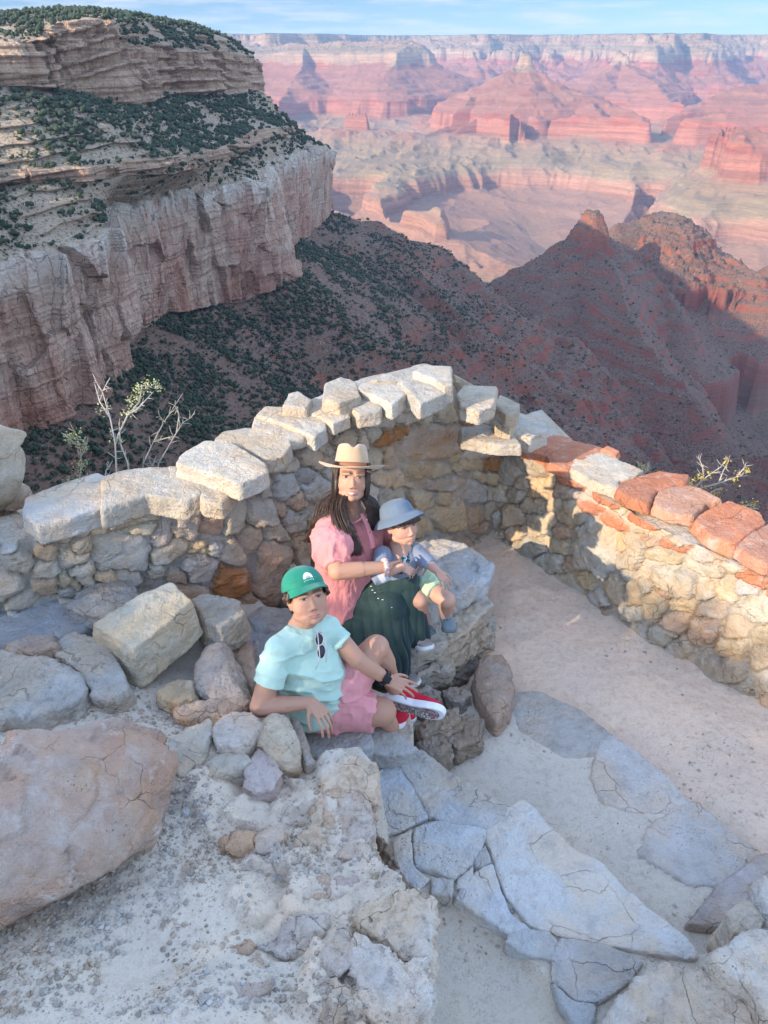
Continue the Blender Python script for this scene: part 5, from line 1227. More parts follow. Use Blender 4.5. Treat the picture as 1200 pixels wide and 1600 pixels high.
def p_loft(secs, seg=40, pw=2.0):
    """closed solid through elliptical sections (centre, right vector, forward vector)"""
    V = []; th = np.arange(seg) / seg * 2 * np.pi; c_, s_ = np.cos(th), np.sin(th)
    q = (np.abs(c_) ** pw + np.abs(s_) ** pw) ** (-1 / pw)
    for c, a, b in secs: V.append(np.asarray(c) + (q * c_)[:, None] * np.asarray(a) + (q * s_)[:, None] * np.asarray(b))
    n = len(secs); F = grid_faces(n, seg, True); V = np.concatenate(V + [np.array([secs[0][0]]), np.array([secs[-1][0]])])
    j = np.arange(seg); jn = (j + 1) % seg
    T3 = np.concatenate([F[:, [0, 1, 2]], F[:, [0, 2, 3]], np.stack([jn, j, np.full(seg, n * seg)], 1), np.stack([(n - 1) * seg + j, (n - 1) * seg + jn, np.full(seg, n * seg + 1)], 1)])
    return V, T3
def smooth_secs(secs, k):
    c = np.array([s[0] for s in secs]); a = np.array([s[1] for s in secs]); b = np.array([s[2] for s in secs])
    t = np.linspace(0, len(secs) - 1, k)
    def cm(P):
        n = len(P); i = np.clip(np.floor(t).astype(int), 0, n - 2); u = (t - i)[:, None]
        p1, p2 = P[i], P[i + 1]; p0 = P[np.clip(i - 1, 0, n - 1)]; p3 = P[np.clip(i + 2, 0, n - 1)]
        return .5 * (2 * p1 + (p2 - p0) * u + (2 * p0 - 5 * p1 + 4 * p2 - p3) * u ** 2 + (3 * p1 - p0 - 3 * p2 + p3) * u ** 3)
    c, a, b = cm(c), cm(a), cm(b); return [(c[i], a[i], b[i]) for i in range(k)]

def blob(name, prims, voxel, sm, mat, parent, disp=None, colf=None, decimate=None):
    """union of solids as one continuous skin"""
    g = Geo()
    for v, f in prims: g.add(v, f)
    o = g.build(name + '_src', None); me0 = o.data
    m = o.modifiers.new('r', 'REMESH'); m.mode = 'VOXEL'; m.voxel_size = voxel; m.adaptivity = 0
    if sm: m2 = o.modifiers.new('s', 'SMOOTH'); m2.factor = .5; m2.iterations = sm
    dg = bpy.context.evaluated_depsgraph_get(); ev = o.evaluated_get(dg); me = bpy.data.meshes.new_from_object(ev, depsgraph=dg)
    bpy.data.objects.remove(o); bpy.data.meshes.remove(me0)
    me.name = name; n = len(me.vertices); V = np.empty(n * 3, np.float32); me.vertices.foreach_get('co', V); V = V.reshape(-1, 3).astype(float)
    if disp is not None:
        N = np.empty(n * 3, np.float32); me.vertices.foreach_get('normal', N); N = N.reshape(-1, 3)
        V2 = disp(V, N); me.vertices.foreach_set('co', np.ascontiguousarray(V2, np.float32).ravel())
    if colf is not None:
        a = me.attributes.new('Col', 'FLOAT_COLOR', 'POINT'); c = np.ones((n, 4), np.float32); c[:, :3] = colf(V); a.data.foreach_set('color', c.ravel())
    me.polygons.foreach_set('use_smooth', np.ones(len(me.polygons), bool)); me.update()
    me.materials.clear(); me.materials.append(mat)
    q = bpy.data.objects.new(name, me); COL.objects.link(q); q.parent = parent
    if parent is not None: q.matrix_parent_inverse = Matrix.Translation(-parent.location)
    return q
def hang(o, root): o.parent = root; o.matrix_parent_inverse = Matrix.Translation(-root.location); return o

def skin_mat(name, c, sss=.10):
    m = NT(name); a = m.attr('Col'); pos = m.n('NewGeometry').outputs['Position']
    m.set('Base Color', m.mix(m.rng(m.noise(pos, 30, 4), .4, .7, 0, .12), a, (.55, .22, .16))); m.set('Roughness', .52)
    m.b.inputs['Subsurface Weight'].default_value = sss; m.b.inputs['Subsurface Radius'].default_value = (.012, .005, .003); m.b.inputs['Subsurface Scale'].default_value = 1
    m.set('Normal', m.bump(m.noise(pos, 260, 2), .12, .002)); return m.m
def cloth_mat(name, c, c2=None, weave=380, rough=.9, attr=False, wr=.6):
    m = NT(name); pos = m.n('NewGeometry').outputs['Position']; base = m.attr('Col') if attr else c
    n1 = m.noise(pos, 14, 4, .6)
    m.set('Base Color', m.mix(m.rng(n1, .35, .7, 0, .35), base, m.mix(1.0, base, (.78, .78, .80), 'MULTIPLY'))); m.set('Roughness', rough)
    m.b.inputs['Sheen Weight'].default_value = .15
    h = m.math('ADD', m.math('MULTIPLY', m.noise(m.scale(pos, (1, 1, .45)), 26, 4, .6), wr), m.math('MULTIPLY', m.noise(pos, weave, 2), .12))
    m.set('Normal', m.bump(h, .5, .014)); return m.m
SKIN = skin_mat('skin', None)
def plain(name, c, rough=.6, met=0, spec=None):
    m = NT(name); m.set('Base Color', m.mix(m.rng(m.noise(m.n('NewGeometry').outputs['Position'], 40, 3), .4, .7, 0, .25), c, tuple(x * .75 for x in c))); m.set('Roughness', rough); m.set('Metallic', met); return m.m
def hair_mat(name, c1, c2):
    m = NT(name); h = m.n('Attribute', _attribute_name='strand').outputs['Fac']; pos = m.n('NewGeometry').outputs['Position']
    m.set('Base Color', m.mix(h, c1, c2)); m.set('Roughness', .42); m.b.inputs['Specular IOR Level'].default_value = .5
    m.set('Normal', m.bump(m.noise(m.scale(pos, (1, 1, .18)), 220, 3), .5, .004)); return m.m

def head_prims(C, M, k, neck_to, neck_r=.052, smile=0, chub=1.0):
    L = lambda x, y, z: np.asarray(C) + M @ (np.array([x, y, z]) * k)
    P = [p_ell(L(0, -.012, .034), np.array([.074, .092, .084]) * k, M, 4), p_ell(L(0, .022, -.025), np.array([.066 * chub, .068, .078]) * k, M, 4),
         p_ell(L(0, .036, -.072), np.array([.051 * chub, .048, .034]) * k, M), p_ell(L(0, .066, -.094), np.array([.020, .018, .016]) * k, M)]
    for s in (-1, 1):
        P += [p_ell(L(s * .034 * chub, .046, -.038), np.array([.028, .028, .030]) * k, M), p_ell(L(s * .074, -.006, -.012), np.array([.009, .018, .031]) * k, M @ np.array(Euler((0, 0, s * .35)).to_matrix())),
              p_ell(L(s * .081, -.012, -.002), np.array([.006, .014, .022]) * k, M),
              p_ell(L(s * .031, .071, .004), np.array([.0155, .0125, .0105]) * k, M), p_cap(L(s * .012, .088, -.044), .0075 * k, L(s * .008, .094, -.042), .008 * k),
              p_cap(L(s * .046, .068, .020), .010 * k, L(s * .018, .080, .019), .011 * k), p_cap(L(s * .044 * chub, .012, -.066), .026 * k, L(s * .018, .048, -.080), .028 * k)]
        P += [p_cap(L(s * (.021 + .004 * smile), .079, -.0665 + .003 * smile), .0045 * k, L(s * .004, .0895, -.0655), .0062 * k), p_cap(L(s * .017, .080, -.0735), .0045 * k, L(0, .0885, -.0755), .0070 * k)]
    P += [p_cap(L(0, .080, .006), .0060 * k, L(0, .097, -.033), .0085 * k), p_ell(L(0, .097, -.037), np.array([.0110, .0100, .0085]) * k, M)]
    P += [p_cap(L(0, -.018, -.055), (neck_r + .004) * k, neck_to, neck_r * 1.06 * k)]
    return P
def face_color(V, C, M, k, skin, lip, brow, iris, smile=0, squint=0.0, hair=None):
    q = ((V - np.asarray(C)) @ M) / k; x, y, z = q.T
    c = np.ones((len(V), 3)) * np.array(skin)
    front = (y > .035) & (np.abs(x) < .08) & (np.abs(z) < .12)
    def put(mask, col, w=1.0):
        mm = (np.clip(mask, 0, 1) * front * w)[:, None]; c[:] = c * (1 - mm) + np.array(col) * mm
    ax = np.abs(x)
    put(np.exp(-(((ax - .040) / .020) ** 2 + ((z + .036) / .022) ** 2)) * .35, (skin[0] * 1.05, skin[1] * .76, skin[2] * .76))
    put(np.exp(-((x / .014) ** 2 + ((z + .038) / .012) ** 2)) * .35, (skin[0] * 1.02, skin[1] * .75, skin[2] * .75))
    put(np.exp(-(((ax - .031) / .019) ** 2 + ((z - .004) / .010) ** 2)) * .25, tuple(s * .62 for s in skin))
    zc = .0035; eh = .0062 * (1 - squint)
    e = 1 - ((ax - .031) / .0145) ** 2 - ((z - zc) / eh) ** 2
    put(sstep(-.15, .15, e) * .8, (.42, .38, .35)); ir = 1 - ((ax - .031) / .0075) ** 2 - ((z - zc - .0008) / .0072) ** 2
    put(sstep(-.1, .2, ir) * (e > -.1), iris)
    lid = np.exp(-(((z - zc - eh * np.sqrt(np.clip(1 - ((ax - .031) / .0165) ** 2, 0, 1))) / .0022) ** 2)) * (np.abs(ax - .031) < .0165)
    put(lid * 1.0, (.03, .02, .018)); lid2 = np.exp(-(((z - zc + eh) / .0015) ** 2)) * (np.abs(ax - .031) < .012); put(lid2 * .35, (.12, .06, .05))
    bz = .0235 - ((ax - .030) / .030) ** 2 * .006 + (ax - .03) * .04
    put(np.exp(-(((z - bz) / .0026) ** 2)) * (np.abs(ax - .031) < .021) * .9, brow)
    put(np.exp(-(((ax - .0085) / .0030) ** 2 + ((z + .0475) / .0024) ** 2)) * .8, (.10, .04, .03))
    mz = -.0697 + smile * 11 * ax ** 2
    lipm = (np.abs(z - mz) < .0085 * np.sqrt(np.clip(1 - (ax / (.026 + .006 * smile)) ** 2, 0, 1)))
    put(lipm * .85, lip)
    if smile: put((np.abs(z - mz + .0002) < .0030 * np.clip(1 - (ax / .024) ** 2, 0, 1)) * .9, (.66, .60, .54)); put(np.exp(-(((z - mz - .0034) / .0010) ** 2)) * (ax < .021) * .7, (.12, .04, .035))
    else: put(np.exp(-(((z - mz) / .0013) ** 2)) * (ax < .022) * .9, (.16, .05, .04))
    return c
def hand_prims(W, d, n, k=1.0, side=1, curl=(.35, .45, .5, .6), spread=.10, thumb=.55, fore=None):
    """palm and five bent fingers; d wrist to knuckles, n out of the palm"""
    d = nv(d); n = np.asarray(n, float); n = nv(n - d * (n @ d)); s = np.cross(d, n) * side
    W = np.asarray(W, float); P = []
    for u in (-.5, -.17, .17, .5): P.append(p_cap(W + d * .010 * k + s * u * .034 * k, .0135 * k, W + d * .074 * k + s * u * .056 * k, .0105 * k, 2))
    Ls = (.040, .046, .043, .033)
    for i in range(4):
        u = (1.0, .34, -.34, -1.0)[i] * .030 * k; c = curl[i] if np.ndim(curl) else curl
        p = W + d * (.078 - (.004 if i in (0, 3) else 0) - (.006 if i == 3 else 0)) * k + s * u; a = .25 * c; r = (.0082, .0084, .0080, .0070)[i] * k
        for j, (l, rr_) in enumerate(zip((Ls[i], Ls[i] * .62, Ls[i] * .48), (1, .93, .86))):
            a += c * (.9, 1.0, .75)[j]; dd = nv(d * math.cos(a) + n * math.sin(a) + s * spread * (1.0, .3, -.3, -1.0)[i]); q = p + dd * l * k
            P.append(p_cap(p, r * rr_, q, r * rr_ * .92, 2)); p = q
    p = W + d * .016 * k + s * .022 * k + n * .004 * k
    for j, (l, r) in enumerate(((.042, .0125), (.030, .0095), (.024, .0085))):
        dd = nv(d * (.62 + .15 * j) + s * (thumb * (1.0 - .35 * j)) + n * (.30 + .2 * j)); q = p + dd * l * k; P.append(p_cap(p, r * k, q, r * .88 * k, 2)); p = q
    return P
def folds(amp, freq, seed, stretch=(1, 1, .4), fine=.3):
    def f(V, N):
        q = V * np.array(stretch) * freq
        h = ((np.maximum(ridged(q[:, 0], q[:, 1], q[:, 2], o=2, s=seed) + .3, 0) / 1.3) ** 2.2 * 2.2 - .5) * amp + fbm(q[:, 0] * 2.5, q[:, 1] * 2.5, q[:, 2] * 2.5, o=2, s=seed + 3) * amp * fine
        return V + N * h[:, None]
    return f
def strands(name, paths, mat, root, r0=.007, seg=6):
    g = []; n = 0; Vs, Fs, At = [], [], []; r = np.random.default_rng(len(paths))
    for p in paths:
        p = np.asarray(p, float); t = np.linspace(0, 1, 18)
        L = np.linspace(0, 1, len(p)); q = np.stack([np.interp(t, L, p[:, i]) for i in range(3)], -1)
        for _ in range(3): q[1:-1] = (q[:-2] + q[1:-1] * 2 + q[2:]) / 4
        ph = r.random() * 6.28; w = .009 * t * r.uniform(.4, 1.2)
        q = q + np.stack([np.sin(t * 9 + ph * .15) * w, np.cos(t * 7 + ph * .15) * w, 0 * t], -1)
        v, f = tube(q, r0 * (1 - .75 * t ** 1.5) * r.uniform(.7, 1.2), seg); f = np.where(f < 0, 0, f)
        Vs.append(v); Fs.append(f + n); n += len(v); At.append(np.full(len(v), r.random()))
    g = Geo(); V = np.concatenate(Vs); F = np.concatenate(Fs); tri = F[:, 2] == F[:, 3]
    F3 = np.concatenate([F[~tri][:, [0, 1, 2]], F[~tri][:, [0, 2, 3]], F[tri][:, :3]])
    o = mesh_np(name, V, F3, mat, attrs={'strand': np.concatenate(At)}); return hang(o, root)
def shoe(name, heel, toe, up, L, w, h, mats, root, collar=.07, sole_t=.022, kids=()):
    """mats: upper, sole, lace. A shaped upper over a sole, with laces"""
    heel = np.asarray(heel, float); d = nv(np.asarray(toe) - heel); u = np.asarray(up, float); u = nv(u - d * (u @ d)); s = np.cross(d, u)
    def W(x, y): return np.interp(x, [0, .06, .25, .5, .72, .88, .97, 1.0], [.45, .72, .80, .74, 1.0, .92, .60, .3]) * w / 2
    xs = np.linspace(0, 1, 26); g = Geo(); secs = []
    for x in xs:
        hh = np.interp(x, [0, .05, .3, .42, .6, .8, .95, 1], [.75, 1.0, 1.0, .82, .62, .48, .36, .15]) * h
        secs.append((heel + d * x * L + u * (sole_t + hh * .42), s * W(x, 0) * .96, u * hh * .58))
    up_ = p_loft(smooth_secs(secs, 40), 28, 2.6)
    o = blob(name, [up_] + [p_cap(heel + d * .16 * L + u * h * .6, w * .36, heel + d * .14 * L + u * (h + collar * .3), w * .33)], .003, 3, mats[0], root)
    ss = []
    n = 40; ang = np.linspace(0, 2 * np.pi, n, endpoint=False); V = []
    X_ = .5 - .5 * np.cos(ang); Yo = np.sign(np.sin(ang)) * np.array([W(x, 0) for x in X_]) * np.minimum(1, np.abs(np.sin(ang)) * 3) * 1.06
    for z, k in ((-.0, .90), (.003, 1.0), (sole_t * .6, 1.03), (sole_t, 1.0), (sole_t + .004, .9)):
        rise = np.interp(X_, [0, .1, .75, 1], [.004, 0, 0, .012])
        V.append(heel + d * ((X_ - .5) * k * 1.04 + .5)[:, None] * L + s * (Yo * k)[:, None] + u * (z + rise)[:, None])
    Vn = np.concatenate(V + [V[0].mean(0)[None], V[-1].mean(0)[None]]); F = grid_faces(5, n, True)[:, ::-1]; j = np.arange(n); jn = (j + 1) % n
    F3 = np.concatenate([F[:, [0, 1, 2]], F[:, [0, 2, 3]], np.stack([j, jn, np.full(n, 5 * n)], 1), np.stack([jn, j, np.full(n, 5 * n + 1)], 1) + [4 * n, 4 * n, 0]])
    so = mesh_np('sole', Vn, F3, mats[1], smooth=False); hang(so, root); so.parent = o; so.matrix_parent_inverse = Matrix.Identity(4)
    if len(mats) > 2:
        g = Geo()
        for x in (.42, .49, .56, .63):
            hh = np.interp(x, [.3, .42, .6, .8], [1.0, .82, .62, .48]) * h; c = heel + d * x * L + u * (sole_t + hh * 1.0)
            pts = [c + s * w * .24 * a + u * (.006 - .022 * a * a) + d * .01 * a for a in np.linspace(-1, 1, 7)]; g.add(*tube(pts, .0028, 5))
        lc = g.build('laces', mats[2]); lc.parent = o; lc.matrix_parent_inverse = Matrix.Identity(4)
    return o

# ---------------------------------------------------------------- the woman
WS = (.46, .25, .16)
wroot = empty('person', tuple(T(540, 960, 4.05)), 'woman in a tan hat, pink blouse and long dark green skirt on the bench', 'person')
Hc = T(549, 745, 3.80); Mh = frame((.13, -.90, .42), (.06, .4, .9)); k = 1.07
neck = T(552, 800, 3.90)
RS, LS = T(514, 822, 3.77), T(584, 806, 3.98)
RE, RWr = T(527, 893, 3.60), T(605, 886, 3.66)
LE, LWr = T(640, 868, 4.06), T(663, 864, 3.93)
hd = RWr - RE
P = head_prims(Hc, Mh, k, neck, .039, smile=1, chub=1.02)
P += [p_cap(neck, .058, (RS + LS) / 2 - [0, 0, .03], .075), p_cap(RS, .050, RE, .043), p_cap(RE, .043, RE + hd * .45, .040), p_cap(RE + hd * .35, .040, RWr, .027), p_cap(LS, .05, LE, .04), p_cap(LE, .040, LWr, .028)]
P += hand_prims(RWr, nv(hd) + [0, .35, -.25], (-.15, .80, -.1), .88, side=-1, curl=(.5, .55, .6, .65))
P += hand_prims(LWr, T(660, 888, 3.84) - LWr, (-.45, .35, -.5), .80, side=1, curl=(.28, .34, .4, .45), spread=.16)
P += [p_loft([(T(540, 930, 4.02), np.array([.13, 0, 0]), np.array([0, .1, 0])), ((RS + LS) / 2, np.array([.10, .02, 0]), np.array([0, .07, 0]))])]
def cw(V): return face_color(V, Hc, Mh, k, WS, (.55, .20, .17), (.05, .03, .022), (.045, .022, .012), smile=1)
blob('body', P, .0032, 5, SKIN, wroot, colf=cw)
# blouse
BL = cloth_mat('pink_linen', (.66, .245, .235), weave=520, wr=1.1)
side_v = (LS - RS); side_v = nv(side_v * [1, 1, .3]); fwd = nv(np.cross(side_v, [0, 0, 1])); 
if fwd[1] > 0: fwd = -fwd
waist = T(534, 922, 4.00); chest = T(546, 862, 3.88); shc = (RS + LS) / 2
secs = [(T(534, 948, 4.02), side_v * .175, fwd * .135), (waist, side_v * .180, fwd * .135), (T(540, 893, 3.95), side_v * .175, fwd * .125), (chest, side_v * .180, fwd * .140), (T(548, 836, 3.88), side_v * .180, fwd * .120), (shc + [0, 0, .005], side_v * .155, fwd * .085), (neck - [0, 0, .035], side_v * .085, fwd * .065)]
P = [p_loft(smooth_secs(secs, 20))]
rsl = RS + (RE - RS) * .1; rse = RS + (RE - RS) * .82
for s_, e_, r1, r2, r3 in ((RS, RS + (RE - RS) * .86, .066, .100, .056), (LS, LS + (LE - LS) * .8, .060, .078, .055)):
    dv = nv(e_ - s_); a = nv(np.cross(dv, [.2, .9, .3])); b = np.cross(dv, a); m1 = s_ + (e_ - s_) * .35; m2 = s_ + (e_ - s_) * .72
    P.append(p_loft(smooth_secs([(s_ - dv * .03, a * .03, b * .03), (s_, a * r1, b * r1), (m1, a * r2 * .94, b * r2 * .94), (m2, a * r2, b * r2), (s_ + (e_ - s_) * .93, a * r3 * 1.1, b * r3 * 1.1), (e_, a * r3, b * r3), (e_ + dv * .012, a * r3, b * r3)], 24)))
fl = folds(.010, 10, 21, (1, 1, .5))
fl0 = fl
def fl(V, N):
    V = fl0(V, N); q = V * [1, 1, .35]; return V + N * (ridged(q[:, 0] * 30, q[:, 1] * 30, q[:, 2] * 30, o=2, s=23) * .0040)[:, None]
blouse = blob('blouse', P, .0045, 5, BL, wroot, disp=fl)
# collar band, placket and buttons
BL2 = cloth_mat('pink_linen_trim', (.58, .20, .20)); g = Geo()
fn = fwd
pl = [T(566, 803, 3.80), T(574, 820, 3.765), T(580, 838, 3.73), T(583, 856, 3.73)]
def ribbon(pts, wv, th):
    pts = np.array(pts); n = len(pts); V = []
    for p in pts: V += [p - wv, p + wv, p + wv + th, p - wv + th]
    V = np.array(V); F = grid_faces(n, 4, True); return V, F
g.add(*ribbon(pl, side_v * .013, -fn * .006)); g.add(*tube([T(530, 812, 3.80), T(540, 812, 3.765), T(552, 818, 3.745), T(562, 812, 3.765), T(572, 800, 3.84)], .0055, 6))
trim = g.build('placket', BL2); hang(trim, wroot)
BT = plain('button_horn', (.30, .16, .10), .4)
for px, py in ((573, 812), (578, 832), (583, 851)):
    b = T(px, py, 3.742 - .0 * py); v, f = p_ell(b, (.006, .006, .0035), None, 2); hang(mesh_np('button', v, f, BT), wroot)
# scrunchie
SCM = cloth_mat('scrunchie_cloth', (.62, .42, .37)); th = np.linspace(0, 2 * np.pi, 60); dv = nv(hd); a = nv(np.cross(dv, [0, 0, 1])); b = np.cross(dv, a); cc = RWr - dv * .010
g = Geo(); g.add(*tube([cc + (a * math.cos(t) + b * math.sin(t)) * (.034 + .003 * math.sin(9 * t)) + dv * .006 * math.sin(13 * t) for t in th], .0095, 8)); hang(g.build('scrunchie', SCM), wroot)
# skirt
KN = T(637, 903, 3.93); HIP = T(533, 940, 4.04); K2 = T(606, 945, 3.95)
HEM = T(622, 1052, 4.14); HE2 = T(575, 1052, 4.05); FL = T(652, 1005, 4.02)
P = [p_loft([(HIP + [0, 0, .05], side_v * .165, fwd * .13), (HIP, side_v * .185, fwd * .15), (HIP - [0, 0, .07], side_v * .19, fwd * .16)]),
     p_cap(HIP + [.02, 0, 0], .115, KN - [0, 0, .012], .066), p_cap(HIP + [.05, -.03, -.03], .12, K2, .10),
     p_loft(smooth_secs([(KN + [-.01, 0, .012], np.array([.045, 0, 0]), np.array([0, .05, 0])), (T(640, 930, 3.96), np.array([.072, 0, 0]), np.array([0, .065, 0])), (T(645, 965, 4.0), np.array([.080, 0, 0]), np.array([0, .055, 0])), (T(650, 990, 4.03), np.array([.072, 0, .012]), np.array([0, .045, 0])), (T(655, 1006, 4.05), np.array([.055, 0, .02]), np.array([0, .035, 0]))], 16)),
     p_loft(smooth_secs([(T(590, 945, 3.95), np.array([.14, 0, 0]), np.array([0, .09, 0])), (T(597, 985, 3.98), np.array([.16, 0, 0]), np.array([0, .09, 0])), (T(603, 1020, 4.03), np.array([.135, 0, 0]), np.array([0, .10, 0])), (T(608, 1050, 4.10), np.array([.115, 0, 0]), np.array([0, .10, 0])), (T(609, 1058, 4.12), np.array([.11, 0, 0]), np.array([0, .09, 0]))], 16)),
     p_loft(smooth_secs([(T(555, 950, 3.98), np.array([.15, 0, 0]), np.array([0, .12, 0])), (T(560, 1000, 4.02), np.array([.15, 0, 0]), np.array([0, .12, 0])), (T(570, 1040, 4.08), np.array([.15, 0, 0]), np.array([0, .12, 0]))], 10))]
def skf(V, N):
    low = sstep(.72, .40, V[:, 2]); a_ = V[:, 0] * 1.0 + V[:, 1] * .25 + .05 * fbm(V[:, 0] * 6, V[:, 1] * 6, V[:, 2] * 3, o=2, s=31)
    h = (np.abs(np.sin(a_ * 62)) ** .7 - .6) * .013 * (.25 + low) + (np.abs(np.sin(a_ * 27 + 1)) - .5) * .012 * low + fbm(V[:, 0] * 12, V[:, 1] * 12, V[:, 2] * 7, o=3, s=33) * .006
    return V + N * (h * np.clip(np.hypot(N[:, 0], N[:, 1]) + .25, 0, 1))[:, None]
SK = cloth_mat('green_skirt_cloth', (.017, .042, .041), weave=300, rough=.75, wr=.7)
blob('skirt', P, .005, 3, SK, wroot, disp=skf)
EM = plain('white_thread', (.75, .74, .70))
for px, py in ((582, 922), (586, 926), (591, 935), (598, 937), (606, 943), (604, 948), (612, 949), (580, 916)):
    p = T(px, py, 3.855); v, f = ico(1); hang(mesh_np('thread_flower', v * [.006, .003, .002] + p, f, EM), wroot)
# shoes
WSH = (plain('taupe_canvas', (.30, .26, .24), .8), plain('white_rubber', (.72, .71, .68), .6), plain('lace_grey', (.6, .58, .55)))
shoe('shoe', T(633, 994, 4.17), T(661, 1012, 4.03), (0.25, -.25, .9), .235, .088, .065, WSH, wroot)
shoe('shoe', T(600, 1052, 4.22), T(640, 1068, 4.12), (0, 0, 1), .235, .088, .065, WSH, wroot)
# hair
HM = hair_mat('brown_hair', (.022, .012, .008), (.085, .045, .025)); paths = []; r = np.random.default_rng(2)
Lh = lambda x, y, z: Hc + Mh @ (np.array([x, y, z]) * k)
for i in range(1250):
    w = r.random(); e = r.normal
    st = Lh(-.070 + .006 * e(), -.05 + .10 * w, .040 + .03 * r.random()); L1 = Lh(-.080 - .006 * r.random(), -.045 + .095 * w, -.03)
    dj = e() * .018; p = [st, L1, T(np.interp(w, [0, 1], [506, 531]) + e() * 2, 776 + 4 * e(), 3.86 - .13 * w)]
    if w < .55: v = w / .55; p += [T(np.interp(v, [0, 1], [494, 516]) + e() * 3.5, 800, 3.85 - .10 * v + dj), T(np.interp(v, [0, 1], [486, 504]) + e() * 4, 822, 3.86 - .09 * v + dj)] + ([T(np.interp(v, [0, 1], [480, 494]) + e() * 3, 843 + 6 * r.random(), 3.87)] if r.random() < .8 else [])
    else: v = (w - .55) / .45; p += [T(np.interp(v, [0, 1], [518, 540]) + e() * 2, 802, 3.70 + dj), T(np.interp(v, [0, 1], [524, 550]) + e() * 4, 826, 3.675 + dj), T(np.interp(v, [0, 1], [540, 556]) + e() * 3, 848, 3.65), T(np.interp(v, [0, 1], [548, 563]) + e() * 4, 858 + 12 * r.random(), 3.655)]
    paths.append(p)
for i in range(700):
    w = r.random(); e = r.normal; st = Lh(.070 + .006 * e(), -.05 + .10 * w, .040 + .03 * r.random())
    paths.append([st, Lh(.080 + .006 * r.random(), -.045 + .095 * w, -.03), T(np.interp(w, [0, 1], [588, 571]) + e() * 2, 776, 3.90 - .12 * w), T(np.interp(w, [0, 1], [592, 574]) + e() * 2, 800, 3.88 - .07 * w), T(np.interp(w, [0, 1], [594, 578]) + e() * 2, 822 + 8 * r.random(), 3.86 - .04 * w)])
hair = strands('hair', paths, HM, wroot, .0023, 5)
HB = blob('hair_crown', [p_ell(Lh(0, -.028, .032), (.083, .094, .088), Mh), p_ell(Lh(-.070, .0, -.035), (.022, .056, .095), Mh), p_ell(Lh(.070, .0, -.035), (.022, .056, .095), Mh), p_ell(Lh(0, -.06, -.05), (.07, .045, .09), Mh)], .004, 3, HM, wroot)
# felt hat
def revolve_hat(C, M, prof, mat, name, root, dent=0, brim_up=0, asp=1.12, seg=96, pinch=0, th=.004, droop=0):
    """prof: list of (radius, height) from the top centre out to the brim edge; doubled for thickness"""
    prof = np.array(prof, float); t = np.linspace(0, 1, 64); L = np.concatenate([[0], np.cumsum(np.hypot(*np.diff(prof, axis=0).T))]); L /= L[-1]
    rr_ = np.interp(t, L, prof[:, 0]); zz = np.interp(t, L, prof[:, 1])
    for _ in range(2): rr_[1:-1] = (rr_[:-2] + 2 * rr_[1:-1] + rr_[2:]) / 4; zz[1:-1] = (zz[:-2] + 2 * zz[1:-1] + zz[2:]) / 4
    a = np.arange(seg) / seg * 2 * np.pi; ca, sa = np.cos(a), np.sin(a); V = []
    R1, Z1 = rr_, zz
    R2, Z2 = np.maximum(rr_ - th * .4, 0)[::-1], (zz - th)[::-1]
    rb = prof[-1, 0]; rc = prof[-1, 2] if prof.shape[1] > 2 else None
    for R_, Z_ in ((R1, Z1), (R2, Z2)):
        for r_, z_ in zip(R_, Z_):
            x = r_ * ca; y = r_ * sa * asp; w = np.clip((r_ - .095) / (rb - .095 + 1e-6), 0, 1)
            z = z_ + brim_up * w ** 1.6 * (ca ** 2) - droop * w * (sa > 0) * sa ** 2 + .004 * w * np.sin(3 * a + 1)
            tp = np.clip((z_ - .05) / .06, 0, 1)
            z = z - dent * tp * np.exp(-(x / .020) ** 2) * np.clip(1 - (y / .10) ** 2, 0, 1)
            x = x * (1 - pinch * tp * np.exp(-((y - .055) / .035) ** 2)); V.append(np.stack([x, y, z], -1))
    V = np.concatenate(V) @ M.T + np.asarray(C); F = grid_faces(128, seg, True)
    return hang(mesh_np(name, V, F, mat), root)
FELT = NT('tan_felt'); pf = FELT.n('NewGeometry').outputs['Position']; FELT.set('Base Color', FELT.mix(FELT.noise(pf, 60, 4), (.43, .275, .155), (.52, .35, .21))); FELT.set('Roughness', .95); FELT.b.inputs['Sheen Weight'].default_value = .4; FELT.set('Normal', FELT.bump(FELT.noise(pf, 400, 3), .3, .003))
Mhat = frame((.13, -.88, .47), (.045, .46, .885))
hatC = Hc + Mhat[:, 2] * .046 + Mhat[:, 1] * -.008
hat = revolve_hat(hatC, Mhat, [(0, .118), (.03, .118), (.055, .117), (.068, .110), (.074, .095), (.082, .04), (.088, .006), (.094, .001), (.125, -.002), (.164, .004)], FELT.m, 'hat', wroot, dent=.030, brim_up=.016, pinch=.22)
seg = 72; a = np.arange(seg) / seg * 2 * np.pi; V = []
for r_, z_ in ((.0885, .003), (.0900, .004), (.0865, .026), (.0845, .025)): V.append(np.stack([r_ * np.cos(a), r_ * np.sin(a) * 1.12, z_ + 0 * a], -1))
bd = mesh_np('hat_band', np.concatenate(V) @ Mhat.T + hatC, grid_faces(4, seg, True), plain('rust_ribbon', (.30, .12, .06), .7)); bd.parent = hat; bd.matrix_parent_inverse = Matrix.Identity(4)

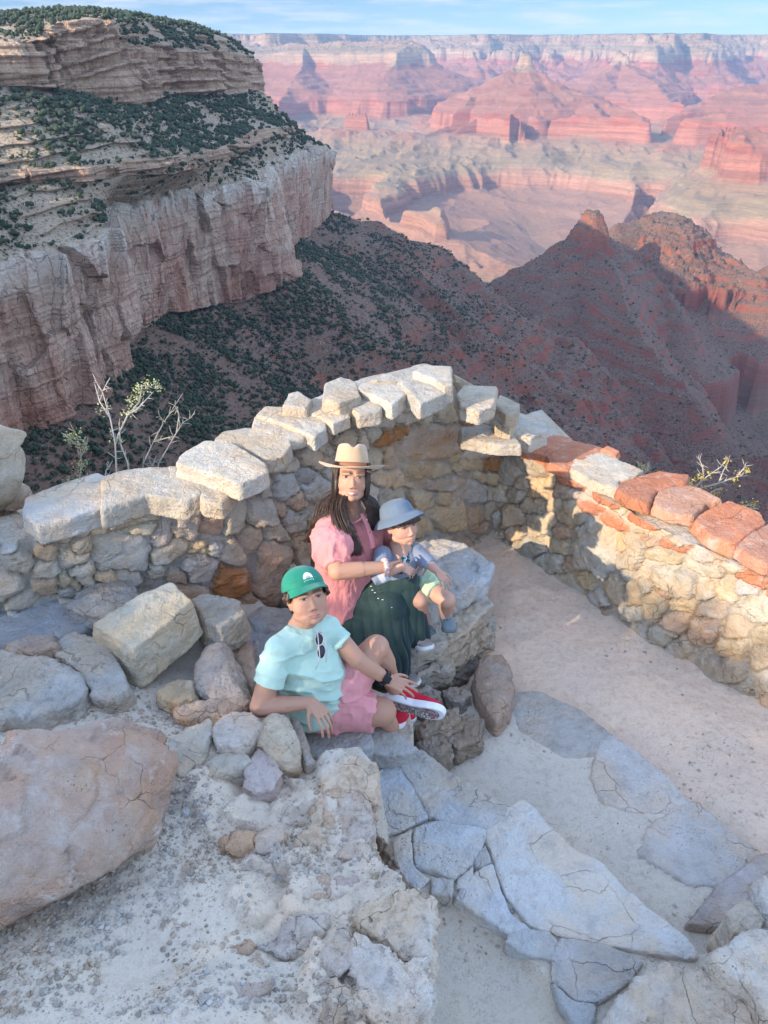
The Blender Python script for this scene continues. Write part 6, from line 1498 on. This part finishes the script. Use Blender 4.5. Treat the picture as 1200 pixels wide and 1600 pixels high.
# ---------------------------------------------------------------- the small child
CS = (.49, .275, .19)
croot = empty('person', tuple(T(645, 915, 4.05)), 'small child in a blue-grey sun hat and pale green shorts beside the woman', 'person')
Cc = T(627, 818, 3.80); Mc = frame((.52, -.80, .22), (-.16, .26, .95)); kc = .90
cn = T(622, 850, 3.88)
cRS, cLS = T(598, 866, 3.80), T(648, 862, 3.92)
cRE, cRW = T(591, 900, 3.70), T(628, 886, 3.66)
cLE, cLW = T(667, 878, 3.84), T(684, 893, 3.80)
cH = T(640, 902, 4.06); kL = T(699, 938, 3.90); aL = T(697, 962, 4.06); kR = T(655, 938, 3.93); aR = T(664, 978, 4.12)
P = head_prims(Cc, Mc, kc, cn, .042, chub=1.08)
P += [p_cap(cn, .045, (cRS + cLS) / 2 - [0, 0, .02], .055), p_cap(cRS, .033, cRE, .029), p_cap(cRE, .029, cRW, .020), p_cap(cLS, .033, cLE, .028), p_cap(cLE, .028, cLW, .019)]
P += hand_prims(cRW, T(642, 893, 3.68) - cRW, (0, .5, -.85), .66, side=1, curl=(.35, .4, .45, .5)) + hand_prims(cLW, T(690, 898, 3.78) - cLW + [0, 0, -.01], (0, .4, -.9), .64, side=1, curl=(.4, .45, .5, .55))
P += [p_cap(cH + [.03, 0, 0], .065, kL, .043), p_cap(kL, .042, kL + (aL - kL) * .45 + [0, .008, 0], .043), p_cap(kL + (aL - kL) * .45 + [0, .008, 0], .042, aL, .028), p_cap(cH - [.03, 0, 0], .062, kR, .043), p_cap(kR, .042, aR, .028), p_cap(cH, .08, T(625, 868, 3.92), .08)]
blob('body', P, .003, 5, SKIN, croot, colf=lambda V: face_color(V, Cc, Mc, kc, CS, (.56, .24, .20), (.09, .05, .03), (.04, .025, .02), squint=.55))
CT = cloth_mat('child_shirt_cloth', None, attr=True, weave=420)
sv = nv((cLS - cRS) * [1, 1, .3]); fw = nv(np.cross(sv, [0, 0, 1])); fw = -fw if fw[1] > 0 else fw
P = [p_loft(smooth_secs([(T(632, 912, 4.00), sv * .100, fw * .085), (T(630, 892, 3.97), sv * .108, fw * .090), (T(626, 872, 3.90), sv * .108, fw * .085), ((cRS + cLS) / 2 + [0, 0, -.005], sv * .090, fw * .062), (cn - [0, 0, .012], sv * .052, fw * .048)], 16))]
for s_, e_ in ((cRS, cRE), (cLS, cLE)): P += [p_cap(s_, .046, e_, .038)]
dv = nv(cRW - cRE); a = nv(np.cross(dv, [0, 0, 1])); b = np.cross(dv, a)
P.append(p_loft([(cRE - dv * .02, a * .040, b * .040), (cRE + dv * .052, a * .038, b * .038)]))
dv2 = nv(cLW - cLE); a2 = nv(np.cross(dv2, [0, 0, 1])); b2 = np.cross(dv2, a2); P.append(p_loft([(cLE - dv2 * .02, a2 * .036, b2 * .036), (cLE + dv2 * .025, a2 * .034, b2 * .034)]))
def cshirt(V):
    c = np.ones((len(V), 3)) * np.array((.20, .235, .30)); px, py, dd = project(V); fr = ((V - T(630, 880, 3.9)) @ fw) > .0
    # local chest coordinates: along the diagonal band of the print
    o_ = T(641, 872, 3.80); q = V - o_; u = q @ sv; w_ = q[:, 2] + .35 * 0; al = u * .62 + w_ * .78; ac = u * .78 - w_ * .62
    n = fbm(V[:, 0] * 45, V[:, 1] * 45, V[:, 2] * 45, o=3, s=77); n2 = fbm(V[:, 0] * 120, V[:, 1] * 120, V[:, 2] * 120, o=2, s=78)
    band = (np.abs(al + .005) < .085) & fr
    c[band & (np.abs(ac + .018 + n * .012) < .016)] = (.03, .13, .12)
    c[band & (np.abs(ac + .002 + n * .02) < .006)] = (.60, .64, .62)
    c[band & (np.abs(ac - .018 + n * .02) < .014) & (n2 > -.25)] = (.025, .03, .035)
    c[band & (np.abs(ac - .030) < .006) & (n2 > 0)] = (.35, .38, .42)
    # lower block of the print
    bl = fr & (np.abs(u + .032) < .035) & (np.abs(w_ + .078) < .024); c[bl & (n2 > -.2)] = (.03, .03, .035); c[bl & (n2 > .30)] = (.4, .4, .42)
    cuff = ((V - cRE) @ dv) ; m = (np.linalg.norm(V - (cRE + np.outer(cuff, dv)), axis=1) < .05) & (cuff > .012) & (cuff < .06); c[m] = (.46, .49, .55)
    return c
blob('shirt', P, .0035, 4, CT, croot, disp=folds(.0035, 14, 41), colf=cshirt)
GS = cloth_mat('pale_green_cotton', (.46, .58, .36), weave=420)
P = [p_cap(cH, .092, cH + [0, 0, -.01], .092)]
for kk, off in ((kL, .03), (kR, -.03)):
    s_ = cH + [off, 0, 0]; e_ = s_ + (kk - s_) * .66; d_ = nv(e_ - s_); a = nv(np.cross(d_, [0, 0, 1])); b = np.cross(d_, a); P.append(p_loft(smooth_secs([(s_ - d_ * .02, a * .075, b * .075), (s_ + (e_ - s_) * .5, a * .072, b * .07), (e_, a * .066, b * .064)], 8)))
blob('shorts', P, .0035, 4, GS, croot, disp=folds(.004, 16, 44))
CSH = (plain('blue_grey_boot', (.17, .21, .22), .75), plain('grey_boot_sole', (.14, .17, .18), .8), plain('dark_lace', (.03, .04, .045)))
shoe('shoe', T(696, 962, 4.14), T(703, 992, 4.00), (0.05, -.55, .75), .165, .076, .060, CSH, croot)
shoe('shoe', T(661, 984, 4.20), T(674, 996, 4.06), (-.1, -.4, .85), .165, .074, .058, CSH, croot)
SO = cloth_mat('grey_sock', (.24, .26, .28)); d_ = nv(aL - kL)
g = Geo(); g.add(*tube([aL - d_ * .035, aL + d_ * .02], [.034, .034], 20)); hang(g.build('sock', SO), croot)
ch = strands('hair', [[Cc + Mc @ (np.array([x, y, z]) * kc), Cc + Mc @ (np.array([x * 1.06, y + .012, z - .035]) * kc)] for x, y, z in [(s * (.078), .05 - .022 * j, .045) for s in (-1, 1) for j in range(7)] + [(x / 100, .088 - abs(x) * .002, .052) for x in range(-6, 7)]], HM, croot, .0095)
blob('hair_crown', [p_ell(Cc + Mc @ (np.array([0, -.022, .034]) * kc), np.array([.082, .092, .086]) * kc, Mc)], .004, 3, HM, croot)
BH = cloth_mat('blue_grey_hat_cloth', (.125, .165, .21), weave=300)
Mch = frame((.42, -.70, .50), (-.36, .52, .80)); hc = Cc + Mch[:, 2] * .058 * kc - Mch[:, 1] * .016
bh = revolve_hat(hc, Mch, [(0, .072), (.03, .070), (.055, .063), (.073, .045), (.083, .012), (.087, -.004), (.098, -.010), (.116, -.020), (.130, -.030)], BH, 'sun_hat', croot, asp=1.12, brim_up=-.016, droop=.0)
g = Geo(); g.add(*tube([Cc + Mc @ (np.array(q) * kc) for q in [(-.078, .02, .02), (-.074, .025, -.04), (-.050, .035, -.085), (-.01, .045, -.112), (.03, .04, -.10), (.07, .02, -.03)]], .0028, 6)); hang(g.build('chin_strap', plain('grey_strap', (.45, .42, .38))), croot)

# ---------------------------------------------------------------- the older boy
BS = (.46, .25, .165)
broot = empty('person', tuple(T(515, 1110, 3.5)), 'boy in a green cap, mint T-shirt and pink shorts leaning on a rock', 'person')
Bc = T(480, 934, 3.19); Mb = frame((.30, -.78, .54), (-.20, .50, .84)); kb = .98
bn = T(470, 981, 3.29)
bRS, bLS = T(435, 1013, 3.18), T(515, 984, 3.36)
bRE, bRW = T(407, 1104, 3.20), T(487, 1098, 3.20)
bLE, bLW = T(557, 1030, 3.36), T(606, 1062, 3.42)
bH = T(508, 1098, 3.50); bKL = T(588, 1012, 3.44); bAL = T(617, 1078, 3.66); bKR = T(596, 1112, 3.47); bAR = T(612, 1136, 3.56)
P = head_prims(Bc, Mb, kb, bn, .052, chub=1.14)
P += [p_cap(bn, .058, (bRS + bLS) / 2 + [0, .03, -.03], .055), p_cap(bRS, .052, bRE, .044), p_cap(bRE, .046, bRE + (bRW - bRE) * .4, .041), p_cap(bRE + (bRW - bRE) * .3, .041, bRW, .026),
      p_cap(bLS, .050, bLE, .042), p_cap(bLE, .042, bLE + (bLW - bLE) * .45, .038), p_cap(bLE + (bLW - bLE) * .4, .037, bLW, .026)]
P += hand_prims(bRW, T(500, 1112, 3.17) - bRW, (-.55, .5, -.5), .98, side=-1, curl=(.35, .38, .45, .5), spread=.12)
P += hand_prims(bLW, T(636, 1074, 3.42) - bLW, (.1, .45, -.9), .95, side=1, curl=(.28, .32, .36, .42), spread=.14)
P += [p_cap(bH + [.02, 0, .02], .095, bKL, .060), p_cap(bKL, .058, bKL + (bAL - bKL) * .4 + [0, .012, 0], .056), p_cap(bKL + (bAL - bKL) * .35 + [0, .012, 0], .055, bAL, .034),
      p_cap(bH + [0, -.03, 0], .095, bKR, .068), p_cap(bKR, .056, bAR, .036), p_cap(bH, .12, T(480, 1035, 3.36), .095)]
blob('body', P, .0033, 5, SKIN, broot, colf=lambda V: face_color(V, Bc, Mb, kb, BS, (.52, .21, .17), (.06, .035, .025), (.04, .02, .012), squint=.25))
MT = cloth_mat('mint_jersey', (.46, .63, .52), weave=500, wr=.7)
sv = nv((bLS - bRS) * [1, 1, .4]); upb = nv(bn - bH); fw = nv(np.cross(sv, upb)); fw = -fw if fw[1] > 0 else fw
P = [p_loft(smooth_secs([(T(500, 1108, 3.50), sv * .150, fw * .135), (T(499, 1092, 3.46), sv * .150, fw * .135), (T(492, 1062, 3.40), sv * .150, fw * .132), (T(482, 1028, 3.33), sv * .150, fw * .112), (T(472, 1004, 3.31), sv * .152, fw * .095), (bn - upb * .045, sv * .088, fw * .074), (bn - upb * .008, sv * .064, fw * .062)], 22))]
for s_, e_, f_, r1, r2 in ((bRS, bRE, .60, .055, .067), (bLS, bLE, .44, .052, .060)):
    e2 = s_ + (e_ - s_) * f_; dv = nv(e2 - s_); a = nv(np.cross(dv, [.2, .9, .3])); b = np.cross(dv, a)
    P.append(p_loft(smooth_secs([(s_ - dv * .055, a * .03, b * .03), (s_ - dv * .02, a * r1 * .85, b * r1 * .85), (s_ + dv * .02, a * r1, b * r1), (e2 - dv * .01, a * r2, b * r2), (e2, a * r2, b * r2)], 18)))
def tsf(V, N):
    q = V; w = sstep(.95, .70, V[:, 2]); al = (V @ (sv * .5 + upb * 1.0)); h = ((np.maximum(ridged(al * 15, (V @ sv) * 5, V[:, 1] * 5, o=2, s=51) + .3, 0) / 1.3) ** 2.2 * 2.2 - .5) * (.006 + .011 * w) + fbm(V[:, 0] * 14, V[:, 1] * 14, V[:, 2] * 14, o=3, s=52) * .007
    return V + N * h[:, None]
P += [p_ell(bRS, (.062, .062, .060)), p_ell(bLS, (.058, .058, .058)), p_cap(bRS, .060, (bRS + bLS) / 2, .075), p_cap(bLS, .058, (bRS + bLS) / 2, .075)]
blob('t_shirt', P, .004, 4, MT, broot, disp=tsf)
PK = cloth_mat('pink_shorts_cloth', (.72, .30, .30), weave=420)
P = [p_cap(bH + [-.03, 0, 0], .125, bH + [.03, -.02, 0], .125)]
for s_, kk, f_, r1, r2 in ((bH + [.02, 0, .02], bKL, .74, .115, .092), (bH + [0, -.03, 0], bKR, .86, .108, .088)):
    e2 = s_ + (kk - s_) * f_; dv = nv(e2 - s_); a = nv(np.cross(dv, [0, 0, 1])); b = np.cross(dv, a); P.append(p_loft(smooth_secs([(s_, a * r1, b * r1), (s_ + (e2 - s_) * .5, a * r1 * .95, b * r1 * .95), (e2, a * r2, b * r2)], 12)))
blob('shorts', P, .004, 4, PK, broot, disp=folds(.010, 11, 61, (1, 1, 1)))
# watch
WT = plain('black_watch', (.012, .013, .016), .25); dv = nv(bLW - bLE); a = nv(np.cross(dv, [0, 0, 1])); b = np.cross(a, dv); wc = bLW - dv * .022
g = Geo(); Vw = []
for l, rr_ in ((-.012, .0325), (-.012, .0350), (.012, .0350), (.012, .0325)):
    th = np.arange(40) / 40 * 2 * np.pi; Vw.append(wc + dv * l + (np.cos(th)[:, None] * a + np.sin(th)[:, None] * b) * rr_)
wt_ = hang(mesh_np('watch', np.concatenate(Vw), np.concatenate([grid_faces(4, 40, True), np.stack([120 + np.arange(40), 120 + (np.arange(40) + 1) % 40, (np.arange(40) + 1) % 40, np.arange(40)], 1)]), WT), broot)
cm_ = nv(CAMZ * np.array([0, 0, 1.]) - wc); fc = nv(cm_ - dv * (cm_ @ dv)); sd = np.cross(dv, fc)
c0 = wc + fc * .037; sc8 = []
Vb = np.array([c0 + dv * x * .018 + sd * y * .016 + fc * z * .005 for x in (-1, 1) for y in (-1, 1) for z in (-1, 1)])
ws = mesh_np('watch_case', Vb, np.array([[0, 1, 3, 2], [4, 6, 7, 5], [0, 4, 5, 1], [2, 3, 7, 6], [0, 2, 6, 4], [1, 5, 7, 3]]), WT, smooth=False); ws.parent = wt_; ws.matrix_parent_inverse = Matrix.Identity(4)
bm_ = ws.modifiers.new('b', 'BEVEL'); bm_.width = .003; bm_.segments = 3
# shoes: red runner with a pale sole turned towards us
red = plain('red_knit', (.55, .018, .045), .8); ms = NT('runner_sole'); ps = ms.n('NewGeometry').outputs['Position']; vv = ms.vor(ps, 75, 'F1', 'Color'); sv_ = ms.n('SeparateColor', Color=vv).outputs[0]
ms.set('Base Color', ms.mix(ms.math('GREATER_THAN', ms.vor(ps, 75, 'DISTANCE_TO_EDGE'), .10), (.16, .15, .15), ms.ramp(sv_, [(0, (.62, .58, .55)), (.4, (.35, .34, .33)), (.62, (.60, .16, .20))], 'CONSTANT')))
ms.set('Normal', ms.bump(ms.vor(ps, 75, 'DISTANCE_TO_EDGE'), .8, .01)); wr_ = plain('white_midsole', (.78, .78, .78), .6)
h0, t0 = T(600, 1098, 3.66), T(692, 1122, 3.56); uu = nv(np.array([-.02, .96, .24]))
sh = shoe('shoe', h0, t0, uu, .29, .105, .075, (red, wr_, plain('dark_lace_b', (.05, .05, .06))), broot, sole_t=.034)
dd = nv(t0 - h0); uq = nv(uu - dd * (uu @ dd)); ss = np.cross(dd, uq); n = 40; ang = np.linspace(0, 2 * np.pi, n, endpoint=False); X_ = .5 - .5 * np.cos(ang)
Wd = np.interp(X_, [0, .06, .25, .5, .72, .88, .97, 1.0], [.45, .72, .80, .74, 1.0, .92, .60, .3]) * .0525; Yo = np.sign(np.sin(ang)) * Wd * np.minimum(1, np.abs(np.sin(ang)) * 3) * .86
rise = np.interp(X_, [0, .1, .75, 1], [.004, 0, 0, .012]); V = h0 + dd * ((X_ - .5) * .90 + .5)[:, None] * .29 + ss * Yo[:, None] + uq * (rise - .0035)[:, None]
V = np.concatenate([V, V.mean(0)[None]]); j = np.arange(n); tr = mesh_np('tread', V, np.stack([j, (j + 1) % n, np.full(n, n)], 1), ms.m, smooth=False); tr.parent = sh; tr.matrix_parent_inverse = Matrix.Identity(4)
shoe('shoe', T(612, 1138, 3.66), T(638, 1126, 3.84), (0, .1, 1), .22, .085, .055, (red, wr_), broot)
# cap
CAPM = cloth_mat('green_cap_cloth', (.012, .205, .125), weave=260, rough=.7, wr=.25)
Mcap = frame((.42, -.72, .55), (-.26, .52, .81)); cc = Bc + Mcap[:, 2] * .058 * kb - Mcap[:, 1] * .020
seg = 80; a = np.arange(seg) / seg * 2 * np.pi; V = []
for ph in np.linspace(.02, 1.0, 26):
    r_ = math.sin(ph * math.pi / 2) ** .85; z_ = math.cos(ph * math.pi / 2); seam = 1 - .012 * np.exp(-((np.mod(a * 3 / np.pi + .5, 1) - .5) / .07) ** 2)
    V.append(np.stack([.0905 * r_ * np.cos(a) * seam, .103 * r_ * np.sin(a) * seam, .092 * z_ - .012 + .010 * r_ * (np.sin(a) > 0) * np.sin(a) * (ph > .8)], -1))
V.append(V[-1] * [.97, .97, 1]); V.append(V[-2] * [.97, .97, 1] + [0, 0, .02])
Vt = np.concatenate(V + [np.array([[0, 0, .0805]])]); F = grid_faces(28, seg, True); j = np.arange(seg)
F3 = np.concatenate([F[:, [0, 1, 2]], F[:, [0, 2, 3]], np.stack([(j + 1) % seg, j, np.full(seg, len(Vt) - 1)], 1)])
cap_ = hang(mesh_np('cap', (Vt * kb) @ Mcap.T + cc, F3, CAPM), broot)
na_ = 34; aa = np.linspace(R(22), R(158), na_); V = []
for side_, dz in ((0, .0), (1, -.004)):
    for u in np.linspace(0, 1, 10):
        x = np.cos(aa) * (.089 + .004 * u); y = np.sin(aa) * .1005 + u * .068 * np.sin(np.pi * (aa - R(22)) / R(136)) ** .55; z = .002 - .006 * (np.cos(aa) ** 2) - .020 * u * (np.cos(aa) ** 2) - .016 * u + dz
        V.append(np.stack([x, y, z], -1))
Vv = (np.concatenate(V[:10] + V[10:][::-1]) * kb) @ Mcap.T + cc; br = mesh_np('brim', Vv, grid_faces(20, na_), CAPM); br.parent = cap_; br.matrix_parent_inverse = Matrix.Identity(4)
# white embroidered badge on the front of the cap
WB = plain('white_embroidery', (.74, .76, .72), .8); gb = Geo(); 
def on_cap(u, v):  # u across, v up, metres on the front of the dome
    an = math.pi / 2 - u / .10; ph = math.acos(min(.99, max(0, (v + .012) / .092))) / (math.pi / 2); r_ = math.sin(ph * math.pi / 2) ** .85
    return np.array([.0925 * r_ * math.cos(an), .105 * r_ * math.sin(an), v + .0005])
def badge(poly, mat, nm, lift):
    pts = np.array([on_cap(u, v) for u, v in poly]); pts = np.concatenate([pts, pts.mean(0)[None]]); pts = pts * (1 + lift); n_ = len(poly)
    o = mesh_np(nm, (pts * kb) @ Mcap.T + cc, np.stack([np.arange(n_), (np.arange(n_) + 1) % n_, np.full(n_, n_)], 1), mat, smooth=False); o.parent = cap_; o.matrix_parent_inverse = Matrix.Identity(4)
b0 = .024; vb = .014
shield = [(-b0, vb + 0), (b0, vb), (b0 + .001, vb + .018), (b0 * .9, vb + .026), (b0 * .55, vb + .033), (0, vb + .036), (-b0 * .55, vb + .033), (-b0 * .9, vb + .026), (-b0 - .001, vb + .018)]
badge(shield, WB, 'emblem', .012)
G2 = plain('grey_green_thread', (.34, .46, .40), .8)
badge([(-.011, vb + .013), (-.003, vb + .013), (0, vb + .010), (.003, vb + .013), (.011, vb + .013), (.008, vb + .019), (.003, vb + .020), (0, vb + .025), (-.003, vb + .020), (-.008, vb + .019)], G2, 'emblem_bird', .022)
badge([(-.018, vb + .003), (.018, vb + .003), (.018, vb + .006), (-.018, vb + .006)], G2, 'emblem_bar', .022)
# short dark hair below the cap
Lb = lambda x, y, z: Bc + Mb @ (np.array([x, y, z]) * kb)
blob('hair_crown', [p_ell(Lb(0, -.026, .030), (.083 * kb, .092 * kb, .084 * kb), Mb)], .004, 3, HM, broot, disp=folds(.004, 60, 71))
strands('hair', [[Lb(s * .080, .030 - .016 * j, .035), Lb(s * .088, .034 - .016 * j, .012), Lb(s * (.084), .030 - .016 * j, -.006 - .012 * (j > 2))] for s in (-1, 1) for j in range(7)], HM, broot, .009)
# sunglasses hooked in the neck of the T-shirt
gl = empty('sunglasses', tuple(T(503, 1005, 3.17)), 'dark sunglasses with a white frame hooked on the neck of the mint T-shirt', 'sunglasses')
LN = plain('dark_lens', (.02, .023, .032), .12); FRM = plain('pale_frame', (.42, .44, .47), .35)
for i, (px, py, rot) in enumerate(((499, 998, .35), (502, 1018, .1))):
    c = T(px, py, 3.185); ax = nv(T(504, 990, 3.18) - T(502, 1020, 3.18)); toC = nv(np.array([0, 0, CAMZ]) - c); s2 = nv(np.cross(ax, toC)); M_ = np.stack([s2, ax, toC], 1)
    v, f = p_ell(c, (.016, .028, .005), M_, 3); hang(mesh_np('lens', v, f, LN), gl)
    th = np.linspace(0, 2 * np.pi, 40); g = Geo(); g.add(*tube([c + s2 * .0172 * math.cos(t) + ax * .0292 * math.sin(t) + toC * .002 for t in th], .0015, 6)); hang(g.build('rim', FRM), gl)
g = Geo(); g.add(*tube([T(492, 983, 3.17), T(504, 992, 3.165), T(511, 1012, 3.165), T(509, 1034, 3.17)], .0022, 6)); g.add(*tube([T(496, 985, 3.16), T(500, 1030, 3.16), T(493, 1046, 3.165)], .0020, 6)); hang(g.build('temple_arm', FRM), gl)
print('people', time.time() - t1)
# ================================================================ dry shrubs beyond the walls
def twig_plant(label, t, paths, leaves, leafcol, seed, wood=(.50, .45, .38), leafn=14, r0=.006):
    r = np.random.default_rng(seed); root = empty('dry_shrub', tuple(T(*paths[0][0], t)), label, 'shrub')
    g = Geo(); tips = []
    for pth in paths:
        P = np.array([T(x, y, t + .03 * math.sin(x * .3 + y * .2)) for x, y in pth]); n = len(P)
        g.add(*tube(P, np.linspace(r0, r0 * .35, n), 6))
        for i in range(n - 1):
            for _ in range(4):
                u = r.random(); q = P[i] * (1 - u) + P[i + 1] * u; d = nv(P[i + 1] - P[i]) + r.normal(size=3) * .9; L = r.uniform(.02, .07)
                e = q + nv(d) * L; g.add(*tube([q, (q + e) / 2 + r.normal(size=3) * .004, e], [.0026, .002, .001], 5)); tips.append(e)
        tips.append(P[-1])
    m = NT('dry_wood'); m.set('Base Color', m.mix(m.noise(m.coord(), 40, 4), wood, tuple(c * .6 for c in wood)))
    o = hang(g.build('branches', m.m), root)
    V, F, n = [], [], 0
    C = [T(x, y, t + r.normal() * .03) + r.normal(size=3) * rad for x, y, rad, k in leaves for _ in range(k)]
    for c in C:
        for _ in range(3):
            d = nv(r.normal(size=3)); e = nv(np.cross(d, r.normal(size=3))); s_ = r.uniform(.004, .009); c2 = c + r.normal(size=3) * .008
            V.append([c2 - d * s_, c2 + e * s_ * .6, c2 + d * s_, c2 - e * s_ * .6]); F.append(np.arange(4) + n); n += 4
    ml = NT('dry_leaves'); ml.set('Base Color', ml.mix(ml.noise(ml.coord(), 60, 3), leafcol, tuple(c * .65 for c in leafcol)))
    if V: hang(mesh_np('leaves', np.concatenate(V), np.array(F), ml.m, smooth=False), root)
    return root
twig_plant('pale dry shrub with a tuft of yellow-green leaves behind the left wall', 4.3,
  [[(184, 770), (182, 732), (180, 692), (172, 652), (160, 612), (172, 590)], [(180, 690), (200, 648), (218, 628), (222, 602), (246, 608)], [(206, 770), (200, 724), (188, 692), (186, 660)], [(172, 652), (156, 628), (148, 600)], [(160, 612), (150, 596)], [(200, 648), (214, 640), (240, 612)], [(160, 770), (166, 735), (176, 720)]],
  [(232, 602, .018, 26), (218, 610, .02, 30), (208, 625, .018, 26), (248, 606, .014, 14), (196, 640, .014, 12), (160, 640, .02, 10), (184, 690, .02, 8)], (.50, .50, .24), 3)
twig_plant('bare grey twigs leaning right behind the left wall', 4.3, [[(222, 770), (224, 724), (240, 690), (256, 660), (286, 614)], [(240, 770), (248, 724), (276, 676), (286, 660), (300, 652)], [(276, 676), (280, 648), (276, 640)], [(240, 690), (262, 684), (272, 682)], [(256, 660), (250, 650)], [(234, 740), (244, 712)]], [], (.4, .4, .2), 4, wood=(.42, .37, .30), r0=.005)
twig_plant('small leafy yellow-green shrub at the left end of the wall', 4.3, [[(120, 780), (124, 752), (128, 720), (124, 692), (116, 672)], [(124, 700), (104, 682), (96, 676)], [(126, 715), (134, 700), (132, 684)], [(118, 770), (100, 756)]],
  [(118, 680, .02, 24), (130, 700, .02, 22), (126, 725, .018, 20), (106, 684, .016, 14), (132, 745, .018, 14), (112, 752, .02, 10)], (.42, .42, .20), 5, wood=(.36, .32, .24), r0=.004)
twig_plant('thorny shrub with yellow leaves behind the red-capped wall', 5.3, [[(1080, 800), (1084, 762), (1109, 741), (1126, 730), (1137, 715)], [(1084, 766), (1123, 755), (1151, 745), (1168, 743)], [(1100, 750), (1098, 730), (1092, 716)], [(1123, 755), (1130, 736), (1138, 722)], [(1151, 745), (1162, 732), (1166, 728)], [(1100, 790), (1112, 768), (1122, 764)]],
  [(1084, 752, .025, 22), (1096, 746, .02, 18), (1136, 722, .015, 10), (1165, 735, .018, 14), (1120, 768, .02, 14), (1150, 752, .02, 12), (1108, 738, .015, 8)], (.62, .48, .10), 6, wood=(.50, .42, .34), r0=.006)
twig_plant('tiny sprig of yellow leaves behind the pale capstone of the right wall', 5.4, [[(1004, 760), (1006, 738), (1002, 726)], [(1006, 742), (1014, 730)]], [(1004, 728, .015, 16), (1012, 732, .014, 10)], (.50, .45, .14), 7, r0=.003)
twig_plant('low yellow-leaved sprig between the two nearest red capstones', 5.0, [[(1150, 812), (1160, 790), (1178, 788)], [(1160, 792), (1186, 796)]], [(1176, 790, .018, 20), (1162, 786, .015, 8)], (.58, .46, .10), 8, r0=.003)
